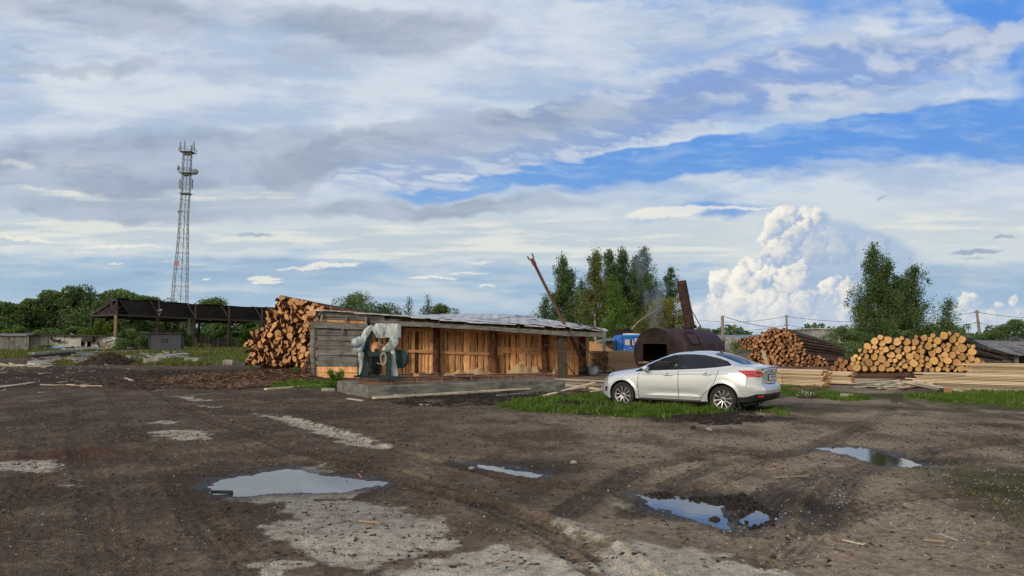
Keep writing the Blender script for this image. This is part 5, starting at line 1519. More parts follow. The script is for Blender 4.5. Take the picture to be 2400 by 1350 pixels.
    # heaps of sawdust along the foot of the wall
    for (px, top, w, lab) in ((1060, 868, 1.6, 'low sawdust drift by the second bark post'), (1125, 861, 2.3, 'sawdust drift left of the middle post'), (1205, 851, 2.6, 'tall sawdust drift between the middle post and pale pole'), (1262, 852, 1.3, 'pointed sawdust heap right of the pale pole'), (1290, 868, .9, 'small sawdust heap before the black post'), (985, 874, .8, 'smallest sawdust heap at the left end of the slab wall')):
        Y = yw(gx(px, 37)) - .12; a = P(px, top - 7, Y); h = a.z; vs, fs = [], []; nx_, ny_ = 26, 8; rr = random.Random(px)
        pk = [(rr.uniform(-.6, .6), rr.uniform(.5, 1)) for _ in range(3)]
        for i in range(nx_):
            u = i / (nx_ - 1) * 2 - 1
            hh = max(0, max(pw * (1 - abs(u - c_) * 1.6) for c_, pw in pk)) * (1 - u * u) ** .4
            for j in range(ny_):
                v = j / (ny_ - 1)
                vs.append((a.x + u * w / 2, Y - v * (1.0) * (.4 + .6 * (1 - u * u)) + 0, max(-.02, h * hh * (1 - v) ** 1.5 + rr.uniform(-.01, .01) - .01)))
        fs = [(i * ny_ + j, i * ny_ + j + 1, (i + 1) * ny_ + j + 1, (i + 1) * ny_ + j) for i in range(nx_ - 1) for j in range(ny_ - 1)]
        mb = MB(); mb.add(vs, fs, 0, True); single('sawdust_heap', lab, 'sawdust', mb, M['sawdust'], 'sawdust drifts along the slab wall')
    # rusty boom through the roof
    root2 = empty('rusty_boom', P(1365, 845, 33.9), 0, 'long rusty steel boom with a forked top sticking up through the shed roof', 'boom')
    inv2 = tuple(-Vector(root2.location))
    a, c = P(1366, 846, 34.3), P(1251, 616, 33.6)
    mb = MB(); mb.bar(a, c, .13, .10); mb.bar(a + Vector((0, -.07, 0)), c + Vector((0, -.07, 0)), .16, .015); mb.build('beam', M['boom_rust'], root2, inv2)
    d = (c - a).normalized(); q = Vector((d.z, 0, -d.x))
    mb = MB(); mb.bar(c - d * .1, c + d * .22, .24, .12); mb.bar(c + q * .11 + d * .2, c + q * .11 + d * .42, .03, .06); mb.bar(c - q * .11 + d * .2, c - q * .13 + d * .40, .03, .06); mb.build('fork', M['boom_rust'], root2, inv2)
    mb = MB(); pts = [P(1322, 768, 33.0), P(1350, 796, 31.5), P(1390, 832, 30), P(1440, 868, 28.6)]; pts[3].z = max(pts[3].z, .4); mb.path(pts + [G(1452, 884)], .022, 5); single('cable', 'thin black cable running from the boom down behind the car bonnet', 'cable', mb, M['machine_black'])
    mb = MB(); mb.path([P(1322, 845, 33.8), P(1345, 875, 33.6), P(1352, 880, 33.6)], .02, 5); single('cable', 'short black cable end hanging by the black post', 'cable', mb, M['machine_black'])
    mb = MB(); mb.bar(P(1276, 808, 34.9), P(1304, 811, 34.9), .10, .07, jit=.01); mb.build('shelf_board', M['weathered']); tag(bpy.data.objects['shelf_board'], 'short pale board nailed between the bark post and black post', 'board')
    # small machine at the foot of the last post
    r3 = empty('old_motor', (P(1368, 872, 35).x, 35, 0), 0, 'small dark electric motor lying at the foot of the last shed post', 'motor')
    mb = MB(); mb.lathe([(0, -.22), (.16, -.22), (.19, -.15), (.19, .15), (.15, .22), (0, .22)], 18, (0, 0, .30), Matrix.Rotation(R(80), 3, 'Y')); mb.box((0, 0, .08), (.5, .35, .12), jit=.02); mb.build('casing', M['machine_black'], r3)
    mb = MB(); mb.lathe([(0, 0), (.22, 0), (.26, .05), (.20, .10)], 14, (.45, -.15, .28), Matrix.Rotation(R(70), 3, 'X')); mb.build('cowl', M['steel_grey'], r3)
build_shed()

# ------------------------------------------------------------ saw bed: slab, rails, trestles, machine
def build_bed():
    # cast slab
    A, Bp, Cc = G(862, 936), G(1325, 918), G(790, 921)
    dx = Vector((Bp.x - A.x, Bp.y - A.y, 0)); dn = Vector((Cc.x - A.x, Cc.y - A.y, 0))
    H = .385
    mb = MB(); n = 26
    rows = []
    for (off, z) in ((0, -.1), (0, .17), (.004, .18), (0, .19), (0, H - .02), (.03, H)):
        r_ = []
        for i in range(n + 1): r_.append(A + dx * (i / n) + dn.normalized() * off + Vector((0, random.uniform(-.008, .008), z + random.uniform(-.006, .006))))
        rows.append(r_)
    for i in range(n + 1): pass
    back = [A + dx * (i / n) + dn * 1.0 + Vector((0, 0, H)) for i in range(n + 1)]; rows.append(back); rows.append([p_ - Vector((0, 0, H + .1)) for p_ in back])
    vs = [p_ for r_ in rows for p_ in r_]; k = n + 1
    fs = [(j * k + i, j * k + i + 1, (j + 1) * k + i + 1, (j + 1) * k + i) for j in range(len(rows) - 1) for i in range(n)]
    fs += [tuple(j * k for j in reversed(range(len(rows)))), tuple(j * k + n for j in range(len(rows)))]
    mb.add(vs, fs); o = mb.build('concrete_slab', M['slab_concrete']); tag(o, 'long low cast concrete slab carrying the rails in front of the shed', 'slab')
    u = dx.normalized(); w = dn.normalized()
    # rails
    def ibeam(mb, a, c, h, wd):
        mb.bar(a + Vector((0, 0, h / 2)), c + Vector((0, 0, h / 2)), .012, h - .03); mb.bar(a + Vector((0, 0, h - .009)), c + Vector((0, 0, h - .009)), wd, .016); mb.bar(a + Vector((0, 0, .009)), c + Vector((0, 0, .009)), wd, .016)
    for nm, t0, oa, lab in (('front', -.02, .32, 'front rusty I-beam rail lying along the near edge of the slab'), ('rear', .10, 1.25, 'rear rusty I-beam rail carrying the cross bearers')):
        r_ = empty('rail', A + w * oa, 0, lab, 'rail'); iv = tuple(-Vector(r_.location))
        a = A + u * t0 + w * oa + Vector((0, 0, H + .012)); c = A + u * (dx.length * .985) + w * oa + Vector((0, 0, H + .05))
        m1 = lerp(a, c, .14)
        mb = MB(); ibeam(mb, a, m1, .145, .10); ibeam(mb, m1 + u * .03, c, .145, .10); mb.build('beam', M['rail_rust'], r_, iv)
        for k_ in range(8):
            p_ = lerp(a, c, .13 + k_ * .121); mb = MB(); mb.bar(p_ + Vector((0, -.06, -.05)), p_ + Vector((0, -.06, .13)), .015, .03); mb.build('bracket', M['rail_rust'], r_, iv)
    for i, px in enumerate((945, 1006, 1088, 1164, 1231)):
        c = P(px, 876, 22.9); mb = MB(); a = Vector((c.x - .30, c.y - .1, c.z)); b = Vector((c.x + .30, c.y + .1, c.z))
        mb.bar(a, b, .10, .016); mb.bar(a - Vector((0, 0, .04)), b - Vector((0, 0, .04)), .012, .07); mb.bar(a - Vector((0, 0, .075)), b - Vector((0, 0, .075)), .10, .012)
        for q in (.1, .85): mb.bar(lerp(a, b, q), lerp(a, b, q) - Vector((0, 0, .16)), .03, .03)
        if i == 1: 
            for _ in range(8): mb.box(lerp(a, b, random.random()) + Vector((0, 0, .03)), (.08, .06, .03), (random.random(), 0, random.random() * 3))
        o = mb.build('bearer', M['rail_rust']); tag(o, ('first', 'second, chip-strewn', 'third', 'fourth', 'fifth')[i] + ' short steel cross bearer on the rear rail, counted from the machine', 'bearer', 'cross bearers on the rear rail')
    # long pale pole along the foot of the slab
    a, c = G(875, 941), G(1348, 915); a.z = .10; c.z = .16
    mb = MB(); mb.bar(a, c, .14, .05, jit=.006); tag(mb.build('long_board', M['pale_board']), 'very long pale board leaning along the foot of the concrete slab', 'board')
    mb = MB(); b_ = G(1195, 932); mb.bar(G(1165, 931) + Vector((0, 0, .04)), G(1290, 921) + Vector((0, 0, .06)), .10, .03, jit=.006); tag(mb.build('grey_batten', M['weathered']), 'grey batten on the black soil just below the long pale board', 'board')
    for (px, py, sx, lab) in ((934, 938, .30, 'squared concrete chunk under the long pale board'), (768, 921, .42, 'grey concrete block half in the weeds left of the slab')):
        g = G(px, py); mb = MB(); mb.box((0, 0, .07), (sx, .22, .15), (0, 0, .1), jit=.015); tag(mb.build('concrete_block', M['old_concrete'], loc=(g.x, g.y + .1, 0)), lab, 'block')
    # ---- the saw
    r_ = empty('band_saw', P(888, 885, 22.6), 0, 'dark green sawmill head wrapped in clear plastic film on the rails', 'sawmill'); iv = tuple(-Vector(r_.location))
    Y0 = 22.4; z0 = A.z + H + .165
    def Q(px, py, Y=Y0): return P(px, py, Y)
    def BB(mb, nm, mt, par=r_, bevel=0): return mb.build(nm, M[mt], par, iv, bevel=bevel)
    def rect(mb, x0, y0, x1, y1, Y, th, jit=0):
        a, c = Q(x0, y0, Y), Q(x1, y1, Y); mb.box(((a.x + c.x) / 2, Y + th / 2, (a.z + c.z) / 2), (abs(c.x - a.x), th, abs(c.z - a.z)), jit=jit)
    mb = MB(); rect(mb, 829, 880, 908, 885, 23.1, .16); BB(mb, 'skid', 'machine_green')
    mb = MB(); rect(mb, 880, 882, 944, 890, 21.7, .14); BB(mb, 'skid', 'machine_green')
    mb = MB(); rect(mb, 851, 790, 864, 882, 22.5, .16); BB(mb, 'column', 'machine_green', bevel=.008)
    mb = MB(); rect(mb, 838, 830, 848, 882, 23.1, .12); BB(mb, 'column', 'machine_black')
    mb = MB(); rect(mb, 904, 828, 915, 884, 22.0, .14); BB(mb, 'column', 'machine_green', bevel=.008)
    mb = MB(); rect(mb, 866, 790, 868, 870, 22.7, .05); BB(mb, 'guide_rod', 'steel_grey')
    mb = MB(); rect(mb, 858, 781, 869, 792, 22.4, .2); BB(mb, 'top_cap', 'machine_green')
    mb = MB(); rect(mb, 862, 825, 912, 836, 22.3, .18); rect(mb, 877, 817, 884, 826, 22.3, .14); BB(mb, 'crossbeam', 'machine_green', bevel=.01)
    mb = MB(); rect(mb, 865, 838, 890, 878, 22.9, .35); rect(mb, 870, 834, 886, 850, 22.8, .2); BB(mb, 'gearbox', 'machine_black', bevel=.02)
    for i in range(5):
        mb = MB(); pts = [Q(868 + i * 4, 836, 22.4), Q(864 + i * 5 + random.uniform(-3, 3), 855 + random.uniform(-3, 6), 22.3), Q(874 + i * 3, 866 + random.uniform(-6, 4), 22.4), Q(884 + i, 850, 22.4)]; mb.path(pts, .010, 5); BB(mb, 'hose', 'machine_black')
    mb = MB(); mb.path([Q(862, 850, 22.2), Q(863, 868, 22.2), Q(869, 868, 22.2)], .006, 5); BB(mb, 'crank', 'steel_grey')
    # octagonal guard
    c = Q(937, 841, 22.5); rr = abs(Q(956, 841, 22.5).x - c.x); hh = (Q(937, 819, 22.5).z - c.z)
    octa = [(rr * 1.06 * math.cos(R(22.5 + 45 * k)), hh * 1.06 * math.sin(R(22.5 + 45 * k))) for k in range(8)]
    Mx = Euler((R(90), 0, R(-14))).to_matrix()
    mb = MB(); mb.prism(octa, -.10, .08, Mx, c); go = BB(mb, 'blade_guard', 'machine_green', bevel=.012)
    mb = MB(); mb.lathe([(.07, .103), (.10, .108), (.13, .103)], 24, c + Vector((-.05, 0, 0)), Mx); mb.lathe([(0, .11), (.05, .112), (.055, .1)], 16, c + Vector((-.05, 0, 0)), Mx); mb.bar(c + Vector((-.16, -.13, -.12)), c + Vector((.14, -.13, -.12)), .02, .02); BB(mb, 'pulley', 'machine_black', go)
    # cable coil
    for i in range(7):
        cc = Q(899 + random.uniform(-1.5, 1.5), 842 + random.uniform(-2, 2), 21.95 + i * .02); rx, rz = .075 + random.uniform(-.012, .02), .17 + random.uniform(-.02, .02)
        pts = [cc + Vector((rx * math.cos(t_), .02 * math.sin(2 * t_), rz * math.sin(t_))) for t_ in np.linspace(0, 2 * math.pi, 19)]
        mb = MB(); mb.path(pts, .007, 5, cap=False); BB(mb, 'cable_loop', 'cable')
    mb = MB(); mb.path([Q(887, 795, 22), Q(890, 806, 22), Q(903, 813, 22), Q(914, 806, 22)], .010, 5); BB(mb, 'cable_tail', 'cable'); mb = MB(); mb.path([Q(884, 850, 21.9), Q(888, 853, 21.9), Q(900, 852, 21.9)], .010, 5); BB(mb, 'cable_tail', 'cable')
    # motors and box
    Ml = Euler((R(90), 0, R(-35))).to_matrix() @ Matrix.Rotation(R(18), 3, 'Y')
    c = Q(834, 807, 22.2)
    mb = MB(); mb.lathe([(0, .11), (.08, .11), (.105, .08), (.11, -.06), (.11, -.26), (0, -.26)], 20, c, Matrix.Rotation(R(-62), 3, 'Z') @ Euler((R(80), 0, 0)).to_matrix()); BB(mb, 'motor', 'motor_blue')
    c2 = Q(893, 776, 22.44); mb = MB(); mb.lathe([(0, -.14), (.12, -.14), (.13, -.10), (.13, .12), (.12, .16), (0, .16)], 20, c2, Euler((0, R(84), 0)).to_matrix()); BB(mb, 'motor', 'motor_blue')
    mb = MB(); rect(mb, 903, 761, 935, 790, 22.2, .36); BB(mb, 'control_box', 'white_paint', bevel=.01)
    # film: draped, crumpled
    def film(name, fn, nu, nv, amp, seed):
        mb = MB(); vs = []
        rr_ = random.Random(seed)
        for i in range(nu):
            for j in range(nv):
                p_ = fn(i / (nu - 1), j / (nv - 1)); vs.append(Vector(p_) + Vector((rr_.uniform(-amp, amp), rr_.uniform(-amp, amp), rr_.uniform(-amp, amp))))
        mb.add(vs, [(i * nv + j, i * nv + j + 1, (i + 1) * nv + j + 1, (i + 1) * nv + j) for i in range(nu - 1) for j in range(nv - 1)], 0, True)
        return BB(mb, name, 'clear_film')
    def tubef(path, rad, Y=22.2, squash=1.0):
        pts = [Q(*p_, Y) for p_ in path]
        def fn(u_, v_):
            s = u_ * (len(pts) - 1); i = min(int(s), len(pts) - 2); f = s - i
            p_ = lerp(pts[i], pts[i + 1], f); r0 = lerp(rad[i], rad[i + 1], f)
            dr = (pts[i + 1] - pts[i]).normalized(); n_ = Vector((-dr.z, 0, dr.x)); a = v_ * 2 * math.pi
            k_ = 1 + .10 * math.sin(a * 5 + u_ * 9)
            return p_ + n_ * r0 * math.cos(a) * k_ + Vector((0, 1, 0)) * r0 * math.sin(a) * squash * k_
        return fn
    film('film', tubef([(824, 808), (829, 806), (840, 801), (850, 796)], [.02, .15, .16, .09]), 9, 17, .008, 1)
    film('film', tubef([(868, 768), (860, 776), (852, 792), (846, 808), (838, 822), (836, 826)], [.05, .11, .09, .10, .13, .03], squash=.35), 14, 17, .014, 2)
    film('film', tubef([(862, 772), (868, 766), (878, 772), (886, 786)], [.04, .08, .09, .06], squash=.35), 10, 15, .013, 3)
    film('film', tubef([(846, 826), (845, 840), (846, 858), (842, 878)], [.08, .07, .05, .02], squash=.5), 12, 13, .010, 4)
    film('film', tubef([(831, 818), (832, 826), (833, 832)], [.10, .07, .02]), 6, 11, .010, 8)
    # box wrap
    def wrap(u_, v_):
        a = v_ * 4; i = int(min(a, 3.999)); f = a - i
        cs = [(-1, -1), (1, -1), (1, 1), (-1, 1), (-1, -1)]
        x_ = lerp(cs[i][0], cs[i + 1][0], f); y_ = lerp(cs[i][1], cs[i + 1][1], f)
        top = (909, 758.5); px = lerp(881, 937, (x_ + 1) / 2); b = Q(px, lerp(758.5, 792, u_), 22.4)
        sq = 1 - .35 * max(0, u_ - .6) - (.12 if u_ < .05 else 0)
        cx_ = Q(909, 775, 22.4).x
        return Vector((cx_ + (b.x - cx_) * (sq if x_ < 0 else 1), 22.4 + y_ * .26 * sq, b.z))
    film('film', wrap, 9, 33, .006, 5)
    mb = MB(); a_, b_ = Q(882, 759, 22.16), Q(937, 758.5, 22.16); mb.add([a_, b_, b_ + Vector((0, .5, 0)), a_ + Vector((0, .5, 0))], [(0, 1, 2, 3)]); BB(mb, 'film', 'clear_film')
    film('film', tubef([(917, 791), (925, 798), (922, 808), (908, 815), (896, 821)], [.12, .13, .13, .12, .04]), 14, 17, .013, 6)
    film('film', tubef([(912, 812), (921, 825), (921, 850), (924, 883)], [.06, .07, .09, .11], squash=.35), 14, 15, .010, 7)
    # sawn round behind
    mb = MB(); mb.lathe([(0, 0), (.17, 0), (.17, .05)], 16, Q(878, 812, 23.0), Euler((R(90), 0, 0)).to_matrix()); BB(mb, 'wood_cheek', 'fresh_slab')
build_bed()

# ------------------------------------------------------------ rusty boiler with chimney
def build_boiler():
    fc = P(1535, 829, 33.0); r_ = 1.10
    root = empty('rusty_boiler', (fc.x, fc.y, 0), 0, 'big rusty cylindrical furnace tank with a square mouth and a leaning chimney', 'boiler'); iv = tuple(-Vector(root.location))
    az = 46; ax = Vector((math.sin(R(az)), math.cos(R(az)), 0)); Mx = Matrix((ax.cross(Vector((0, 0, 1))), Vector((0, 0, 1)), ax)).transposed()
    sidev = ax.cross(Vector((0, 0, 1)))
    c0 = fc.copy(); L = 4.4; n = 56
    c0.z = 1.12
    mb = MB(); mb.lathe([(r_ * .985, .0), (r_, .02), (r_, .9), (r_ + .012, .92), (r_ + .012, .99), (r_, 1.01), (r_, 2.3), (r_ + .012, 2.32), (r_ + .012, 2.38), (r_, 2.4), (r_, L - .5), (r_ * .93, L - .15), (r_ * .6, L + .08), (0, L + .15)], n, c0, Mx)
    mb.build('shell', M['rust'], root, iv)
    # front plate with a square mouth
    mb = MB(); hw, h0, h1 = .66, -.98 * .72, .42
    ring = [(r_ * 1.03 * math.cos(t_), r_ * 1.03 * math.sin(t_)) for t_ in np.linspace(0, 2 * math.pi, 48, endpoint=False)]
    def sqr(t_):
        c_, s_ = math.cos(t_), math.sin(t_); k_ = min(hw / max(abs(c_), 1e-6), (h1 if s_ > 0 else -h0) / max(abs(s_), 1e-6)); return (c_ * k_, s_ * k_)
    inn = [sqr(t_) for t_ in np.linspace(0, 2 * math.pi, 48, endpoint=False)]
    vs = [c0 + Mx @ Vector((x, y, -.03)) for x, y in ring] + [c0 + Mx @ Vector((x, y, -.03)) for x, y in inn] + [c0 + Mx @ Vector((x, y, .02)) for x, y in ring] + [c0 + Mx @ Vector((x, y, .10)) for x, y in inn]
    fs = [(i, (i + 1) % 48, 48 + (i + 1) % 48, 48 + i) for i in range(48)] + [(i, 96 + i, 96 + (i + 1) % 48, (i + 1) % 48) for i in range(48)] + [(48 + i, 48 + (i + 1) % 48, 144 + (i + 1) % 48, 144 + i) for i in range(48)]
    mb.add(vs, fs); mb.build('front_plate', M['rust_dark'], root, iv)
    mb = MB(); mb.add([c0 + Mx @ Vector((x, y, 2.0)) for x, y in ring], [tuple(range(48))]); mb.build('fire_wall', M['machine_black'], root, iv)
    mb = MB(); mb.lathe([(r_ * .97, .1), (r_ * .97, 2.0)], 32, c0, Mx); mb.build('lining', M['machine_black'], root, iv)
    # hatch on the side that faces the yard
    def on(t_deg, l_, rr=r_): t_ = R(t_deg); return c0 + Mx @ Vector((rr * math.cos(t_), rr * math.sin(t_), l_))
    mb = MB()
    A_ = [on(t_, l_, r_ + .03) for l_ in (1.35, 2.05) for t_ in (22, 32, 42, 52)]
    mb.add(A_, [(i, i + 1, 5 + i, 4 + i) for i in range(3)]); mb.build('hatch', M['rust'], root, iv)
    for (a_, b_) in (((22, 1.32), (54, 1.32)), ((22, 2.08), (54, 2.08)), ((20, 1.32), (20, 2.08)), ((54, 1.32), (54, 2.08))):
        mb = MB(); mb.path([on(lerp(a_[0], b_[0], k_ / 3), lerp(a_[1], b_[1], k_ / 3), r_ + .03) for k_ in range(4)], .022, 5); mb.build('hatch_frame', M['rust_dark'], root, iv)
    # chimney
    b_ = P(1617, 766, 35.6); t_ = P(1597, 659, 35.2); d = (t_ - b_)
    mb = MB(); N = 14
    seg = []
    for i in range(N):
        a0, a1 = lerp(b_, t_, i / N), lerp(b_, t_, (i + .985) / N); w_ = lerp(.245, .225, i / N)
        mb.tube(a0, a1, w_ + .004 * (i % 2), w_ - .002, 18, cap=False)
    mb.build('chimney', M['rust'], root, iv)
    for i in range(1, N, 2):
        mb = MB(); p_ = lerp(b_, t_, i / N); mb.tube(p_, p_ + d * .008, lerp(.245, .225, i / N) + .01, None, 18, cap=False); mb.build('chimney_band', M['rust_dark'], root, iv)
    mb = MB(); mb.tube(b_ - d * .03, b_ + d * .012, .33, .31, 20); mb.build('chimney_collar', M['rust_dark'], root, iv)
    mb = MB(); mb.path([P(1621, 727, 35.5), P(1643, 766, 36.6)], .022, 5); mb.build('stay_rod', M['rust_dark'], root, iv)
    for q in (.8, 3.4):
        mb = MB(); c_ = c0 + ax * q; mb.box((c_.x, c_.y, .10), (1.8, .24, .22), (0, 0, -R(az)), jit=.02); mb.build('cradle', M['rust_dark'], root, iv)
    # fuel slabs lying in the mouth
    rr = random.Random(6)
    for i in range(16):
        a_ = c0 + ax * rr.uniform(-.15, .4) + sidev * rr.uniform(-.5, .5); a_.z = .42 + i * .022 + rr.uniform(0, .05); an = R(az + 90 + rr.uniform(-50, 50))
        e_ = Vector((math.sin(an), math.cos(an), rr.uniform(-.15, .2))) * rr.uniform(.25, .5)
        mb = MB(); mb.bar(a_ - e_, a_ + e_, .13, .035, jit=.012); tag(mb.build('firewood_slab', M['brown_board'] if i % 3 else M['dark_bark']), 'charred offcut slab lying in the mouth of the rusty furnace', 'firewood', 'offcuts in the furnace mouth')
    mb = MB(); mb.tube(P(1583, 822, 33.1), P(1583, 834, 33.1), .17, .19, 12); tag(mb.build('fire_bucket', M['dark_bark']), 'brown round stub beside the furnace mouth', 'stub')
build_boiler()

# ------------------------------------------------------------ lorry cab
def build_truck():
    Y = 47.0
    root = empty('blue_lorry', (P(1475, 850, Y).x, Y, 0), 0, 'bright blue lorry with a white roof spoiler standing behind the brown board stack', 'lorry')
    s = Y / FPX
    W = lambda px, py: Vector(((px - 1475) * s, 0, P(px, py, Y).z))
    mb = MB()
    prof = [(1447, 862), (1447, 797), (1449, 789), (1455, 785), (1503, 784), (1512, 789), (1519, 808), (1523, 845), (1523, 862)]
    pts = [W(*q) for q in prof]
    vs = [Vector((p_.x, 0, p_.z)) for p_ in pts] + [Vector((p_.x, 2.3, p_.z)) for p_ in pts]; n = len(pts)
    # side skin split around the window opening is kept simple: skin, then glass proud of it
    mb.add(vs, [tuple(range(n)), tuple(reversed(range(n, 2 * n)))] + [(i, n + i, n + (i + 1) % n, (i + 1) % n) for i in range(n)])
    mb.build('cab', M['cab_blue'], root, bevel=.05)
    mb = MB(); a, c = W(1460, 861), W(1500, 790); 
    for (x0, z0, x1, z1) in ((a.x, a.z, a.x, c.z), (a.x, c.z, c.x, c.z), (c.x, c.z, c.x, a.z)): mb.bar((x0, -.022, z0), (x1, -.022, z1), .02, .03)
    door = mb.build('door', M['machine_black'], root)
    mb = MB(); a, c = W(1465, 809), W(1484, 796); mb.add([(a.x, -.03, a.z), (c.x + .08, -.03, a.z), (c.x, -.03, c.z), (a.x, -.03, c.z)], [(0, 1, 2, 3)]); m_, t_, b_ = newmat('side_glass'); t_.put(b_.inputs['Base Color'], (.55, .48, .56)); b_.inputs['Roughness'].default_value = .15; mb.build('window', m_, door)
    mb = MB(); a, c = W(1488, 809), W(1497, 793); mb.add([(a.x, -.03, a.z), (c.x + .12, -.03, a.z), (c.x, -.03, c.z), (a.x, -.03, c.z)], [(0, 1, 2, 3)]); mb.build('quarter_window', m_, root)
    for (px, py) in ((1463.5, 819), (1478, 816)):
        mb = MB(); c = W(px, py); mb.box((c.x, -.05, c.z), (.12, .04, .035)); mb.build('handle', M['white_paint'], door)
    mb = MB(); c = W(1486, 784.5); 
    pr = [(W(1470, 786).x, W(1470, 786).z), (W(1472, 781).x, W(1472, 781).z), (W(1500, 782).x, W(1500, 782).z), (W(1503, 785).x, W(1503, 785).z)]
    mb.add([(x, .2, z) for x, z in pr] + [(x, 2.0, z) for x, z in pr], [(0, 1, 2, 3), (7, 6, 5, 4), (0, 4, 5, 1), (1, 5, 6, 2), (2, 6, 7, 3), (3, 7, 4, 0)]); mb.build('roof_spoiler', M['white_paint'], root, bevel=.03)
    mb = MB(); c = W(1477, 802); mb.box((c.x, -.42, c.z), (.12, .10, .36)); mb.path([(c.x + .02, -.38, c.z - .18), (W(1484, 814).x, -.02, W(1484, 814).z)], .018, 5); mb.build('wing_mirror', M['machine_black'], root, bevel=.01)
    mb = MB(); mb.box((-2.2, 1.2, .95), (6.5, .9, .28)); mb.build('chassis', M['machine_black'], root)
    for x in (-3.6, -.05):
        mb = MB(); mb.lathe([(0, -.14), (.25, -.14), (.30, -.15), (.50, -.13), (.52, 0), (.50, .13), (.3, .15), (0, .14)], 24, (x + .2, .2, .52), Euler((R(90), 0, 0)).to_matrix()); mb.build('wheel', M['machine_black'], root)
    mb = MB(); mb.box((-3.2, 1.2, 1.25), (3.6, 2.2, .15)); mb.build('load_bed', M['rust_dark'], root)
build_truck()

# ------------------------------------------------------------ radio mast
def build_tower():
    Y = 150.0
    root = empty('radio_mast', (P(422, 800, Y).x, Y, .5), 0, 'tall grey lattice radio mast with dishes and antennas behind the iron-roofed shed', 'mast')
    base = Vector(root.location)
    def local(px, py, dy=0.0): return P(px, py, Y + dy) - base
    lv = [(401, 441, 712), (404.5, 441.5, 660), (410, 442, 615), (413.5, 442, 585), (417, 442, 545), (419.5, 442.5, 508), (422, 444, 480), (424, 446, 455), (426, 448, 410), (428.5, 450, 365), (429, 451, 357)]
    # true section: half width per level, straight up the mast axis
    L = []
    z_base = -0.0; cb = local(420, 712); L.append((0.0, 1.95, -.0))
    for (a, b, y) in lv:
        p0, p1 = local(a, y), local(b, y); L.append((p0.z, (p1.x - p0.x) / 2 / 1.18, (p0.x + p1.x) / 2))
    ct = [L[1][2] - (L[2][2] - L[1][2]) * .6] + [q[2] for q in L[1:]]
    rot = R(14)
    def corner(k, i):
        z, h, _ = L[i]; a = rot + math.pi / 4 + k * math.pi / 2
        return Vector((ct[i] + h * 1.30 * math.cos(a), h * 1.30 * math.sin(a), z))
    def corner_t(k, zt):
        for i in range(len(L) - 1):
            if L[i][0] <= zt <= L[i + 1][0] + 1e-6: return lerp(corner(k, i), corner(k, i + 1), (zt - L[i][0]) / (L[i + 1][0] - L[i][0]))
        return corner(k, len(L) - 1)
    S = MB()
    for k in range(4):
        mb = MB()
        for i in range(len(L) - 1): mb.bar(corner(k, i), corner(k, i + 1), .12, .12)
        mb.build('leg', M['steel_grey'], root)
    zt = 0.0; zs = [0.0]; h = 4.4
    ztop = L[-1][0]
    while zs[-1] < ztop - 1.2: zs.append(min(zs[-1] + h, ztop)); h = max(1.55, h * .93)
    for i in range(len(zs) - 1):
        mb = MB()
        for k in range(4):
            a0, b0, a1, b1 = corner_t(k, zs[i]), corner_t((k + 1) % 4, zs[i]), corner_t(k, zs[i + 1]), corner_t((k + 1) % 4, zs[i + 1])
            mb.bar(a1, b1, .07, .07)
            mb.bar(a0, b1, .05, .05); mb.bar(b0, a1, .05, .05)
            if zs[i] < 20:
                m_ = lerp(a0, b0, .5); mb.bar(a0 * .5 + a1 * .5, m_ * .5 + lerp(a1, b1, .5) * .5, .06, .06)
        mb.build('bracing', M['steel_grey'], root)
    mb = MB(); mb.bar((ct[0], 0, 0), (ct[-1], 0, ztop), .18, .06); mb.build('cable_ladder', M['steel_grey'], root)
    def plat(y, hw):
        c = local(438, y); cx_ = ct[-1] if y < 370 else np.interp(c.z, [q[0] for q in L], ct)
        mb = MB()
        mb.prism([(-hw, -hw), (hw, -hw), (hw, hw), (-hw, hw)], 0, .12, None, (cx_, 0, c.z)); mb.prism([(-hw * .5, -hw * .5), (hw * .5, -hw * .5), (hw * .5, hw * .5), (-hw * .5, hw * .5)], -.45, 0, None, (cx_, 0, c.z))
        for zz in (.5, 1.0):
            for k in range(4):
                a = [(-hw, -hw), (hw, -hw), (hw, hw), (-hw, hw)]; p0, p1 = a[k], a[(k + 1) % 4]
                mb.bar((cx_ + p0[0], p0[1], c.z + zz), (cx_ + p1[0], p1[1], c.z + zz), .06, .06)
                mb.bar((cx_ + p0[0], p0[1], c.z), (cx_ + p0[0], p0[1], c.z + 1.0), .06, .06)
        mb.build('platform', M['steel_grey'], root); return cx_, c.z
    cx1, z1 = plat(358, 1.25); cx2, z2 = plat(407, 1.15)
    mb = MB(); cz = local(437, 455); mb.prism([(-1, -1), (1, -1), (1, 1), (-1, 1)], 0, .15, None, (np.interp(cz.z, [q[0] for q in L], ct), 0, cz.z)); mb.build('platform', M['steel_grey'], root)
    for dx_, dy_ in ((-1.42, -.2), (0, -1.4), (1.42, -.2), (.3, 1.3)):
        mb = MB(); mb.bar((cx1 + dx_, dy_, z1), (cx1 + dx_, dy_, z1 + 2.6), .06, .06); mb.bar((cx1 + dx_, dy_ - .12, z1 + .5), (cx1 + dx_, dy_ - .12, z1 + 2.0), .28, .14); mb.build('antenna', M['steel_grey'], root)
    for dx_ in (-1.30, 1.30):
        z_ = local(437, 442).z; cxx = np.interp(z_, [q[0] for q in L], ct); mb = MB(); mb.bar((cxx + dx_, 0, z_), (cxx + dx_, 0, z_ + 1.9), .3, .18); mb.bar((cxx, 0, z_ + .8), (cxx + dx_, 0, z_ + .8), .06, .06); mb.build('antenna', M['steel_grey'], root)
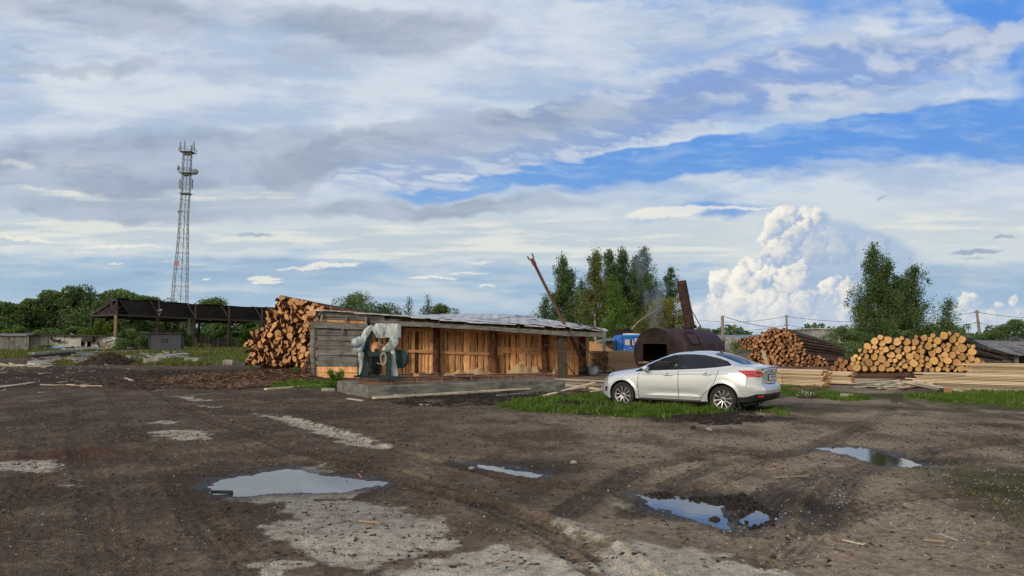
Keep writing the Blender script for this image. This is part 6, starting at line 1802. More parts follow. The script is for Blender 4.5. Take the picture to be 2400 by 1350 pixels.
    for (px, py, r_, rz) in ((419, 393, .50, -60), (458, 403, .60, 15), (420, 496, .28, -70)):
        c = local(px, py); mb = MB(); mb.lathe([(0, -.20), (r_ * .5, -.16), (r_, 0), (r_, .25), (0, .28)], 20, c, Euler((R(90), 0, R(rz))).to_matrix()); mb.bar(c, (np.interp(c.z, [q[0] for q in L], ct), 0, c.z), .06, .06); mb.build('dish', M['steel_grey'], root)
    c = local(422, 619); mb = MB(); mb.box((c.x, -1.6, c.z), (1.0, .1, .8)); m_, t_, b_ = newmat('red_panel'); t_.put(b_.inputs['Base Color'], (.40, .14, .11)); mb.build('red_box', m_, root)
build_tower()

# ------------------------------------------------------------ iron-roofed open shed
def build_iron_shed():
    _P = globals()['P']
    P = lambda x, y, Y: _P(x, y, Y + 14)
    YA, YE = 78.0, 95.0
    root = empty('open_iron_shed', (P(430, 800, 88).x, 102, .5), 0, 'long open shed on tall posts with a black rusty corrugated roof, at the left', 'shed'); iv = tuple(-Vector(root.location))
    B = lambda mb, nm, mt: mb.build(nm, mt, root, iv)
    # eaves front edge and ridge line
    fe = [(274, 738, 78), (372, 743, 83), (458, 747, 87), (537, 750, 91), (614, 752, 95), (665, 754, 98)]
    rg = [(273, 700, 79.0), (372, 706, 84), (458, 713, 88), (537, 717, 92), (614, 720, 96), (665, 722, 99)]
    be = [(215, 738, 89), (310, 741, 93)]
    F_ = [P(*q) for q in fe]; R_ = [P(*q) for q in rg]
    # front slope drops from the ridge to the front eave; the dark underside shows
    mb = MB(); rnd = random.Random(2)
    back = [p_ + Vector((-10.5, 13.0, -2.1)) for p_ in R_]
    for i in range(5):
        nn = 6
        for k in range(nn):
            a, b = lerp(R_[i], R_[i + 1], k / nn), lerp(R_[i], R_[i + 1], (k + 1.05) / nn); c, d = lerp(back[i], back[i + 1], (k + 1.05) / nn), lerp(back[i], back[i + 1], k / nn)
            jz = rnd.uniform(-.03, .12); up = Vector((0, 0, jz))
            mb.add([a + up, b + up, c + up, d + up], [(0, 1, 2, 3)])
    B(mb, 'roof', M['rusty_sheet'])
    # vertical curtain of sheets under the front edge
    mb = MB()
    for i in range(5):
        nn = 5
        for k in range(nn):
            a, b = lerp(F_[i], F_[i + 1], k / nn), lerp(F_[i], F_[i + 1], (k + 1) / nn); c, d = lerp(R_[i], R_[i + 1], (k + 1) / nn), lerp(R_[i], R_[i + 1], k / nn)
            o_ = Vector((0, .35 + rnd.uniform(0, .05), 0)); mb.add([a + o_ + Vector((0, 2.5, .1)), b + o_ + Vector((0, 2.5, .1)), c + o_ - Vector((0, 0, .08)), d + o_ - Vector((0, 0, .08))], [(0, 1, 2, 3)])
    B(mb, 'inner_cladding', M['rusty_sheet'])
    # gable at the left: triangular truss
    g0, g1, g2 = P(213, 740, 89), P(273, 701, 79.2), P(274, 738, 78)
    mb = MB(); mb.add([g0 + Vector((0, .3, 0)), g2 + Vector((0, .3, .1)), g1 + Vector((0, .3, 0))], [(0, 1, 2)]); B(mb, 'gable_sheet', M['rusty_sheet'])
    def bar(nm, a, b, w, mt='rust'):
        mb = MB(); mb.bar(a, b, w, w); B(mb, nm, M[mt])
    bar('gable_truss', g0, g2, .22, 'dark_beam'); bar('gable_truss', g0, g1, .22)
    for q in (.3, .6, .85): bar('gable_truss', lerp(g0, g2, q), lerp(g0, g1, q), .12)
    for a, b in ((.3, .6), (.6, .85)): bar('gable_truss', lerp(g0, g1, a), lerp(g0, g2, b), .10)
    for i in range(6):
        a, b = F_[i], R_[i]
        bar('rafter_post', a, b, .2); bar('brace', lerp(a, b, .1), b + (R_[max(i - 1, 0)] - R_[min(i + 1, 5)]).normalized() * (1.2), .14)
        if i < 5: bar('wind_brace', lerp(F_[i], R_[i], .15), lerp(F_[i + 1], R_[i + 1], .95), .07, 'rust_dark'); bar('eave_beam', F_[i], F_[i + 1], .22, 'dark_beam')
        # front columns
    for px, top, Y, mt in ((272, 738, 78, 'rail_rust'), (370, 743, 83, 'dark_beam'), (455, 747, 87, 'dark_beam'), (537, 750, 91, 'dark_beam'), (614, 752, 95, 'dark_beam'), (215, 738, 89, 'dark_beam'), (307, 742, 93, 'dark_beam'), (389, 745, 96, 'dark_beam'), (467, 749, 99, 'dark_beam'), (540, 751, 103, 'dark_beam'), (405, 744, 104, 'dark_beam'), (428, 743, 108, 'dark_beam')):
        a = P(px, top, Y); mb = MB(); w = .30 if Y < 96 else .24
        mb.bar((a.x, Y + 14, .5), a, w, w); B(mb, 'post', M[mt])
    # broken lamp / light panel hanging
    mb = MB(); a = P(376, 732, 83); mb.lathe([(0, 0), (.18, .1), (.28, .35)], 12, a, Euler((R(30), 0, 0)).to_matrix()); mb.bar(a, a + Vector((-.2, 0, -.5)), .08, .08); B(mb, 'lamp', M['steel_grey'])
    mb = MB(); a = P(444, 746, 100); c = P(441, 797, 100); mb.bar(a, c, .34, .34); tag(mb.build('white_pipe', M['white_paint']), 'pale vertical pipe seen between the posts of the iron-roofed shed', 'pipe')
build_iron_shed()

# ------------------------------------------------------------ far left: ruin, fences, hut
def build_left():
    Y = 86.0
    root = empty('ruined_brick_shed', (P(190, 815, Y).x, Y, .45), 0, 'burnt-out roofless shed of white brick with black openings', 'ruin'); iv = tuple(-Vector(root.location))
    B = lambda mb, nm, mt: mb.build(nm, mt, root, iv)
    def wall(x0, x1, yt0, yt1, yb=826, dy=0.0, mt='white_brick', nm='wall', jag=.0):
        a, b = P(x0, yb, Y + dy), P(x1, yb, Y + dy); t0, t1 = P(x0, yt0, Y + dy).z, P(x1, yt1, Y + dy).z; z0 = .2
        n = max(2, int((b.x - a.x) / .35)); vs = []
        for i in range(n + 1):
            q = i / n; x = lerp(a.x, b.x, q); zt = lerp(t0, t1, q) + (round(random.uniform(-jag, jag) / .09) * .09 if jag else 0)
            vs += [(x, Y + dy, z0), (x, Y + dy, zt), (x, Y + dy + .3, zt), (x, Y + dy + .3, z0)]
        mb = MB(); mb.add(vs, [(i * 4 + j, i * 4 + (j + 1) % 4, (i + 1) * 4 + (j + 1) % 4, (i + 1) * 4 + j) for i in range(n) for j in range(4)] + [(0, 1, 2, 3), (n * 4 + 3, n * 4 + 2, n * 4 + 1, n * 4)]); return B(mb, nm, M[mt])
    wall(65, 69, 786, 786); wall(69, 92, 786, 786, 793); wall(89, 110, 786, 786); wall(113, 128, 787, 786, jag=.05); wall(128, 150, 785, 784, 796, -.05, jag=.05, nm='lintel'); wall(128, 134, 796, 796); wall(147, 190, 785, 788, jag=.05); wall(190, 220, 788, 792, 798, jag=.06); wall(190, 198, 797, 797); wall(218, 240, 786, 800, jag=.08); wall(240, 270, 790, 789, 795, nm='lintel'); wall(203, 212, 798, 798, jag=.1)
    wall(66, 275, 790, 791, dy=4.5, mt='soot_concrete', nm='back_wall')
    mb = MB(); mb.box(P(165, 786, Y + 1.5), (10.4, 4.2, .10), (0, R(1), 0), jit=.06); B(mb, 'roof_slab', M['dark_beam'])
    for (a, b, w) in (((118, 792), (128, 800), .20), ((128, 800), (142, 798), .22), ((190, 818), (200, 803), .14), ((228, 803), (238, 818), .18), ((243, 806), (265, 798), .16), ((196, 796), (220, 795), .5)):
        mb = MB(); mb.bar(P(*a, Y - .4), P(*b, Y - .5), w, w, jit=.04); B(mb, 'charred_beam', M['machine_black'])
    mb = MB(); mb.box(P(85, 784.5, Y - .2), (.9, .6, .12), (0, .1, .2), jit=.05); B(mb, 'cement_sheet', M['old_concrete'])
    mb = MB(); mb.bar(P(165, 781, Y), P(173, 786, Y), .12, .14); B(mb, 'cement_sheet', M['old_concrete'])
    # orange brick rubble
    rr = random.Random(8); mb = MB()
    for _ in range(70): 
        c = P(rr.uniform(243, 271), 812, Y - 1 + rr.uniform(-.4, .4)); hgt = max(0, 1 - abs(c.x - P(257, 812, Y).x) / .9); mb.box((c.x, c.y, .5 + rr.uniform(0, .95) * hgt), (.28, .2, .14), (rr.random(), rr.random(), rr.random() * 3))
    tag(mb.build('brick_rubble', M['orange_sawdust']), 'orange pile of broken bricks at the right end of the white ruin', 'rubble')
    # charred heap in front
    rr = random.Random(18); mb = MB()
    for _ in range(60):
        c = P(rr.uniform(164, 238), 822, Y - 2 + rr.uniform(-1, .5)); z = .5 + rr.uniform(0, .5); an = rr.uniform(-.5, .5); L = rr.uniform(.5, 1.8)
        mb.bar((c.x - L / 2, c.y, z), (c.x + L / 2 * math.cos(an), c.y, z + L / 2 * math.sin(an) * .5), .12, .10, jit=.03)
    tag(mb.build('charred_timber', M['soot_concrete']), 'heap of charred beams lying in front of the white brick ruin', 'debris heap')
    # plank fence, far left
    root = empty('plank_fence', P(20, 822, 84), 0, 'grey vertical-board fence at the far left edge', 'fence'); iv = tuple(-Vector(root.location))
    mb = MB(); x0, x1 = P(-60, 810, 84).x, P(64, 810, 84).x; x = x0
    while x < x1: w = random.uniform(.14, .2); mb.box((x + w / 2, 84 + random.uniform(-.02, .02), .45 + .95), (w * .96, .03, 1.9 + random.uniform(-.05, .05)), jit=.006); x += w
    mb.build('boards', M['grey_plank'], root, iv)
    mb = MB(); mb.box(((x0 + x1) / 2, 84.5, 2.42), (x1 - x0, 1.6, .16), (R(6), 0, 0), jit=.02); mb.build('coping', M['slate_sheet'], root, iv)
    # dark plank hut
    Yh = 80.0
    root = empty('grey_plank_hut', P(388, 822, Yh), 0, 'small flat-roofed hut of dark grey planks with one shuttered window, before the iron shed', 'hut'); iv = tuple(-Vector(root.location))
    a, b = P(350, 823, Yh), P(423, 823, Yh); zt = P(350, 783, Yh).z; z0 = zfar(Yh) - .05; zc = z0; mb = MB()
    nrow = 9
    for i in range(nrow):
        for k in range(3):
            mb.box((lerp(a.x, b.x, (k + .5) / 3), Yh + random.uniform(-.01, .01), z0 + (i + .5) * (zt - z0) / nrow), ((b.x - a.x) / 3 - .01, .05, (zt - z0) / nrow - .012), jit=.005)
    mb.add([(a.x, Yh + .03, z0), (a.x, Yh + .8, z0), (a.x, Yh + .8, zt), (a.x, Yh + .03, zt)], [(0, 1, 2, 3)]); mb.add([(b.x, Yh + .03, z0), (b.x, Yh + .8, z0), (b.x, Yh + .8, zt), (b.x, Yh + .03, zt)], [(3, 2, 1, 0)])
    wd, tt_, bb_ = newmat('dark_grey_plank'); 
    oo = tt_.coord('Object'); tt_.put(bb_.inputs['Base Color'], tt_.mix(tt_.noise(tt_.map(oo, (.7, 1, 8)), 3, 4, .6), (.022, .024, .030), (.085, .09, .105))); bb_.inputs['Roughness'].default_value = .9
    mb.build('plank_wall', wd, root, iv)
    mb = MB(); c = P(385, 798, Yh - .05); mb.box(c, (.75, .05, .45)); mb.build('shutter', M['machine_black'], root, iv)
    mb = MB(); mb.box(((a.x + b.x) / 2 - .2, Yh + .4, zt + .06), (b.x - a.x + .9, 1.3, .12), (R(-2), R(-.5), 0)); mb.build('roof', M['machine_black'], root, iv)
    for x in (a.x, b.x): mb = MB(); mb.bar((x, Yh - .04, z0), (x, Yh - .04, zt), .12, .08); mb.build('corner_board', wd, root, iv)
    # concrete panel fence behind
    root = empty('concrete_fence', P(520, 820, 118), 0, 'mottled grey concrete panel fence behind the posts of the iron shed', 'fence'); iv = tuple(-Vector(root.location))
    xs_ = [P(px, 810, 118).x for px in range(424, 650, 22)]
    for i in range(len(xs_) - 1):
        mb = MB(); mb.box(((xs_[i] + xs_[i + 1]) / 2, 118, 1.35), (xs_[i + 1] - xs_[i] - .05, .15, 1.6 + random.uniform(-.06, .06)), jit=.02); mb.build('panel', M['soot_concrete'], root, iv)
        mb = MB(); mb.box((xs_[i], 117.9, 1.4), (.2, .2, 1.9)); mb.build('fence_post', M['old_concrete'], root, iv)
    # long concrete beams and boards lying in the yard
    def slabthing(a, b, w, h, lab, mt='old_concrete', nm='concrete_beam', z=0.0, cat='beam'):
        a, b = Vector(a), Vector(b); a.z = gz(a.x, a.y) + h / 2 + z; b.z = gz(b.x, b.y) + h / 2 + z
        mb = MB(); mb.bar(a, b, w, h, jit=.02); tag(mb.build(nm, M[mt]), lab, cat)
    g = lambda x, y: P(x, y, {0: 1}.get(0) and ( (CAMH - .12) * FPX / (y - 800)))
    slabthing(g(150, 833), g(345, 830), .5, .10, 'long white concrete beam lying across the rubble at the left', 'white_paint', z=.35)
    slabthing(g(150, 838), g(415, 832), .5, .22, 'second grey concrete beam just in front of the long white one', z=.10)
    slabthing(g(75, 838), g(200, 832), .7, .16, 'flat grey concrete lath at the left end of the rubble', z=.2)
    slabthing(g(70, 845), g(170, 838), .5, .20, 'dark sagging timber across the left rubble', 'dark_beam', 'old_timber', z=.25, cat='timber')
    slabthing(g(78, 848), g(108, 856), .7, .22, 'tilted pale concrete block at the near end of the left rubble')
    slabthing(g(362, 824), g(392, 838), .35, .22, 'grey concrete beam lying aslant right of the bark heap', z=.15)
    slabthing(g(300, 840), g(380, 838), .5, .25, 'broken pale slab right behind the bark heap')
    slabthing(g(340, 850), g(376, 850), .5, .42, 'squat concrete block sunk in the grass right of the bark heap')
    slabthing(g(376, 842), g(430, 838), .9, .30, 'cluster-like broken slab in the middle of the rubble')
    slabthing(g(436, 848), g(470, 848), .7, .42, 'larger concrete block in the grass nearer the log pile')
    slabthing(g(460, 846), g(540, 850), .35, .14, 'thin concrete kerb stone lying beyond the grass')
    slabthing(g(525, 852), g(548, 852), .6, .34, 'small concrete block next to the thin kerb stone')
    slabthing(g(548, 852), g(575, 851), .3, .10, 'grey plank end lying left of the log pile foot', 'weathered', 'old_timber', cat='timber')
    # small rubble
    rr = random.Random(33)
    for k, (x0, x1, y0, y1, n, nm, lab, mt, h) in enumerate(((75, 240, 836, 850, 120, 'rubble', 'jumble of grey boards and broken concrete at the left of the yard', 'weathered', .30), (330, 445, 828, 842, 130, 'rubble', 'jumble of pale broken concrete right of the bark heap', 'old_concrete', .25), (0, 120, 850, 866, 60, 'wood_scraps', 'scatter of pale wood scraps at the left edge of the yard', 'pale_board', .03))):
        mb = MB()
        for _ in range(n):
            c = g(rr.uniform(x0, x1), rr.uniform(y0, y1)); L = rr.uniform(.2, 1.1) ; an = rr.uniform(-.5, .5); z = gz(c.x, c.y) + rr.uniform(0, h)
            mb.box((c.x, c.y, z), (L, rr.uniform(.08, .3), rr.uniform(.03, .12)), (rr.uniform(-.2, .2), rr.uniform(-.25, .25), an), jit=.02)
        tag(mb.build(nm, M[mt]), lab, 'rubble', kind='stuff')
    mb = MB(); c = g(134, 836); mb.box((c.x, c.y, 1.02), (1.3, .5, .03), (.1, .05, 0), jit=.05); tag(mb.build('blue_sheet', M['tarp_blue']), 'scrap of blue sheet lying on the concrete laths', 'sheet')
    mb = MB(); c = g(205, 841); mb.box((c.x, c.y - .3, .55), (.7, .3, .03), (.1, .05, 0), jit=.03); tag(mb.build('blue_sheet', M['tarp_blue']), 'smaller blue scrap below the long white beam', 'sheet')
    # bark heap, orange sawdust bank
    def mound(px, py, rx, ry, h, nm, lab, mt, chips=0, cm='chip_dark', cat='heap'):
        c = g(px, py) if py < 870 else G(px, py); n = 36; vs, rr = [], random.Random(px)
        z0 = gz(c.x, c.y); vs = [(0, 0, h)]
        for j in range(1, 11):
            q = j / 10
            for k in range(n):
                a = 2 * math.pi * k / n; wob = 1 + .15 * math.sin(3 * a + 1) + .1 * math.sin(7 * a)
                vs.append((rx * q * math.cos(a) * wob, ry * q * math.sin(a) * wob, h * (1 - q) ** .9 * (1 + rr.uniform(-.12, .12)) - .03))
        fs = [(0, 1 + k, 1 + (k + 1) % n) for k in range(n)] + [(1 + j * n + k, 1 + (j + 1) * n + k, 1 + (j + 1) * n + (k + 1) % n, 1 + j * n + (k + 1) % n) for j in range(9) for k in range(n)]
        mb = MB(); mb.add(vs, fs, 0, True)
        for _ in range(chips):
            a, q = rr.uniform(0, 6.28), rr.random() ** .6; mb.bar((rx * q * math.cos(a), ry * q * math.sin(a), h * (1 - q) ** .9 + .02), (rx * q * math.cos(a) + rr.uniform(-.3, .3), ry * q * math.sin(a) + rr.uniform(-.2, .2), h * (1 - q) ** .9 + rr.uniform(-.08, .12)), .05, .03, mi=1)
        o = mb.build(nm, [M[mt], M[cm]], loc=(c.x, c.y, z0)); tag(o, lab, cat)
    mound(255, 851, 2.0, 1.4, .85, 'bark_heap', 'dark heap of bark and shavings in the left half of the yard', 'black_soil', 500)
    mound(478, 834, 4.0, 2.0, .30, 'sawdust_heap', 'flat orange sawdust bank behind the concrete blocks', 'orange_sawdust', 0, cat='sawdust')
    c = P(1398, 815, 43); mb = None
    def mound2(px, Y, rx, ry, h, nm, lab, mt, cat):
        c = P(px, 820, Y); n = 30; rr = random.Random(px); vs = [(0, 0, h)]
        for j in range(1, 9):
            q = j / 8
            for k in range(n): a = 2 * math.pi * k / n; vs.append((rx * q * math.cos(a), ry * q * math.sin(a), h * (1 - q ** 1.6) * (1 + rr.uniform(-.07, .07))))
        fs = [(0, 1 + k, 1 + (k + 1) % n) for k in range(n)] + [(1 + j * n + k, 1 + (j + 1) * n + k, 1 + (j + 1) * n + (k + 1) % n, 1 + j * n + (k + 1) % n) for j in range(7) for k in range(n)]
        mb = MB(); mb.add(vs, fs, 0, True); tag(mb.build(nm, M[mt], loc=(c.x, c.y, 0)), lab, cat)
    mound2(1392, 46, 2.3, 1.6, 1.62, 'sawdust_heap', 'orange sawdust heap behind the brown board stack', 'orange_sawdust', 'sawdust')
build_left()

# ------------------------------------------------------------ right background
def build_right():
    def pole(px, top, Y, lab, arm=True, lean=0.0):
        a = P(px, top, Y); root = empty('utility_pole', (a.x + lean, Y, 0), 0, lab, 'utility pole', 'wooden poles carrying the wires')
        mb = MB(); mb.tube((0, 0, 0), (-lean, 0, a.z), .14, .10, 8); mb.build('shaft', M['weathered'], root)
        if arm:
            for zz in (.15, 1.05): mb = MB(); mb.bar((-lean - .25, 0, a.z - zz), (-lean + .25, 0, a.z - zz), .05, .05); mb.build('crossarm', M['dark_beam'], root)
        return a
    p1 = pole(1693, 740, 48, 'thick wooden utility pole just right of the furnace chimney', False)
    p2 = pole(1843, 738, 75, 'wooden utility pole above the heap of thin logs')
    p3 = pole(2289, 727, 62, 'wooden utility pole right of the birch, above the rear stack', lean=.35)
    def wire(a, b, sag, lab, grp='overhead wires'):
        pts = [lerp(a, b, k / 14) - Vector((0, 0, sag * 4 * (k / 14) * (1 - k / 14))) for k in range(15)]
        mb = MB(); mb.path(pts, .017, 4, cap=False); tag(mb.build('wire', M['machine_black']), lab, 'wire', grp)
    L1 = P(1240, 760, 120); 
    wire(P(1640, 750, 90), p2 + Vector((0, 0, -.15)), .4, 'upper wire running left from the middle utility pole')
    wire(P(1640, 772, 90), p2 + Vector((0, 0, -1.05)), .4, 'lower wire running left from the middle utility pole')
    wire(p2 + Vector((0, 0, -.15)), p3 + Vector((0, 0, -.15)), .7, 'upper wire between the middle and right utility poles')
    wire(p2 + Vector((0, 0, -1.05)), p3 + Vector((0, 0, -1.05)), .7, 'lower wire between the middle and right utility poles')
    wire(p3 + Vector((0, 0, -.15)), P(2560, 742, 52), .3, 'upper wire leaving the frame from the right utility pole')
    wire(p3 + Vector((0, 0, -1.05)), P(2560, 772, 52), .3, 'lower wire leaving the frame from the right utility pole')
    wire(p1, P(1815, 768, 52), .12, 'thin wire slanting down from the thick pole to the thin logs')
    wire(P(1640, 778, 90), P(1900, 776, 90), .1, 'lowest thin wire just above the thin logs')
    # buildings
    def box_b(name, lab, x0, x1, yt, Y, depth, wall, roof, yb=820, rl=.2, parts=None, slope=0.0):
        a, b = P(x0, yt, Y), P(x1, yt, Y); root = empty(name, (a.x, Y, 0), 0, lab, 'building'); w = b.x - a.x
        mb = MB(); mb.box((w / 2, depth / 2, a.z / 2), (w, depth, a.z - .02)); mb.build('wall', M[wall], root)
        mb = MB(); mb.box((w / 2, depth / 2, a.z + .08), (w + rl * 2, depth + rl * 2, .16), (R(slope), 0, 0)); ro = mb.build('roof', M[roof], root); return root, a, b
    rt, a, b = box_b('brick_garage', 'low buff brick building with a dark flat roof left of the birch', 1903, 1990, 772, 92, 8, 'old_concrete', 'machine_black')
    rt.children[0].data.materials[0] = M['white_brick']
    rt, a, b = box_b('flat_annex', 'pale blue-roofed annex between the brick building and the birch', 1978, 2030, 776, 96, 8, 'old_concrete', 'roof_blue')
    # long blue-grey roof
    Y = 85; root = empty('long_barn', P(1740, 800, Y), 0, 'long low barn with a blue-grey roof behind the furnace and the thin logs', 'building'); iv = tuple(-Vector(root.location))
    a, b = P(1630, 799, Y), P(1905, 799, Y); c, d = P(1905, 785, Y + 6), P(1630, 785, Y + 6)
    mb = MB(); mb.add([a, b, c, d], [(0, 1, 2, 3)]); mb.build('roof', M['roof_blue'], root, iv)
    mb = MB(); mb.add([(a.x, Y + .2, 0), (b.x, Y + .2, 0), (b.x, Y + .2, a.z), (a.x, Y + .2, a.z)], [(0, 1, 2, 3)]); mb.build('wall', M['soot_concrete'], root, iv)
    # small canopy right of the boiler
    root = empty('small_canopy', P(1690, 850, 39), 0, 'narrow dark post canopy at the back end of the furnace', 'canopy'); iv = tuple(-Vector(root.location))
    a, b = P(1680, 796, 39), P(1698, 797, 39); mb = MB(); mb.box(((a.x + b.x) / 2, 39.4, a.z), (b.x - a.x + .2, 1.2, .06), (R(3), 0, 0)); mb.build('roof', M['slate_sheet'], root, iv)
    for px in (1690, 1696): q = P(px, 797, 39); mb = MB(); mb.bar((q.x, 39, 0), q, .07, .07); mb.build('post', M['dark_beam'], root, iv)
    # grey wall piece
    mb = MB(); a = P(1712, 800, 60); mb.box((a.x, 60, 1.0), (1.2, .2, 2.0), jit=.02); tag(mb.build('block_wall', M['old_concrete']), 'piece of pale block wall left of the thin logs', 'wall')
    # dark timber hut at the right edge
    Y = 40.0; root = empty('log_hut', P(2370, 850, Y), 0, 'dark weathered log hut with a ragged slate roof at the right edge', 'hut'); iv = tuple(-Vector(root.location))
    B = lambda mb, nm, mt: mb.build(nm, M[mt], root, iv)
    a, b = P(2312, 828, Y), P(2382, 828, Y); mb = MB(); zt = P(2330, 819, Y).z
    for i in range(6): mb.bar((a.x, Y, .12 + i * .22), (b.x, Y, .12 + i * .22), .12, .20, jit=.015)
    B(mb, 'log_wall', 'grey_plank')
    q = P(2382, 824, Y - 1); mb = MB(); mb.bar((q.x, Y - 1, 0), q, .14, .12); q2 = P(2440, 824, Y - 1); mb.bar((q2.x, Y - 1, 0), q2, .14, .12); mb.bar(q, q2, .10, .14); B(mb, 'door_frame', 'grey_plank')
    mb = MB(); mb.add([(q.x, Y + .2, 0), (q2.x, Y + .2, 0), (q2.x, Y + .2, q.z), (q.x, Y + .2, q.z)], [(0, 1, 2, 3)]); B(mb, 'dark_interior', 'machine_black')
    mb = MB(); rr = random.Random(5)
    for i in range(7):
        x0 = lerp(P(2358, 815, Y - 1.2).x, P(2480, 815, Y - 1.2).x, i / 7); mb.box((x0 + .3, Y - .2, q.z + .12 + rr.uniform(-.03, .06)), (.56, 2.6, .05), (R(12) + rr.uniform(-.05, .05), rr.uniform(-.1, .1), rr.uniform(-.1, .1)), jit=.03)
    B(mb, 'roof', 'slate_sheet')
    mb = MB(); mb.box((P(2345, 810, Y + 3).x, Y + 3.5, P(2345, 806, Y + 3).z), (3.4, 3.2, .3), (R(4), 0, 0), jit=.1); B(mb, 'rear_roof', 'soot_concrete')
    # long low roofs behind the birch
    Y = 70; root = empty('slate_barn', P(2250, 800, Y), 0, 'low barn with a ribbed grey roof behind the wide log pile', 'building'); iv = tuple(-Vector(root.location))
    a, b = P(2190, 798, Y), P(2500, 799, Y); c, d = P(2500, 788, Y + 6), P(2190, 786, Y + 6)
    mb = MB(); mb.add([a, b, c, d], [(0, 1, 2, 3)]); mb.build('roof', M['slate_sheet'], root, iv)
    mb = MB(); mb.add([(a.x, Y + .2, 0), (b.x, Y + .2, 0), (b.x, Y + .2, a.z), (a.x, Y + .2, a.z)], [(0, 1, 2, 3)]); mb.build('wall', M['soot_concrete'], root, iv)
    mb = MB(); mb.add([(P(1940, 800, 62).x, 62, 0), (P(2320, 800, 62).x, 62, 0), (P(2320, 800, 62).x, 62, 1.5), (P(1940, 800, 62).x, 62, 1.5)], [(0, 1, 2, 3)]); tag(mb.build('board_fence', M['dark_beam']), 'dark board fence in the shade under the birch', 'fence')
    # dark sheet wall by the lorry
    Y = 50; root = empty('sheet_wall', P(1450, 810, Y), 0, 'dark rusty sheet fence left of the blue lorry', 'fence'); iv = tuple(-Vector(root.location))
    mb = MB(); 
    for i in range(9):
        a = P(1437 + i * 5, 772 + (i % 3), Y); mb.box((a.x + .07, Y, a.z / 2), (.14, .04, a.z))
    mb.build('sheets', M['rusty_sheet'], root, iv)
    mb = MB(); a, b = P(1437, 773, Y - .05), P(1480, 773, Y - .05); mb.bar(a, b, .05, .08); mb.build('top_rail', M['rust_dark'], root, iv)
    Y = 46; root = empty('lean_to', P(1425, 820, Y), 0, 'small board lean-to with a pale sloping roof between shed and lorry', 'shed'); iv = tuple(-Vector(root.location))
    a, b = P(1403, 802, Y), P(1440, 794, Y); mb = MB(); mb.add([a, b, b + Vector((0, 2, .1)), a + Vector((0, 2, .1)), a - Vector((0, 0, .05)), b - Vector((0, 0, .05))], [(0, 1, 2, 3), (0, 4, 5, 1)]); mb.build('roof', M['slate_sheet'], root, iv)
    mb = MB(); a, b = P(1416, 801, Y + .3), P(1440, 796, Y + .3); mb.box(((a.x + b.x) / 2, Y + .3, a.z / 2), (b.x - a.x, .05, a.z)); mb.build('wall', M['dark_beam'], root, iv)
    for px in (1414, 1418): a = P(px, 774, 40); mb = MB(); mb.bar((a.x, 40, 0), a, .07, .07); tag(mb.build('metal_post', M['steel_grey']), 'thin upright post %s of the pair right of the shed roof' % ('on the left' if px == 1414 else 'on the right'), 'post')
    # leaning board behind the car
    a, c = P(1802, 858, 25.0), P(1788, 822, 25.4); mb = MB(); mb.bar((a.x + .12, 25.0, .2), c, .13, .03, jit=.006); tag(mb.build('leaning_board', M['fresh_board']), 'single pale board standing aslant behind the car boot', 'board')
    # litter
    g = G(2303, 1310); mb = MB(); mb.box((g.x, g.y, .02), (.08, .05, .006), (.1, .05, .5)); tag(mb.build('paper_scrap', M['white_paint']), 'small white scrap at the lower right corner', 'litter')
    g = G(2319, 1284); mb = MB(); mb.box((g.x, g.y, .025), (.03, .03, .04), (.1, .3, .5)); tag(mb.build('wood_chip', M['fresh_board']), 'little pale chip of wood above the white scrap', 'chip')
    g = G(1957, 1301); mb = MB(); mb.box((g.x, g.y, .015), (.10, .05, .008), (.1, .05, .2)); mt, t, b = newmat('teal_plastic'); t.put(b.inputs['Base Color'], (.12, .30, .30)); tag(mb.build('plastic_scrap', mt), 'small teal scrap of plastic on the gravel', 'litter')
    g = G(995, 955); mb = MB(); mb.box((g.x, g.y, .04), (.26, .16, .06), (.1, .05, .2), jit=.02); tag(mb.build('wood_scrap', M['brown_board']), 'chunky brown scrap of wood before the slab', 'scrap')
    g = G(963, 959); mb = MB(); mb.box((g.x, g.y, .05), (.10, .08, .09), (.1, .05, .2), jit=.01); tag(mb.build('wood_scrap', M['dark_beam']), 'small dark block left of the brown scrap', 'scrap')
    for (px, py, s, lab) in ((520, 1158, .10, 'black charred stick at the left rim of the big puddle'),): 
        g = G(px, py); mb = MB(); mb.box((g.x, g.y, .02), (.22, .05, .03), (0, 0, .1), jit=.01); tag(mb.build('charred_stick', M['machine_black']), lab, 'stick')
    for i, (px, py, s, mt, lab) in enumerate(((1624, 1006, .06, 'black_soil', 'dark clod on the bare ground before the car'), (1663, 1009, .07, 'stone', 'pale stone right of the dark clod before the car'), (2110, 950, .05, 'stone', 'small stone at the edge of the right-hand grass'), (1345, 1094, .05, 'stone', 'pale stone right of the narrow puddle'), (1105, 1105, .04, 'stone', 'flat pale stone left of the narrow puddle'), (813, 1127, .03, 'black_soil', 'dark clod standing in the big puddle'), (1675, 1218, .06, 'black_soil', 'muddy clod in the double puddle'))):
        g = G(px, py); bm = bmesh.new(); bmesh.ops.create_icosphere(bm, subdivisions=2, radius=s)
        for v in bm.verts: v.co *= random.uniform(.8, 1.15); v.co.z *= .6
        me = bpy.data.meshes.new('stone'); bm.to_mesh(me); bm.free(); me.materials.append(M[mt]); tag(link(me, 'stone', None, (g.x, g.y, gz(g.x, g.y) + s * .3)), lab, 'stone')
build_right()
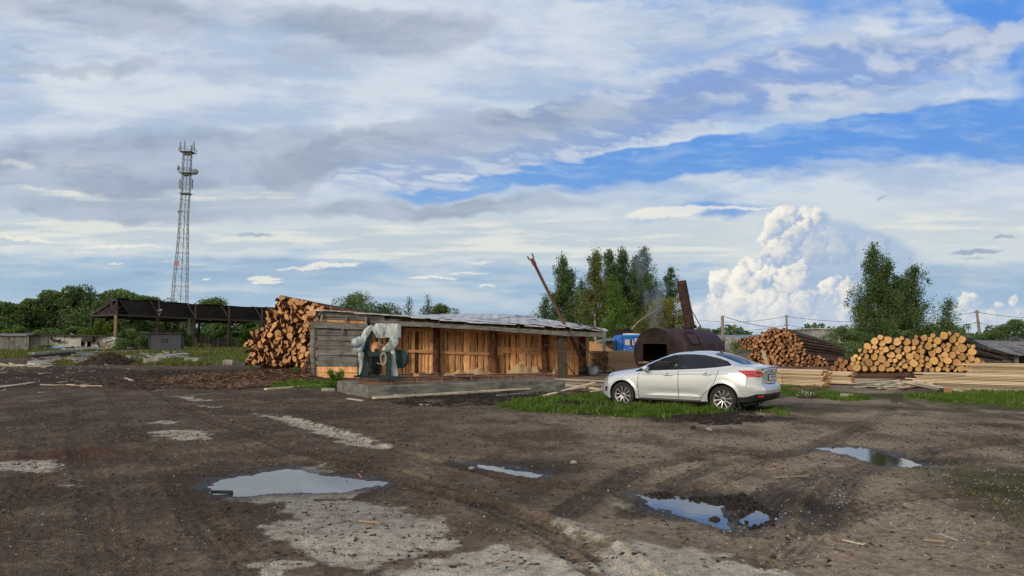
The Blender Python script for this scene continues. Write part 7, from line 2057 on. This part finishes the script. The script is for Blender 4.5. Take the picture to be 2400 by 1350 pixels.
# ------------------------------------------------------------ vegetation
def leaf_mesh(name, pts, size, mat, rng, tint=None, flat=0.0, shade=None, aspect=.55):
    n = len(pts)
    a = rng.normal(size=(n, 3)); a[:, 2] *= (1 - flat); a /= np.linalg.norm(a, axis=1)[:, None] + 1e-9
    b = rng.normal(size=(n, 3)); b -= a * (a * b).sum(1)[:, None]; b /= np.linalg.norm(b, axis=1)[:, None] + 1e-9
    s = (size * rng.uniform(.6, 1.35, n))[:, None]
    V = np.stack([pts - a * s * .5, pts + b * s * .5 * aspect, pts + a * s * .5, pts - b * s * .5 * aspect], 1).reshape(-1, 3)
    F = np.arange(4 * n).reshape(n, 4)
    rnd = rng.uniform(0, 1, n) if shade is None else np.clip(shade + rng.normal(0, .16, n), 0, 1)
    t = np.zeros(n) if tint is None else tint
    return mesh_np(name, V, F, mat, attrs={'rnd': ('FACE', rnd), 'tint': ('FACE', t)})

GB = 'birches behind the lorry and furnace'
def birch(px, Y, ytop, wid, label, seed, n=15000, leaf='birch_leaf', size=.15, zbase=None, lean=0.0, group=None, trunk=True, low=.12, yellow=0.03, name='birch_tree', bark='birch_bark', dens=1.0, multi=1, droop=1.0):
    rng = np.random.default_rng(seed); rr = random.Random(seed)
    if group == GB: wid *= 1.4; n = int(n * 1.35)
    elif px > 2000: wid *= 1.22; n = int(n * 1.3)
    b = P(px, 800, Y); zb = zfar(Y) if zbase is None else zbase
    top = P(px, ytop, Y).z - zb
    root = empty(name, (b.x, Y, zb), 0, label, 'tree', group)
    pts, shade = [], []
    nb = int(46 * multi ** .5)
    limbs = []
    for m_ in range(multi):
        ox = 0 if multi == 1 else rr.uniform(-.32, .32) * wid; oy = 0 if multi == 1 else rr.uniform(-.3, .3) * wid; hh = top * (1 if m_ == 0 else rr.uniform(.68, .95)); ox *= (m_ > 0); oy *= (m_ > 0)
        sp = [Vector((ox * q * .9 + lean * q + .12 * math.sin(q * 5 + seed + m_), oy * q * .9, hh * q)) for q in np.linspace(0, 1, 8)]
        if trunk:
            mb = MB(); r0 = .014 * hh + .03; mb.path(sp, [r0 * (1 - .93 * q) for q in np.linspace(0, 1, 8)], 7, wob=.05); mb.build('trunk', M[bark], root)
        for k in range(nb):
            q = low + (1 - low) * ((k + rr.random()) / nb) ** .9
            s = q * 7; i = min(int(s), 6); p0 = lerp(sp[i], sp[i + 1], s - i)
            az = rr.uniform(0, 6.28); prof_ = (min(1.0, (1 - q) ** .85 * 1.25 + .07)) if q > .3 else .6 + q
            L = wid * .5 * prof_ * rr.uniform(.55, 1.1) / (1 if multi == 1 else 1.25)
            up = rr.uniform(.35, .95); d = Vector((math.cos(az), math.sin(az), up)).normalized(); e = p0 + d * L
            limbs.append((p0, e, L))
    mb = MB()
    for (p0, e, L) in limbs:
        mid = lerp(p0, e, .55) + Vector((0, 0, .1 * L)); mb.path([p0, mid, e], [.028 + .008 * L, .018, .007], 4, cap=False)
    mb.build('limbs', M['trunk_bark' if bark != 'birch_bark' else 'trunk_bark'], root)
    tot = sum(L + .25 for _, _, L in limbs)
    for (p0, e, L) in limbs:
        k = int(n * .8 * dens * (L + .25) / tot); p0a, ea = np.array(p0), np.array(e)
        nc = max(3, int(L * 3.2)); cq = rng.uniform(.2, 1.08, nc) ** .8
        cc = p0a + (ea - p0a) * cq[:, None] + rng.normal(0, .10 + .07 * L, (nc, 3)); cr = rng.uniform(.08, .20, nc) * (1 + .25 * L); csh = rng.uniform(.15, .85, nc)
        ci = rng.integers(0, nc, k)
        off = rng.normal(0, 1, (k, 3)) * cr[ci][:, None]; off[:, 2] = off[:, 2] * 1.25 - np.abs(rng.normal(0, 1, k)) * cr[ci] * 1.1 * droop
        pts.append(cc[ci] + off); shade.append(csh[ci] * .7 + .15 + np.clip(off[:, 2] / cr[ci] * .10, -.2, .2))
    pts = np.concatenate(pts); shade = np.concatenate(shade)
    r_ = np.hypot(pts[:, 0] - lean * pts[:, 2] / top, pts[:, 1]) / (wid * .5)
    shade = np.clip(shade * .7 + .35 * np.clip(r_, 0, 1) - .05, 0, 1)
    tint = np.where(rng.uniform(0, 1, len(pts)) < yellow, .9, 0) + .0
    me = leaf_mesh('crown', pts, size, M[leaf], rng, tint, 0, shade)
    link(me, 'crown', root)
    return root

def bush(px, Y, ytop, wid, label, seed, n=7000, leaf='willow_leaf', size=.2, zbase=None, name='bush', cat='bush', group=None, ybot=None, dep=.7, yellow=.05, clumps=34, trunk=False):
    rng = np.random.default_rng(seed); rr = random.Random(seed)
    b = P(px, 800, Y); zb = zfar(Y) if zbase is None else zbase; h = P(px, ytop, Y).z - zb
    root = empty(name, (b.x, Y, zb), 0, label, cat, group)
    pts, sh = [], []
    for c in range(clumps):
        u = rng.uniform(-1, 1); v = rng.uniform(-1, 1) * dep
        env = max(.12, 1 - abs(u) ** 2.2) ** .6
        z = h * env * (rng.uniform(.78, .92) if c % 2 else rng.uniform(.05, .85)); cr = h * rng.uniform(.10, .24) * (1.1 if z < h * .6 else .8)
        k = int(n / clumps * rng.uniform(.6, 1.4))
        d = rng.normal(0, 1, (k, 3)); d /= np.linalg.norm(d, axis=1)[:, None]; rad = cr * rng.uniform(.35, 1.1, k) ** .5
        p = d * rad[:, None] * np.array([1.25, 1.1, .85]) + np.array([u * wid * .5, v * wid * .5, min(z, h - cr * .8)])
        p = p[p[:, 2] > 0]; pts.append(p)
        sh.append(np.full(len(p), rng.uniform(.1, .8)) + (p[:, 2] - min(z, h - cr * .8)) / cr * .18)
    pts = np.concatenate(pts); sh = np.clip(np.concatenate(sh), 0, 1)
    tint = np.where(rng.uniform(0, 1, len(pts)) < yellow, .9, 0.)
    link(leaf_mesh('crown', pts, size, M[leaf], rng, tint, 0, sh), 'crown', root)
    if trunk or name.endswith('tree'):
        mb = MB()
        for k in range(5): an = rr.uniform(-.35, .35); mb.path([(rr.uniform(-.1, .1) * wid, 0, 0), (an * wid * .5, rr.uniform(-.1, .1) * wid, h * .45), (an * wid * .9, 0, h * .8)], [.02 * h, .013 * h, .004 * h], 6, cap=False)
        mb.build('trunk', M['trunk_bark'], root)
    else:
        mb = MB()
        for k in range(6): an = rr.uniform(-.8, .8); mb.path([(an * .15 * wid, 0, 0), (an * wid * .45, rr.uniform(-.1, .1) * wid, h * .6)], [.012 * h + .01, .004 * h], 5, cap=False)
        mb.build('stems', M['trunk_bark'], root)
    return root

# the big rounded willows, far left
GW = 'broad trees behind the ruin and iron shed'
for (px, Y, yt, w, lab, sd, lf, n) in (
        (10, 112, 712, 6.5, 'dark tree cut by the left edge of the photo', 1, 'birch_leaf', 9000),
        (75, 116, 706, 7.0, 'lighter low tree on the left shoulder of the big willow mass', 2, 'willow_leaf', 10000),
        (130, 118, 688, 9.5, 'broad willow left of the tallest one above the ruin', 3, 'willow_leaf', 15000),
        (205, 120, 677, 11.0, 'tallest broad willow, above the right end of the ruin', 4, 'willow_leaf', 18000),
        (285, 124, 682, 10.0, 'broad willow behind the gable of the iron shed', 5, 'willow_leaf', 15000),
        (352, 128, 700, 7.5, 'lower willow behind the front bays of the iron shed', 6, 'willow_leaf', 9000),
        (420, 126, 745, 7.0, 'dark tree seen between the posts right of the mast', 7, 'birch_leaf', 7000),
        (498, 128, 702, 6.0, 'round tree top rising over the iron roof right of the mast', 8, 'willow_leaf', 7000),
        (545, 126, 745, 8.0, 'dark tree seen under the right part of the iron roof', 9, 'birch_leaf', 8000),
        (600, 120, 742, 6.0, 'dark tree between iron roof and the tall log pile', 10, 'birch_leaf', 6000)):
    bush(px, Y + 13, yt - 6, w * 1.18, lab, sd, int(n * 1.3), lf, .42, name='willow_tree' if lf == 'willow_leaf' else 'dark_tree', cat='tree', group=GW, dep=.45, clumps=44)
for (px, Y, yt, w, lab, sd, lf, n) in (
        (590, 108, 768, 3.4, 'bright green young tree beside the tall log pile', 20, 'bright_leaf', 3500),
        (50, 100, 762, 6.0, 'yellowish bush above the far left fence', 21, 'bright_leaf', 5000),
        (110, 102, 768, 6.5, 'dull green bush behind the brick ruin', 22, 'willow_leaf', 5000),
        (175, 104, 766, 6.0, 'shaggy bush behind the middle of the brick ruin', 23, 'willow_leaf', 5000),
        (245, 100, 752, 5.0, 'bright bush just left of the rusty shed post', 24, 'bright_leaf', 4000),
        (310, 82, 771, 3.6, 'dark rounded bush between the ruin and the grey hut', 25, 'birch_leaf', 7000),
        (345, 100, 752, 5.5, 'pale willow bush behind the grey hut', 26, 'willow_leaf', 5000),
        (410, 104, 768, 4.0, 'bright bush over the roof of the grey hut', 27, 'bright_leaf', 3000),
        (480, 124, 775, 7.0, 'dark undergrowth behind the concrete fence, left', 28, 'birch_leaf', 5000),
        (560, 124, 778, 7.0, 'dark undergrowth behind the concrete fence, right', 29, 'birch_leaf', 5000),
        (106, 84, 808, 2.2, 'low brown weeds in front of the ruin doorway', 30, 'willow_leaf', 2500),
        (172, 83, 812, 2.5, 'low weeds under the white brick wall', 31, 'willow_leaf', 1500),
        (480, 96, 806, 2.6, 'pale dry shrub in front of the concrete fence', 32, 'yellowing_leaf', 1200)):
    bush(px, Y, yt, w, lab, sd, n, lf, .30 if Y > 90 else .18, cat='bush', dep=.5, clumps=22)
# behind the shed roof
for (px, Y, yt, w, lab, sd, n) in ((833, 80, 681, 4.2, 'dark conical tree rising over the long pile behind the grey shed', 40, 9000), (872, 82, 706, 3.0, 'small tree to the right of the conical one', 41, 4500), (912, 84, 706, 3.6, 'pale loose tree top over the shed roof', 42, 4000), (1042, 84, 706, 4.2, 'rounded dark bush right of the thin bare saplings', 44, 8000), (1008, 85, 716, 2.6, 'low bush left of the rounded dark one', 45, 2500)):
    bush(px, Y, yt, w, lab, sd, n, 'birch_leaf' if px != 912 else 'willow_leaf', .19, name='dark_tree', cat='tree', group='trees over the shed roof', dep=.8, clumps=28)
for (px, yt, lab, sd) in ((957, 696, 'thin nearly bare sapling over the shed roof, left of two', 46), (1000, 694, 'thin nearly bare sapling over the shed roof, right of two', 47)):
    birch(px, 84, yt, 2.2, lab, sd, 1500, 'birch_leaf', .14, name='sapling', low=.3, bark='trunk_bark')
# birches over the lorry
GB = 'birches behind the lorry and furnace'
birch(1322, 66, 600, 4.0, 'leftmost birch of the group, with a pointed light green top', 50, 22000, size=.15, group=GB, low=.12, bark='trunk_bark', multi=2)
birch(1283, 64, 695, 2.4, 'short loose tree at the left foot of the leftmost birch', 51, 4500, size=.14, group=GB, low=.05, bark='trunk_bark')
birch(1362, 70, 660, 2.6, 'low thin birch in the gap right of the leftmost birch', 52, 6000, size=.15, group=GB, low=.05, bark='trunk_bark')
birch(1398, 60, 588, 2.6, 'white-stemmed birch with yellowing brown foliage', 53, 11000, 'yellowing_leaf', .14, group=GB, low=.32, yellow=.08)
birch(1428, 68, 588, 3.2, 'tall dark birch just right of the white stem', 54, 16000, size=.15, group=GB, low=.15, bark='trunk_bark')
birch(1458, 70, 585, 3.2, 'dark twin-topped birch in the middle of the group', 55, 17000, size=.15, group=GB, low=.12, bark='trunk_bark')
birch(1441, 54, 652, 1.9, 'small bright green young birch standing before the dark ones', 56, 9000, 'bright_leaf', .11, group=GB, low=.05, bark='trunk_bark', droop=.6)
birch(1516, 68, 580, 4.2, 'tallest right-hand birch with drooping branches', 57, 24000, size=.15, group=GB, low=.12, multi=2)
birch(1488, 72, 612, 3.2, 'birch filling the gap left of the tallest one', 58, 11000, size=.15, group=GB, low=.1, bark='trunk_bark')
birch(1573, 70, 628, 2.6, 'slim birch left of the chimney top', 59, 9000, size=.14, group=GB, low=.25, bark='trunk_bark')
bush(1560, 56, 697, 3.6, 'yellow-brown drooping tree in front of the chimney', 60, 9000, 'yellowing_leaf', .13, name='yellowing_tree', cat='tree', dep=.7, yellow=.4, clumps=30)
bush(1522, 58, 722, 2.8, 'greyish bare-twigged shrub left of the yellow-brown tree', 61, 2600, 'yellowing_leaf', .11, yellow=.2)
for (px, Y, yt, w, sd, lab) in ((1300, 62, 742, 5, 62, 'dark undergrowth under the leftmost birch'), (1390, 64, 738, 5, 63, 'dark undergrowth behind the lean-to'), (1465, 62, 738, 5.5, 64, 'dark undergrowth behind the lorry cab'), (1545, 62, 745, 5.5, 65, 'dark undergrowth behind the furnace')):
    bush(px, Y, yt, w, lab, sd, 6000, 'birch_leaf', .17, cat='bush', clumps=26)
mb = MB(); mb.path([P(1478, 775, 50), P(1495, 755, 50.5), P(1520, 738, 51), P(1555, 715, 52)], [.07, .06, .04, .015], 6); tag(mb.build('bare_branch', M['weathered']), 'bare pale branch slanting over the lorry roof', 'branch')
# right birch: several stems
birch(2055, 56, 576, 4.6, 'tall birch between the two right-hand log piles, highest crown', 70, 30000, size=.14, multi=2, low=.10, droop=1.3)
birch(2142, 57, 624, 4.4, 'second, lower birch crown leaning right beside the tallest one', 71, 24000, size=.14, multi=2, low=.08, lean=.3, droop=1.1)
birch(2100, 58, 665, 4.2, 'broad birch skirt filling between the two high crowns', 72, 18000, size=.14, multi=2, low=.03)
birch(2205, 56, 700, 2.0, 'small loose birch branch tree at the right foot of the birches', 73, 3600, size=.13, low=.1, lean=.7)
birch(2020, 58, 700, 2.0, 'small leafy birch at the left foot of the tall one', 74, 5000, size=.13, low=.05)
bush(1962, 50, 762, 2.6, 'olive bush in front of the brick building', 75, 6500, 'willow_leaf', .12, cat='bush', clumps=24)
bush(2010, 54, 775, 3.0, 'dark bush under the birches, left', 76, 6000, 'birch_leaf', .14, cat='bush')
bush(2090, 56, 770, 4.5, 'dark bush under the birches, right', 77, 8000, 'birch_leaf', .14, cat='bush')
bush(2245, 66, 756, 2.6, 'small bush left of the right utility pole', 78, 3000, 'birch_leaf', .14, cat='bush')
bush(2350, 54, 760, 3.4, 'dark bush above the log hut', 79, 8000, 'birch_leaf', .14, cat='bush')
bush(2395, 52, 745, 2.6, 'taller dark bush cut by the right edge', 80, 7000, 'birch_leaf', .13, cat='bush')
bush(2300, 56, 782, 3.2, 'low bush right of the utility pole', 81, 5000, 'birch_leaf', .13, cat='bush')
bush(1722, 46, 800, 1.0, 'dark weedy bush left of the heap of thin logs', 82, 1800, 'birch_leaf', .08, cat='bush')
bush(2392, 38, 852, .8, 'weeds at the door of the log hut', 83, 1200, 'birch_leaf', .07, cat='bush')
# distant tree line so the horizon is never bare
rng = np.random.default_rng(99)
pts = []
for a in np.arange(-75, 75, .5):
    for _ in range(70):
        r_ = 300 + rng.uniform(-10, 10); t_ = R(a + rng.uniform(-.4, .4)); h = 5.0 + 1.6 * math.sin(a * .9) + 1.2 * math.sin(a * 2.3 + 1)
        pts.append((math.sin(t_) * r_, math.cos(t_) * r_, .5 + rng.uniform(0, 1) ** .7 * h))
pts = np.array(pts)
tag(link(leaf_mesh('distant_wood', pts, 2.4, M['willow_leaf'], rng, None, 0, rng.uniform(.1, .5, len(pts))), 'distant_wood'), 'far-off low line of woodland along the horizon', 'wood', kind='stuff')

# ------------------------------------------------------------ grass, weeds, litter on the ground
def grass_patch(name, label, polys, n, hmin, hmax, mat, seed, dry=.1, wid=.010, edge=.35, clump=.5):
    rng = np.random.default_rng(seed)
    X, Y = [], []
    for poly in polys:
        xs = [p[0] for p in poly]; ys = [p[1] for p in poly]
        x = rng.uniform(min(xs) - edge, max(xs) + edge, n * 3); y = rng.uniform(min(ys) - edge, max(ys) + edge, n * 3)
        sd = poly_sd(x, y, poly) + fbm(x / .7, y / .7, 3, .6, seed) * edge * 1.6
        k = rng.uniform(0, 1, len(x)) < np.clip(-sd / edge + .15, 0, 1) * np.clip(.55 + fbm(x / .35, y / .35, 3, .6, seed + 1) * 2.2 * clump, .05, 1)
        x, y = x[k][:n], y[k][:n]; X.append(x); Y.append(y)
    X = np.concatenate(X); Y = np.concatenate(Y); n = len(X)
    Z = gz_np(X, Y, False) - .01
    for (c, hx, hy, h) in BANK[:4]:
        cx, cy = G(*c)[:2]; q = np.sqrt(((X - cx) / hx) ** 2 + ((Y - cy) / hy) ** 2)
        k = (q > .85) | (rng.uniform(0, 1, n) < .08); X, Y, Z = X[k], Y[k], Z[k]; n = len(X)
    h = rng.uniform(hmin, hmax, n) * np.clip(.7 + fbm(X / .5, Y / .5, 3, .6, seed + 2) * 1.3, .35, 1.5)
    a = rng.uniform(0, 2 * np.pi, n); ln = rng.uniform(.1, .7, n) * h
    w = wid * rng.uniform(.6, 1.5, n); px_, py_ = np.cos(a + 1.57) * w, np.sin(a + 1.57) * w
    mx, my = X + np.cos(a) * ln * .35, Y + np.sin(a) * ln * .35; tx, ty = X + np.cos(a) * ln, Y + np.sin(a) * ln
    V = np.stack([np.stack([X - px_, Y - py_, Z], 1), np.stack([X + px_, Y + py_, Z], 1), np.stack([mx + px_ * .8, my + py_ * .8, Z + h * .6], 1), np.stack([mx - px_ * .8, my - py_ * .8, Z + h * .6], 1), np.stack([tx, ty, Z + h * .95], 1)], 1).reshape(-1, 3)
    b = np.arange(n)[:, None] * 5
    F1 = b + np.array([0, 1, 2, 3]); F2 = b + np.array([3, 2, 4, 4])
    F = np.concatenate([F1, F2])
    me = bpy.data.meshes.new(name)
    me.vertices.add(len(V)); me.vertices.foreach_set('co', V.astype(np.float32).ravel())
    L = np.concatenate([F1.ravel(), (b + np.array([3, 2, 4])).ravel()]); tot = np.concatenate([np.full(n, 4), np.full(n, 3)]); st = np.concatenate([[0], np.cumsum(tot)[:-1]])
    me.loops.add(len(L)); me.loops.foreach_set('vertex_index', L.astype(np.int32)); me.polygons.add(2 * n); me.polygons.foreach_set('loop_start', st.astype(np.int32)); me.polygons.foreach_set('loop_total', tot.astype(np.int32))
    me.materials.append(M[mat]); r = np.clip(rng.uniform(0, 1, n) * .6 + .2 + fbm(X / .8, Y / .8, 3, .6, seed + 5) * .5, 0, 1); t = np.where(rng.uniform(0, 1, n) < dry, .9, 0.)
    for an, d in (('rnd', r), ('tint', t)): q = me.attributes.new(an, 'FLOAT', 'FACE'); q.data.foreach_set('value', np.concatenate([d, d]).astype(np.float32))
    me.update(); me.validate(); tag(link(me, name), label, 'grass', kind='stuff')
gpoly = lambda *p: gp(*p)
grass_patch('grass', 'bright green grass in front of and under the silver car', [gpoly((1180, 952), (1240, 940), (1330, 936), (1420, 925), (1480, 930), (1560, 935), (1640, 945), (1720, 962), (1760, 975), (1700, 978), (1640, 976), (1580, 988), (1480, 982), (1380, 975), (1290, 972), (1220, 966))], 62000, .05, .21, 'grass_blade', 1)
grass_patch('grass', 'small tuft of grass behind the rear wheel of the car', [gpoly((1790, 962), (1820, 958), (1855, 972), (1830, 980), (1800, 974))], 2200, .05, .14, 'grass_blade', 2)
grass_patch('grass', 'grass between the car tail and the lumber stacks', [gpoly((1825, 905), (1870, 905), (1940, 918), (1990, 925), (2040, 940), (2000, 945), (1930, 938), (1880, 932), (1830, 925))], 20000, .05, .17, 'grass_blade', 3)
grass_patch('grass', 'strip of grass along the foot of the long stack at the right', [gpoly((2120, 928), (2200, 925), (2260, 922), (2400, 920), (2560, 925), (2560, 975), (2400, 962), (2320, 948), (2220, 944), (2140, 938))], 36000, .04, .15, 'grass_blade', 4)
grass_patch('weeds', 'sparse yellowish weeds at the lower right edge', [gpoly((2380, 1090), (2430, 1080), (2500, 1300), (2400, 1240), (2370, 1180)), gpoly((2300, 1160), (2360, 1170), (2420, 1240), (2380, 1270), (2320, 1230))], 2600, .015, .06, 'dry_grass', 5, .4, .004)
grass_patch('grass', 'weedy grass at the foot of the grey shed wall', [gpoly((630, 905), (700, 895), (770, 897), (800, 905), (760, 915), (690, 912), (640, 912))], 9000, .05, .2, 'grass_blade', 6)
grass_patch('grass', 'yellow-green grass strip behind the bark heap and blocks', [gpoly((320, 850), (440, 845), (600, 846), (620, 852), (540, 856), (430, 858), (330, 858)), gpoly((115, 856), (130, 842), (200, 840), (215, 848), (150, 858))], 22000, .10, .35, 'dry_grass', 7, .1, .03, 1.0)
grass_patch('grass', 'dull grass in front of the ruin and the fences', [[(-62, 66), (-30, 66), (-24, 90), (-66, 90)], [(-36, 70), (-14, 70), (-18, 103), (-50, 103)]], 30000, .15, .5, 'dry_grass', 8, .15, .045, 3.0)
grass_patch('grass', 'thin grass on the track beside the tall pile', [gpoly((480, 835), (590, 840), (600, 850), (520, 850))], 6000, .1, .3, 'grass_blade', 9, .2, .03, 1.0)
grass_patch('grass', 'sparse grass in front of the wide log pile', [gpoly((2030, 872), (2150, 872), (2140, 884), (2050, 882))], 5000, .05, .16, 'dry_grass', 10, .3)

def weed(px, py, h, wid, n, lab, seed, mat='bright_leaf', size=.05, cat='weed', base=None):
    rng = np.random.default_rng(seed); rr = random.Random(seed); g = G(px, py) if base is None else Vector(base); z = gz(g.x, g.y)
    root = empty('weed', (g.x, g.y, z), 0, lab, cat, 'tall weeds and seedlings' if base is None else None)
    mb = MB(); pts = []
    for k in range(max(2, int(n / 90))):
        e = Vector((rr.uniform(-.5, .5) * wid, rr.uniform(-.4, .4) * wid, h * rr.uniform(.6, 1))); mb.path([(e.x * .2, e.y * .2, 0), (e.x * .5, e.y * .5, e.z * .55), e], [.006, .005, .002], 4, cap=False)
        q = rng.uniform(.15, 1, 90)[:, None]; pts.append(np.array([e.x, e.y, e.z]) * q + rng.normal(0, .022 + .10 * wid, (90, 3)) * (1.1 - q * .8))
    mb.build('stems', M['trunk_bark'], root); p = np.concatenate(pts); p[:, 2] = np.abs(p[:, 2])
    link(leaf_mesh('leaves', p, size, M[mat], rng, None, .2, None, .5), 'leaves', root)
weed(788, 905, .62, .75, 1500, 'bushy green weed growing at the left end of the concrete slab', 1, 'grass_blade', .07)
weed(775, 918, .30, .55, 700, 'lower green weed in front of the bushy one by the slab', 2, 'grass_blade', .06)
weed(694, 893, .45, .30, 300, 'single tall weed at the foot of the pile prop', 3)
weed(590, 868, .5, .4, 300, 'weed by the left foot of the tall log pile', 4)
weed(1505, 955, .62, .12, 180, 'thin seed-headed weed in front of the front door of the car, left', 5, 'birch_leaf', .022)
weed(1525, 957, .70, .14, 270, 'tallest dark weed in front of the front door of the car', 6, 'birch_leaf', .024)
weed(1545, 957, .52, .10, 180, 'short dark weed right of the tallest one before the car door', 7, 'birch_leaf', .022)
weed(1590, 960, .26, .2, 180, 'leafy weed under the rear door of the car', 8, 'grass_blade', .03)
weed(1625, 962, .24, .2, 180, 'leafy weed left of the rear wheel', 9, 'grass_blade', .03)
weed(1895, 935, .22, .5, 400, 'clump with small white flowers on the grass right of the car', 10, 'grass_blade', .035)
weed(1835, 915, .55, .10, 180, 'dry stalk right beside the car boot', 11, 'yellowing_leaf', .02)
for i, px in enumerate((1280, 1345, 1398, 1240)):
    weed(px, 968 - i * 2, .18, .3, 180, 'low leafy tuft number on the grass left of the car'.replace('number ', '') + ('', ', second from the slab', ', nearest to the wheel', ', leftmost')[i], 20 + i, 'grass_blade', .03)
# white flowers
rng = np.random.default_rng(4); g = G(1893, 936)
pts = np.stack([g.x + rng.normal(0, .16, 60), g.y + rng.normal(0, .10, 60), .05 + np.abs(rng.normal(.12, .05, 60))], 1)
tag(link(leaf_mesh('small_flowers', pts, .028, M['white_paint'], rng, None, .8, None, 1.0), 'small_flowers'), 'sprinkle of tiny white flowers on the grass right of the car', 'flowers', kind='stuff')

# scattered chips, bark, gravel
def scatter(name, label, cat, areas, mat, lmin, lmax, asp, seed, lift=.004, thick=.25):
    rng = np.random.default_rng(seed); P_ = []
    for (poly, n) in areas:
        xs = [p[0] for p in poly]; ys = [p[1] for p in poly]
        x = rng.uniform(min(xs), max(xs), n * 4); y = rng.uniform(min(ys), max(ys), n * 4)
        sd = poly_sd(x, y, poly) + fbm(x / .9, y / .9, 3, .6, seed) * .4
        k = (sd < 0) & (rng.uniform(0, 1, len(x)) < np.clip(.5 + fbm(x / .6, y / .6, 3, .6, seed + 1) * 1.8, .06, 1))
        for q, _ in PUD: k &= poly_sd(x, y, q) > .02
        P_.append(np.stack([x[k][:n], y[k][:n]], 1))
    P_ = np.concatenate(P_); n = len(P_); X, Y = P_[:, 0], P_[:, 1]; Z = gz_np(X, Y) + lift
    L = (lmin + (lmax - lmin) * rng.uniform(0, 1, n) ** 3); a = rng.uniform(0, 2 * np.pi, n); t = rng.normal(0, .22, n)
    u = np.stack([np.cos(a) * np.cos(t), np.sin(a) * np.cos(t), np.sin(t)], 1); v = np.stack([-np.sin(a), np.cos(a), rng.normal(0, .25, n)], 1); w = np.cross(u, v)
    W = (L * asp * rng.uniform(.6, 1.5, n)); T = W * thick
    C = np.stack([X, Y, Z], 1); V = []
    for (i, j, k) in ((-1, -1, -1), (1, -.6, -1), (1, .6, -1), (-1, 1, -1), (-.9, -.8, 1), (.9, -.5, 1), (.9, .5, 1), (-.9, .8, 1)):
        V.append(C + u * (L * .5 * i)[:, None] + v * (W * .5 * j)[:, None] + w * (T * .5 * k)[:, None])
    V = np.stack(V, 1).reshape(-1, 3); b = np.arange(n)[:, None, None] * 8
    F = (b + np.array([(0, 3, 2, 1), (4, 5, 6, 7), (0, 1, 5, 4), (1, 2, 6, 5), (2, 3, 7, 6), (3, 0, 4, 7)])[None]).reshape(-1, 4)
    me = mesh_np(name, V, F, M[mat], attrs={'rnd': ('FACE', np.repeat(rng.uniform(0, 1, n), 6))}); tag(link(me, name), label, cat, kind='stuff')
near = gpoly((-150, 1345), (-150, 960), (600, 930), (1200, 960), (1900, 990), (2600, 1000), (2600, 1345))
left = gpoly((-200, 1345), (-200, 870), (500, 862), (760, 930), (1150, 1060), (1330, 1345))
scatter('wood_chips', 'loose chips and splinters of wood strewn over the yard', 'chips', [(left, 8000), (near, 1500)], 'chip_wood', .006, .10, .18, 1, .002)
scatter('bark_crumbs', 'dark crumbs of bark and mud all over the yard', 'crumbs', [(left, 30000), (near, 26000)], 'chip_dark', .005, .055, .45, 2, .001, .5)
scatter('gravel', 'small pale gravel stones pressed into the dirt of the yard', 'gravel', [(near, 9000), (gpoly((1500, 1345), (1700, 1150), (2500, 1050), (2600, 1345)), 5000)], 'stone', .004, .020, .8, 3, .000, .7)
scatter('bark_litter', 'reddish bark litter heaped in front of the tall log pile', 'bark', [(gpoly((330, 900), (420, 884), (520, 876), (600, 872), (720, 876), (735, 893), (640, 905), (540, 912), (430, 905)), 16000)], 'chip_wood', .03, .40, .16, 4, .01)
scatter('dark_bark_litter', 'dark bark and twigs mixed into the litter before the tall pile', 'bark', [(gpoly((200, 905), (330, 872), (600, 868), (735, 876), (735, 900), (560, 915), (330, 915)), 16000)], 'chip_dark', .03, .42, .15, 5, .02)
scatter('soil_clods', 'black crumbly soil clods along the slab and beside the car', 'clods', [(gpoly((900, 950), (1000, 930), (1200, 925), (1400, 915), (1420, 935), (1250, 948), (1050, 958)), 9000), (gpoly((1290, 962), (1330, 950), (1440, 952), (1450, 968), (1370, 975)), 3500), (gpoly((1570, 985), (1620, 975), (1760, 975), (1790, 990), (1680, 997)), 2200), (gpoly((1500, 1160), (1740, 1170), (1830, 1200), (1760, 1240), (1560, 1200)), 2500)], 'black_soil', .010, .055, .8, 6, .004, .9)
scatter('yard_scraps', 'pale wood scraps thinly strewn across the far left of the yard', 'scraps', [(gpoly((-200, 900), (-100, 856), (330, 856), (360, 880), (100, 930)), 420)], 'pale_board', .05, .5, .12, 7, .01)

# ------------------------------------------------------------ smoke from the furnace
def smoke():
    m = bpy.data.materials.new('smoke_haze'); m.use_nodes = True; t = NT(m.node_tree); t.n.remove(t.n['Principled BSDF'])
    o = t.coord('Object'); x, y, z = t.xyz(o)
    n = t.noise(t.map(o, (1, 1, .55)), 1.1, 4, .6)
    # plume drifts with height
    cx = t.sub(t.m('MULTIPLY', t.m('SINE', t.mul(z, .9)), .25), t.mul(z, .08))
    r = t.vm('LENGTH', t.comb(t.sub(x, cx), y, 0)); wd = t.add(.50, t.mul(z, .17))
    d = t.mul(t.ramp(t.m('DIVIDE', r, wd), 1.0, .1), t.ramp(n, .42, .66))
    d = t.mul(d, t.mul(t.ramp(z, .0, .3), t.ramp(z, 4.6, 1.5)))
    v = t.node('ShaderNodeVolumePrincipled'); v.inputs['Color'].default_value = (.80, .88, 1.0, 1); v.inputs['Anisotropy'].default_value = .2
    t.put(v.inputs['Density'], t.mul(d, 1.2)); t.l.new(v.outputs[0], t.n['Material Output'].inputs['Volume'])
    b = P(1528, 775, 34.6)
    mb = MB(); mb.box((-.2, 0, 3.0), (3.8, 2.8, 6.0)); ob = mb.build('smoke_plume', m, loc=(b.x, b.y, b.z)); tag(ob, 'thin bluish smoke rising in front of the birches from the furnace mouth', 'smoke', kind='stuff')
smoke()
SC.cycles.volume_step_rate = 3; SC.cycles.volume_max_steps = 48; SC.cycles.volume_bounces = 0
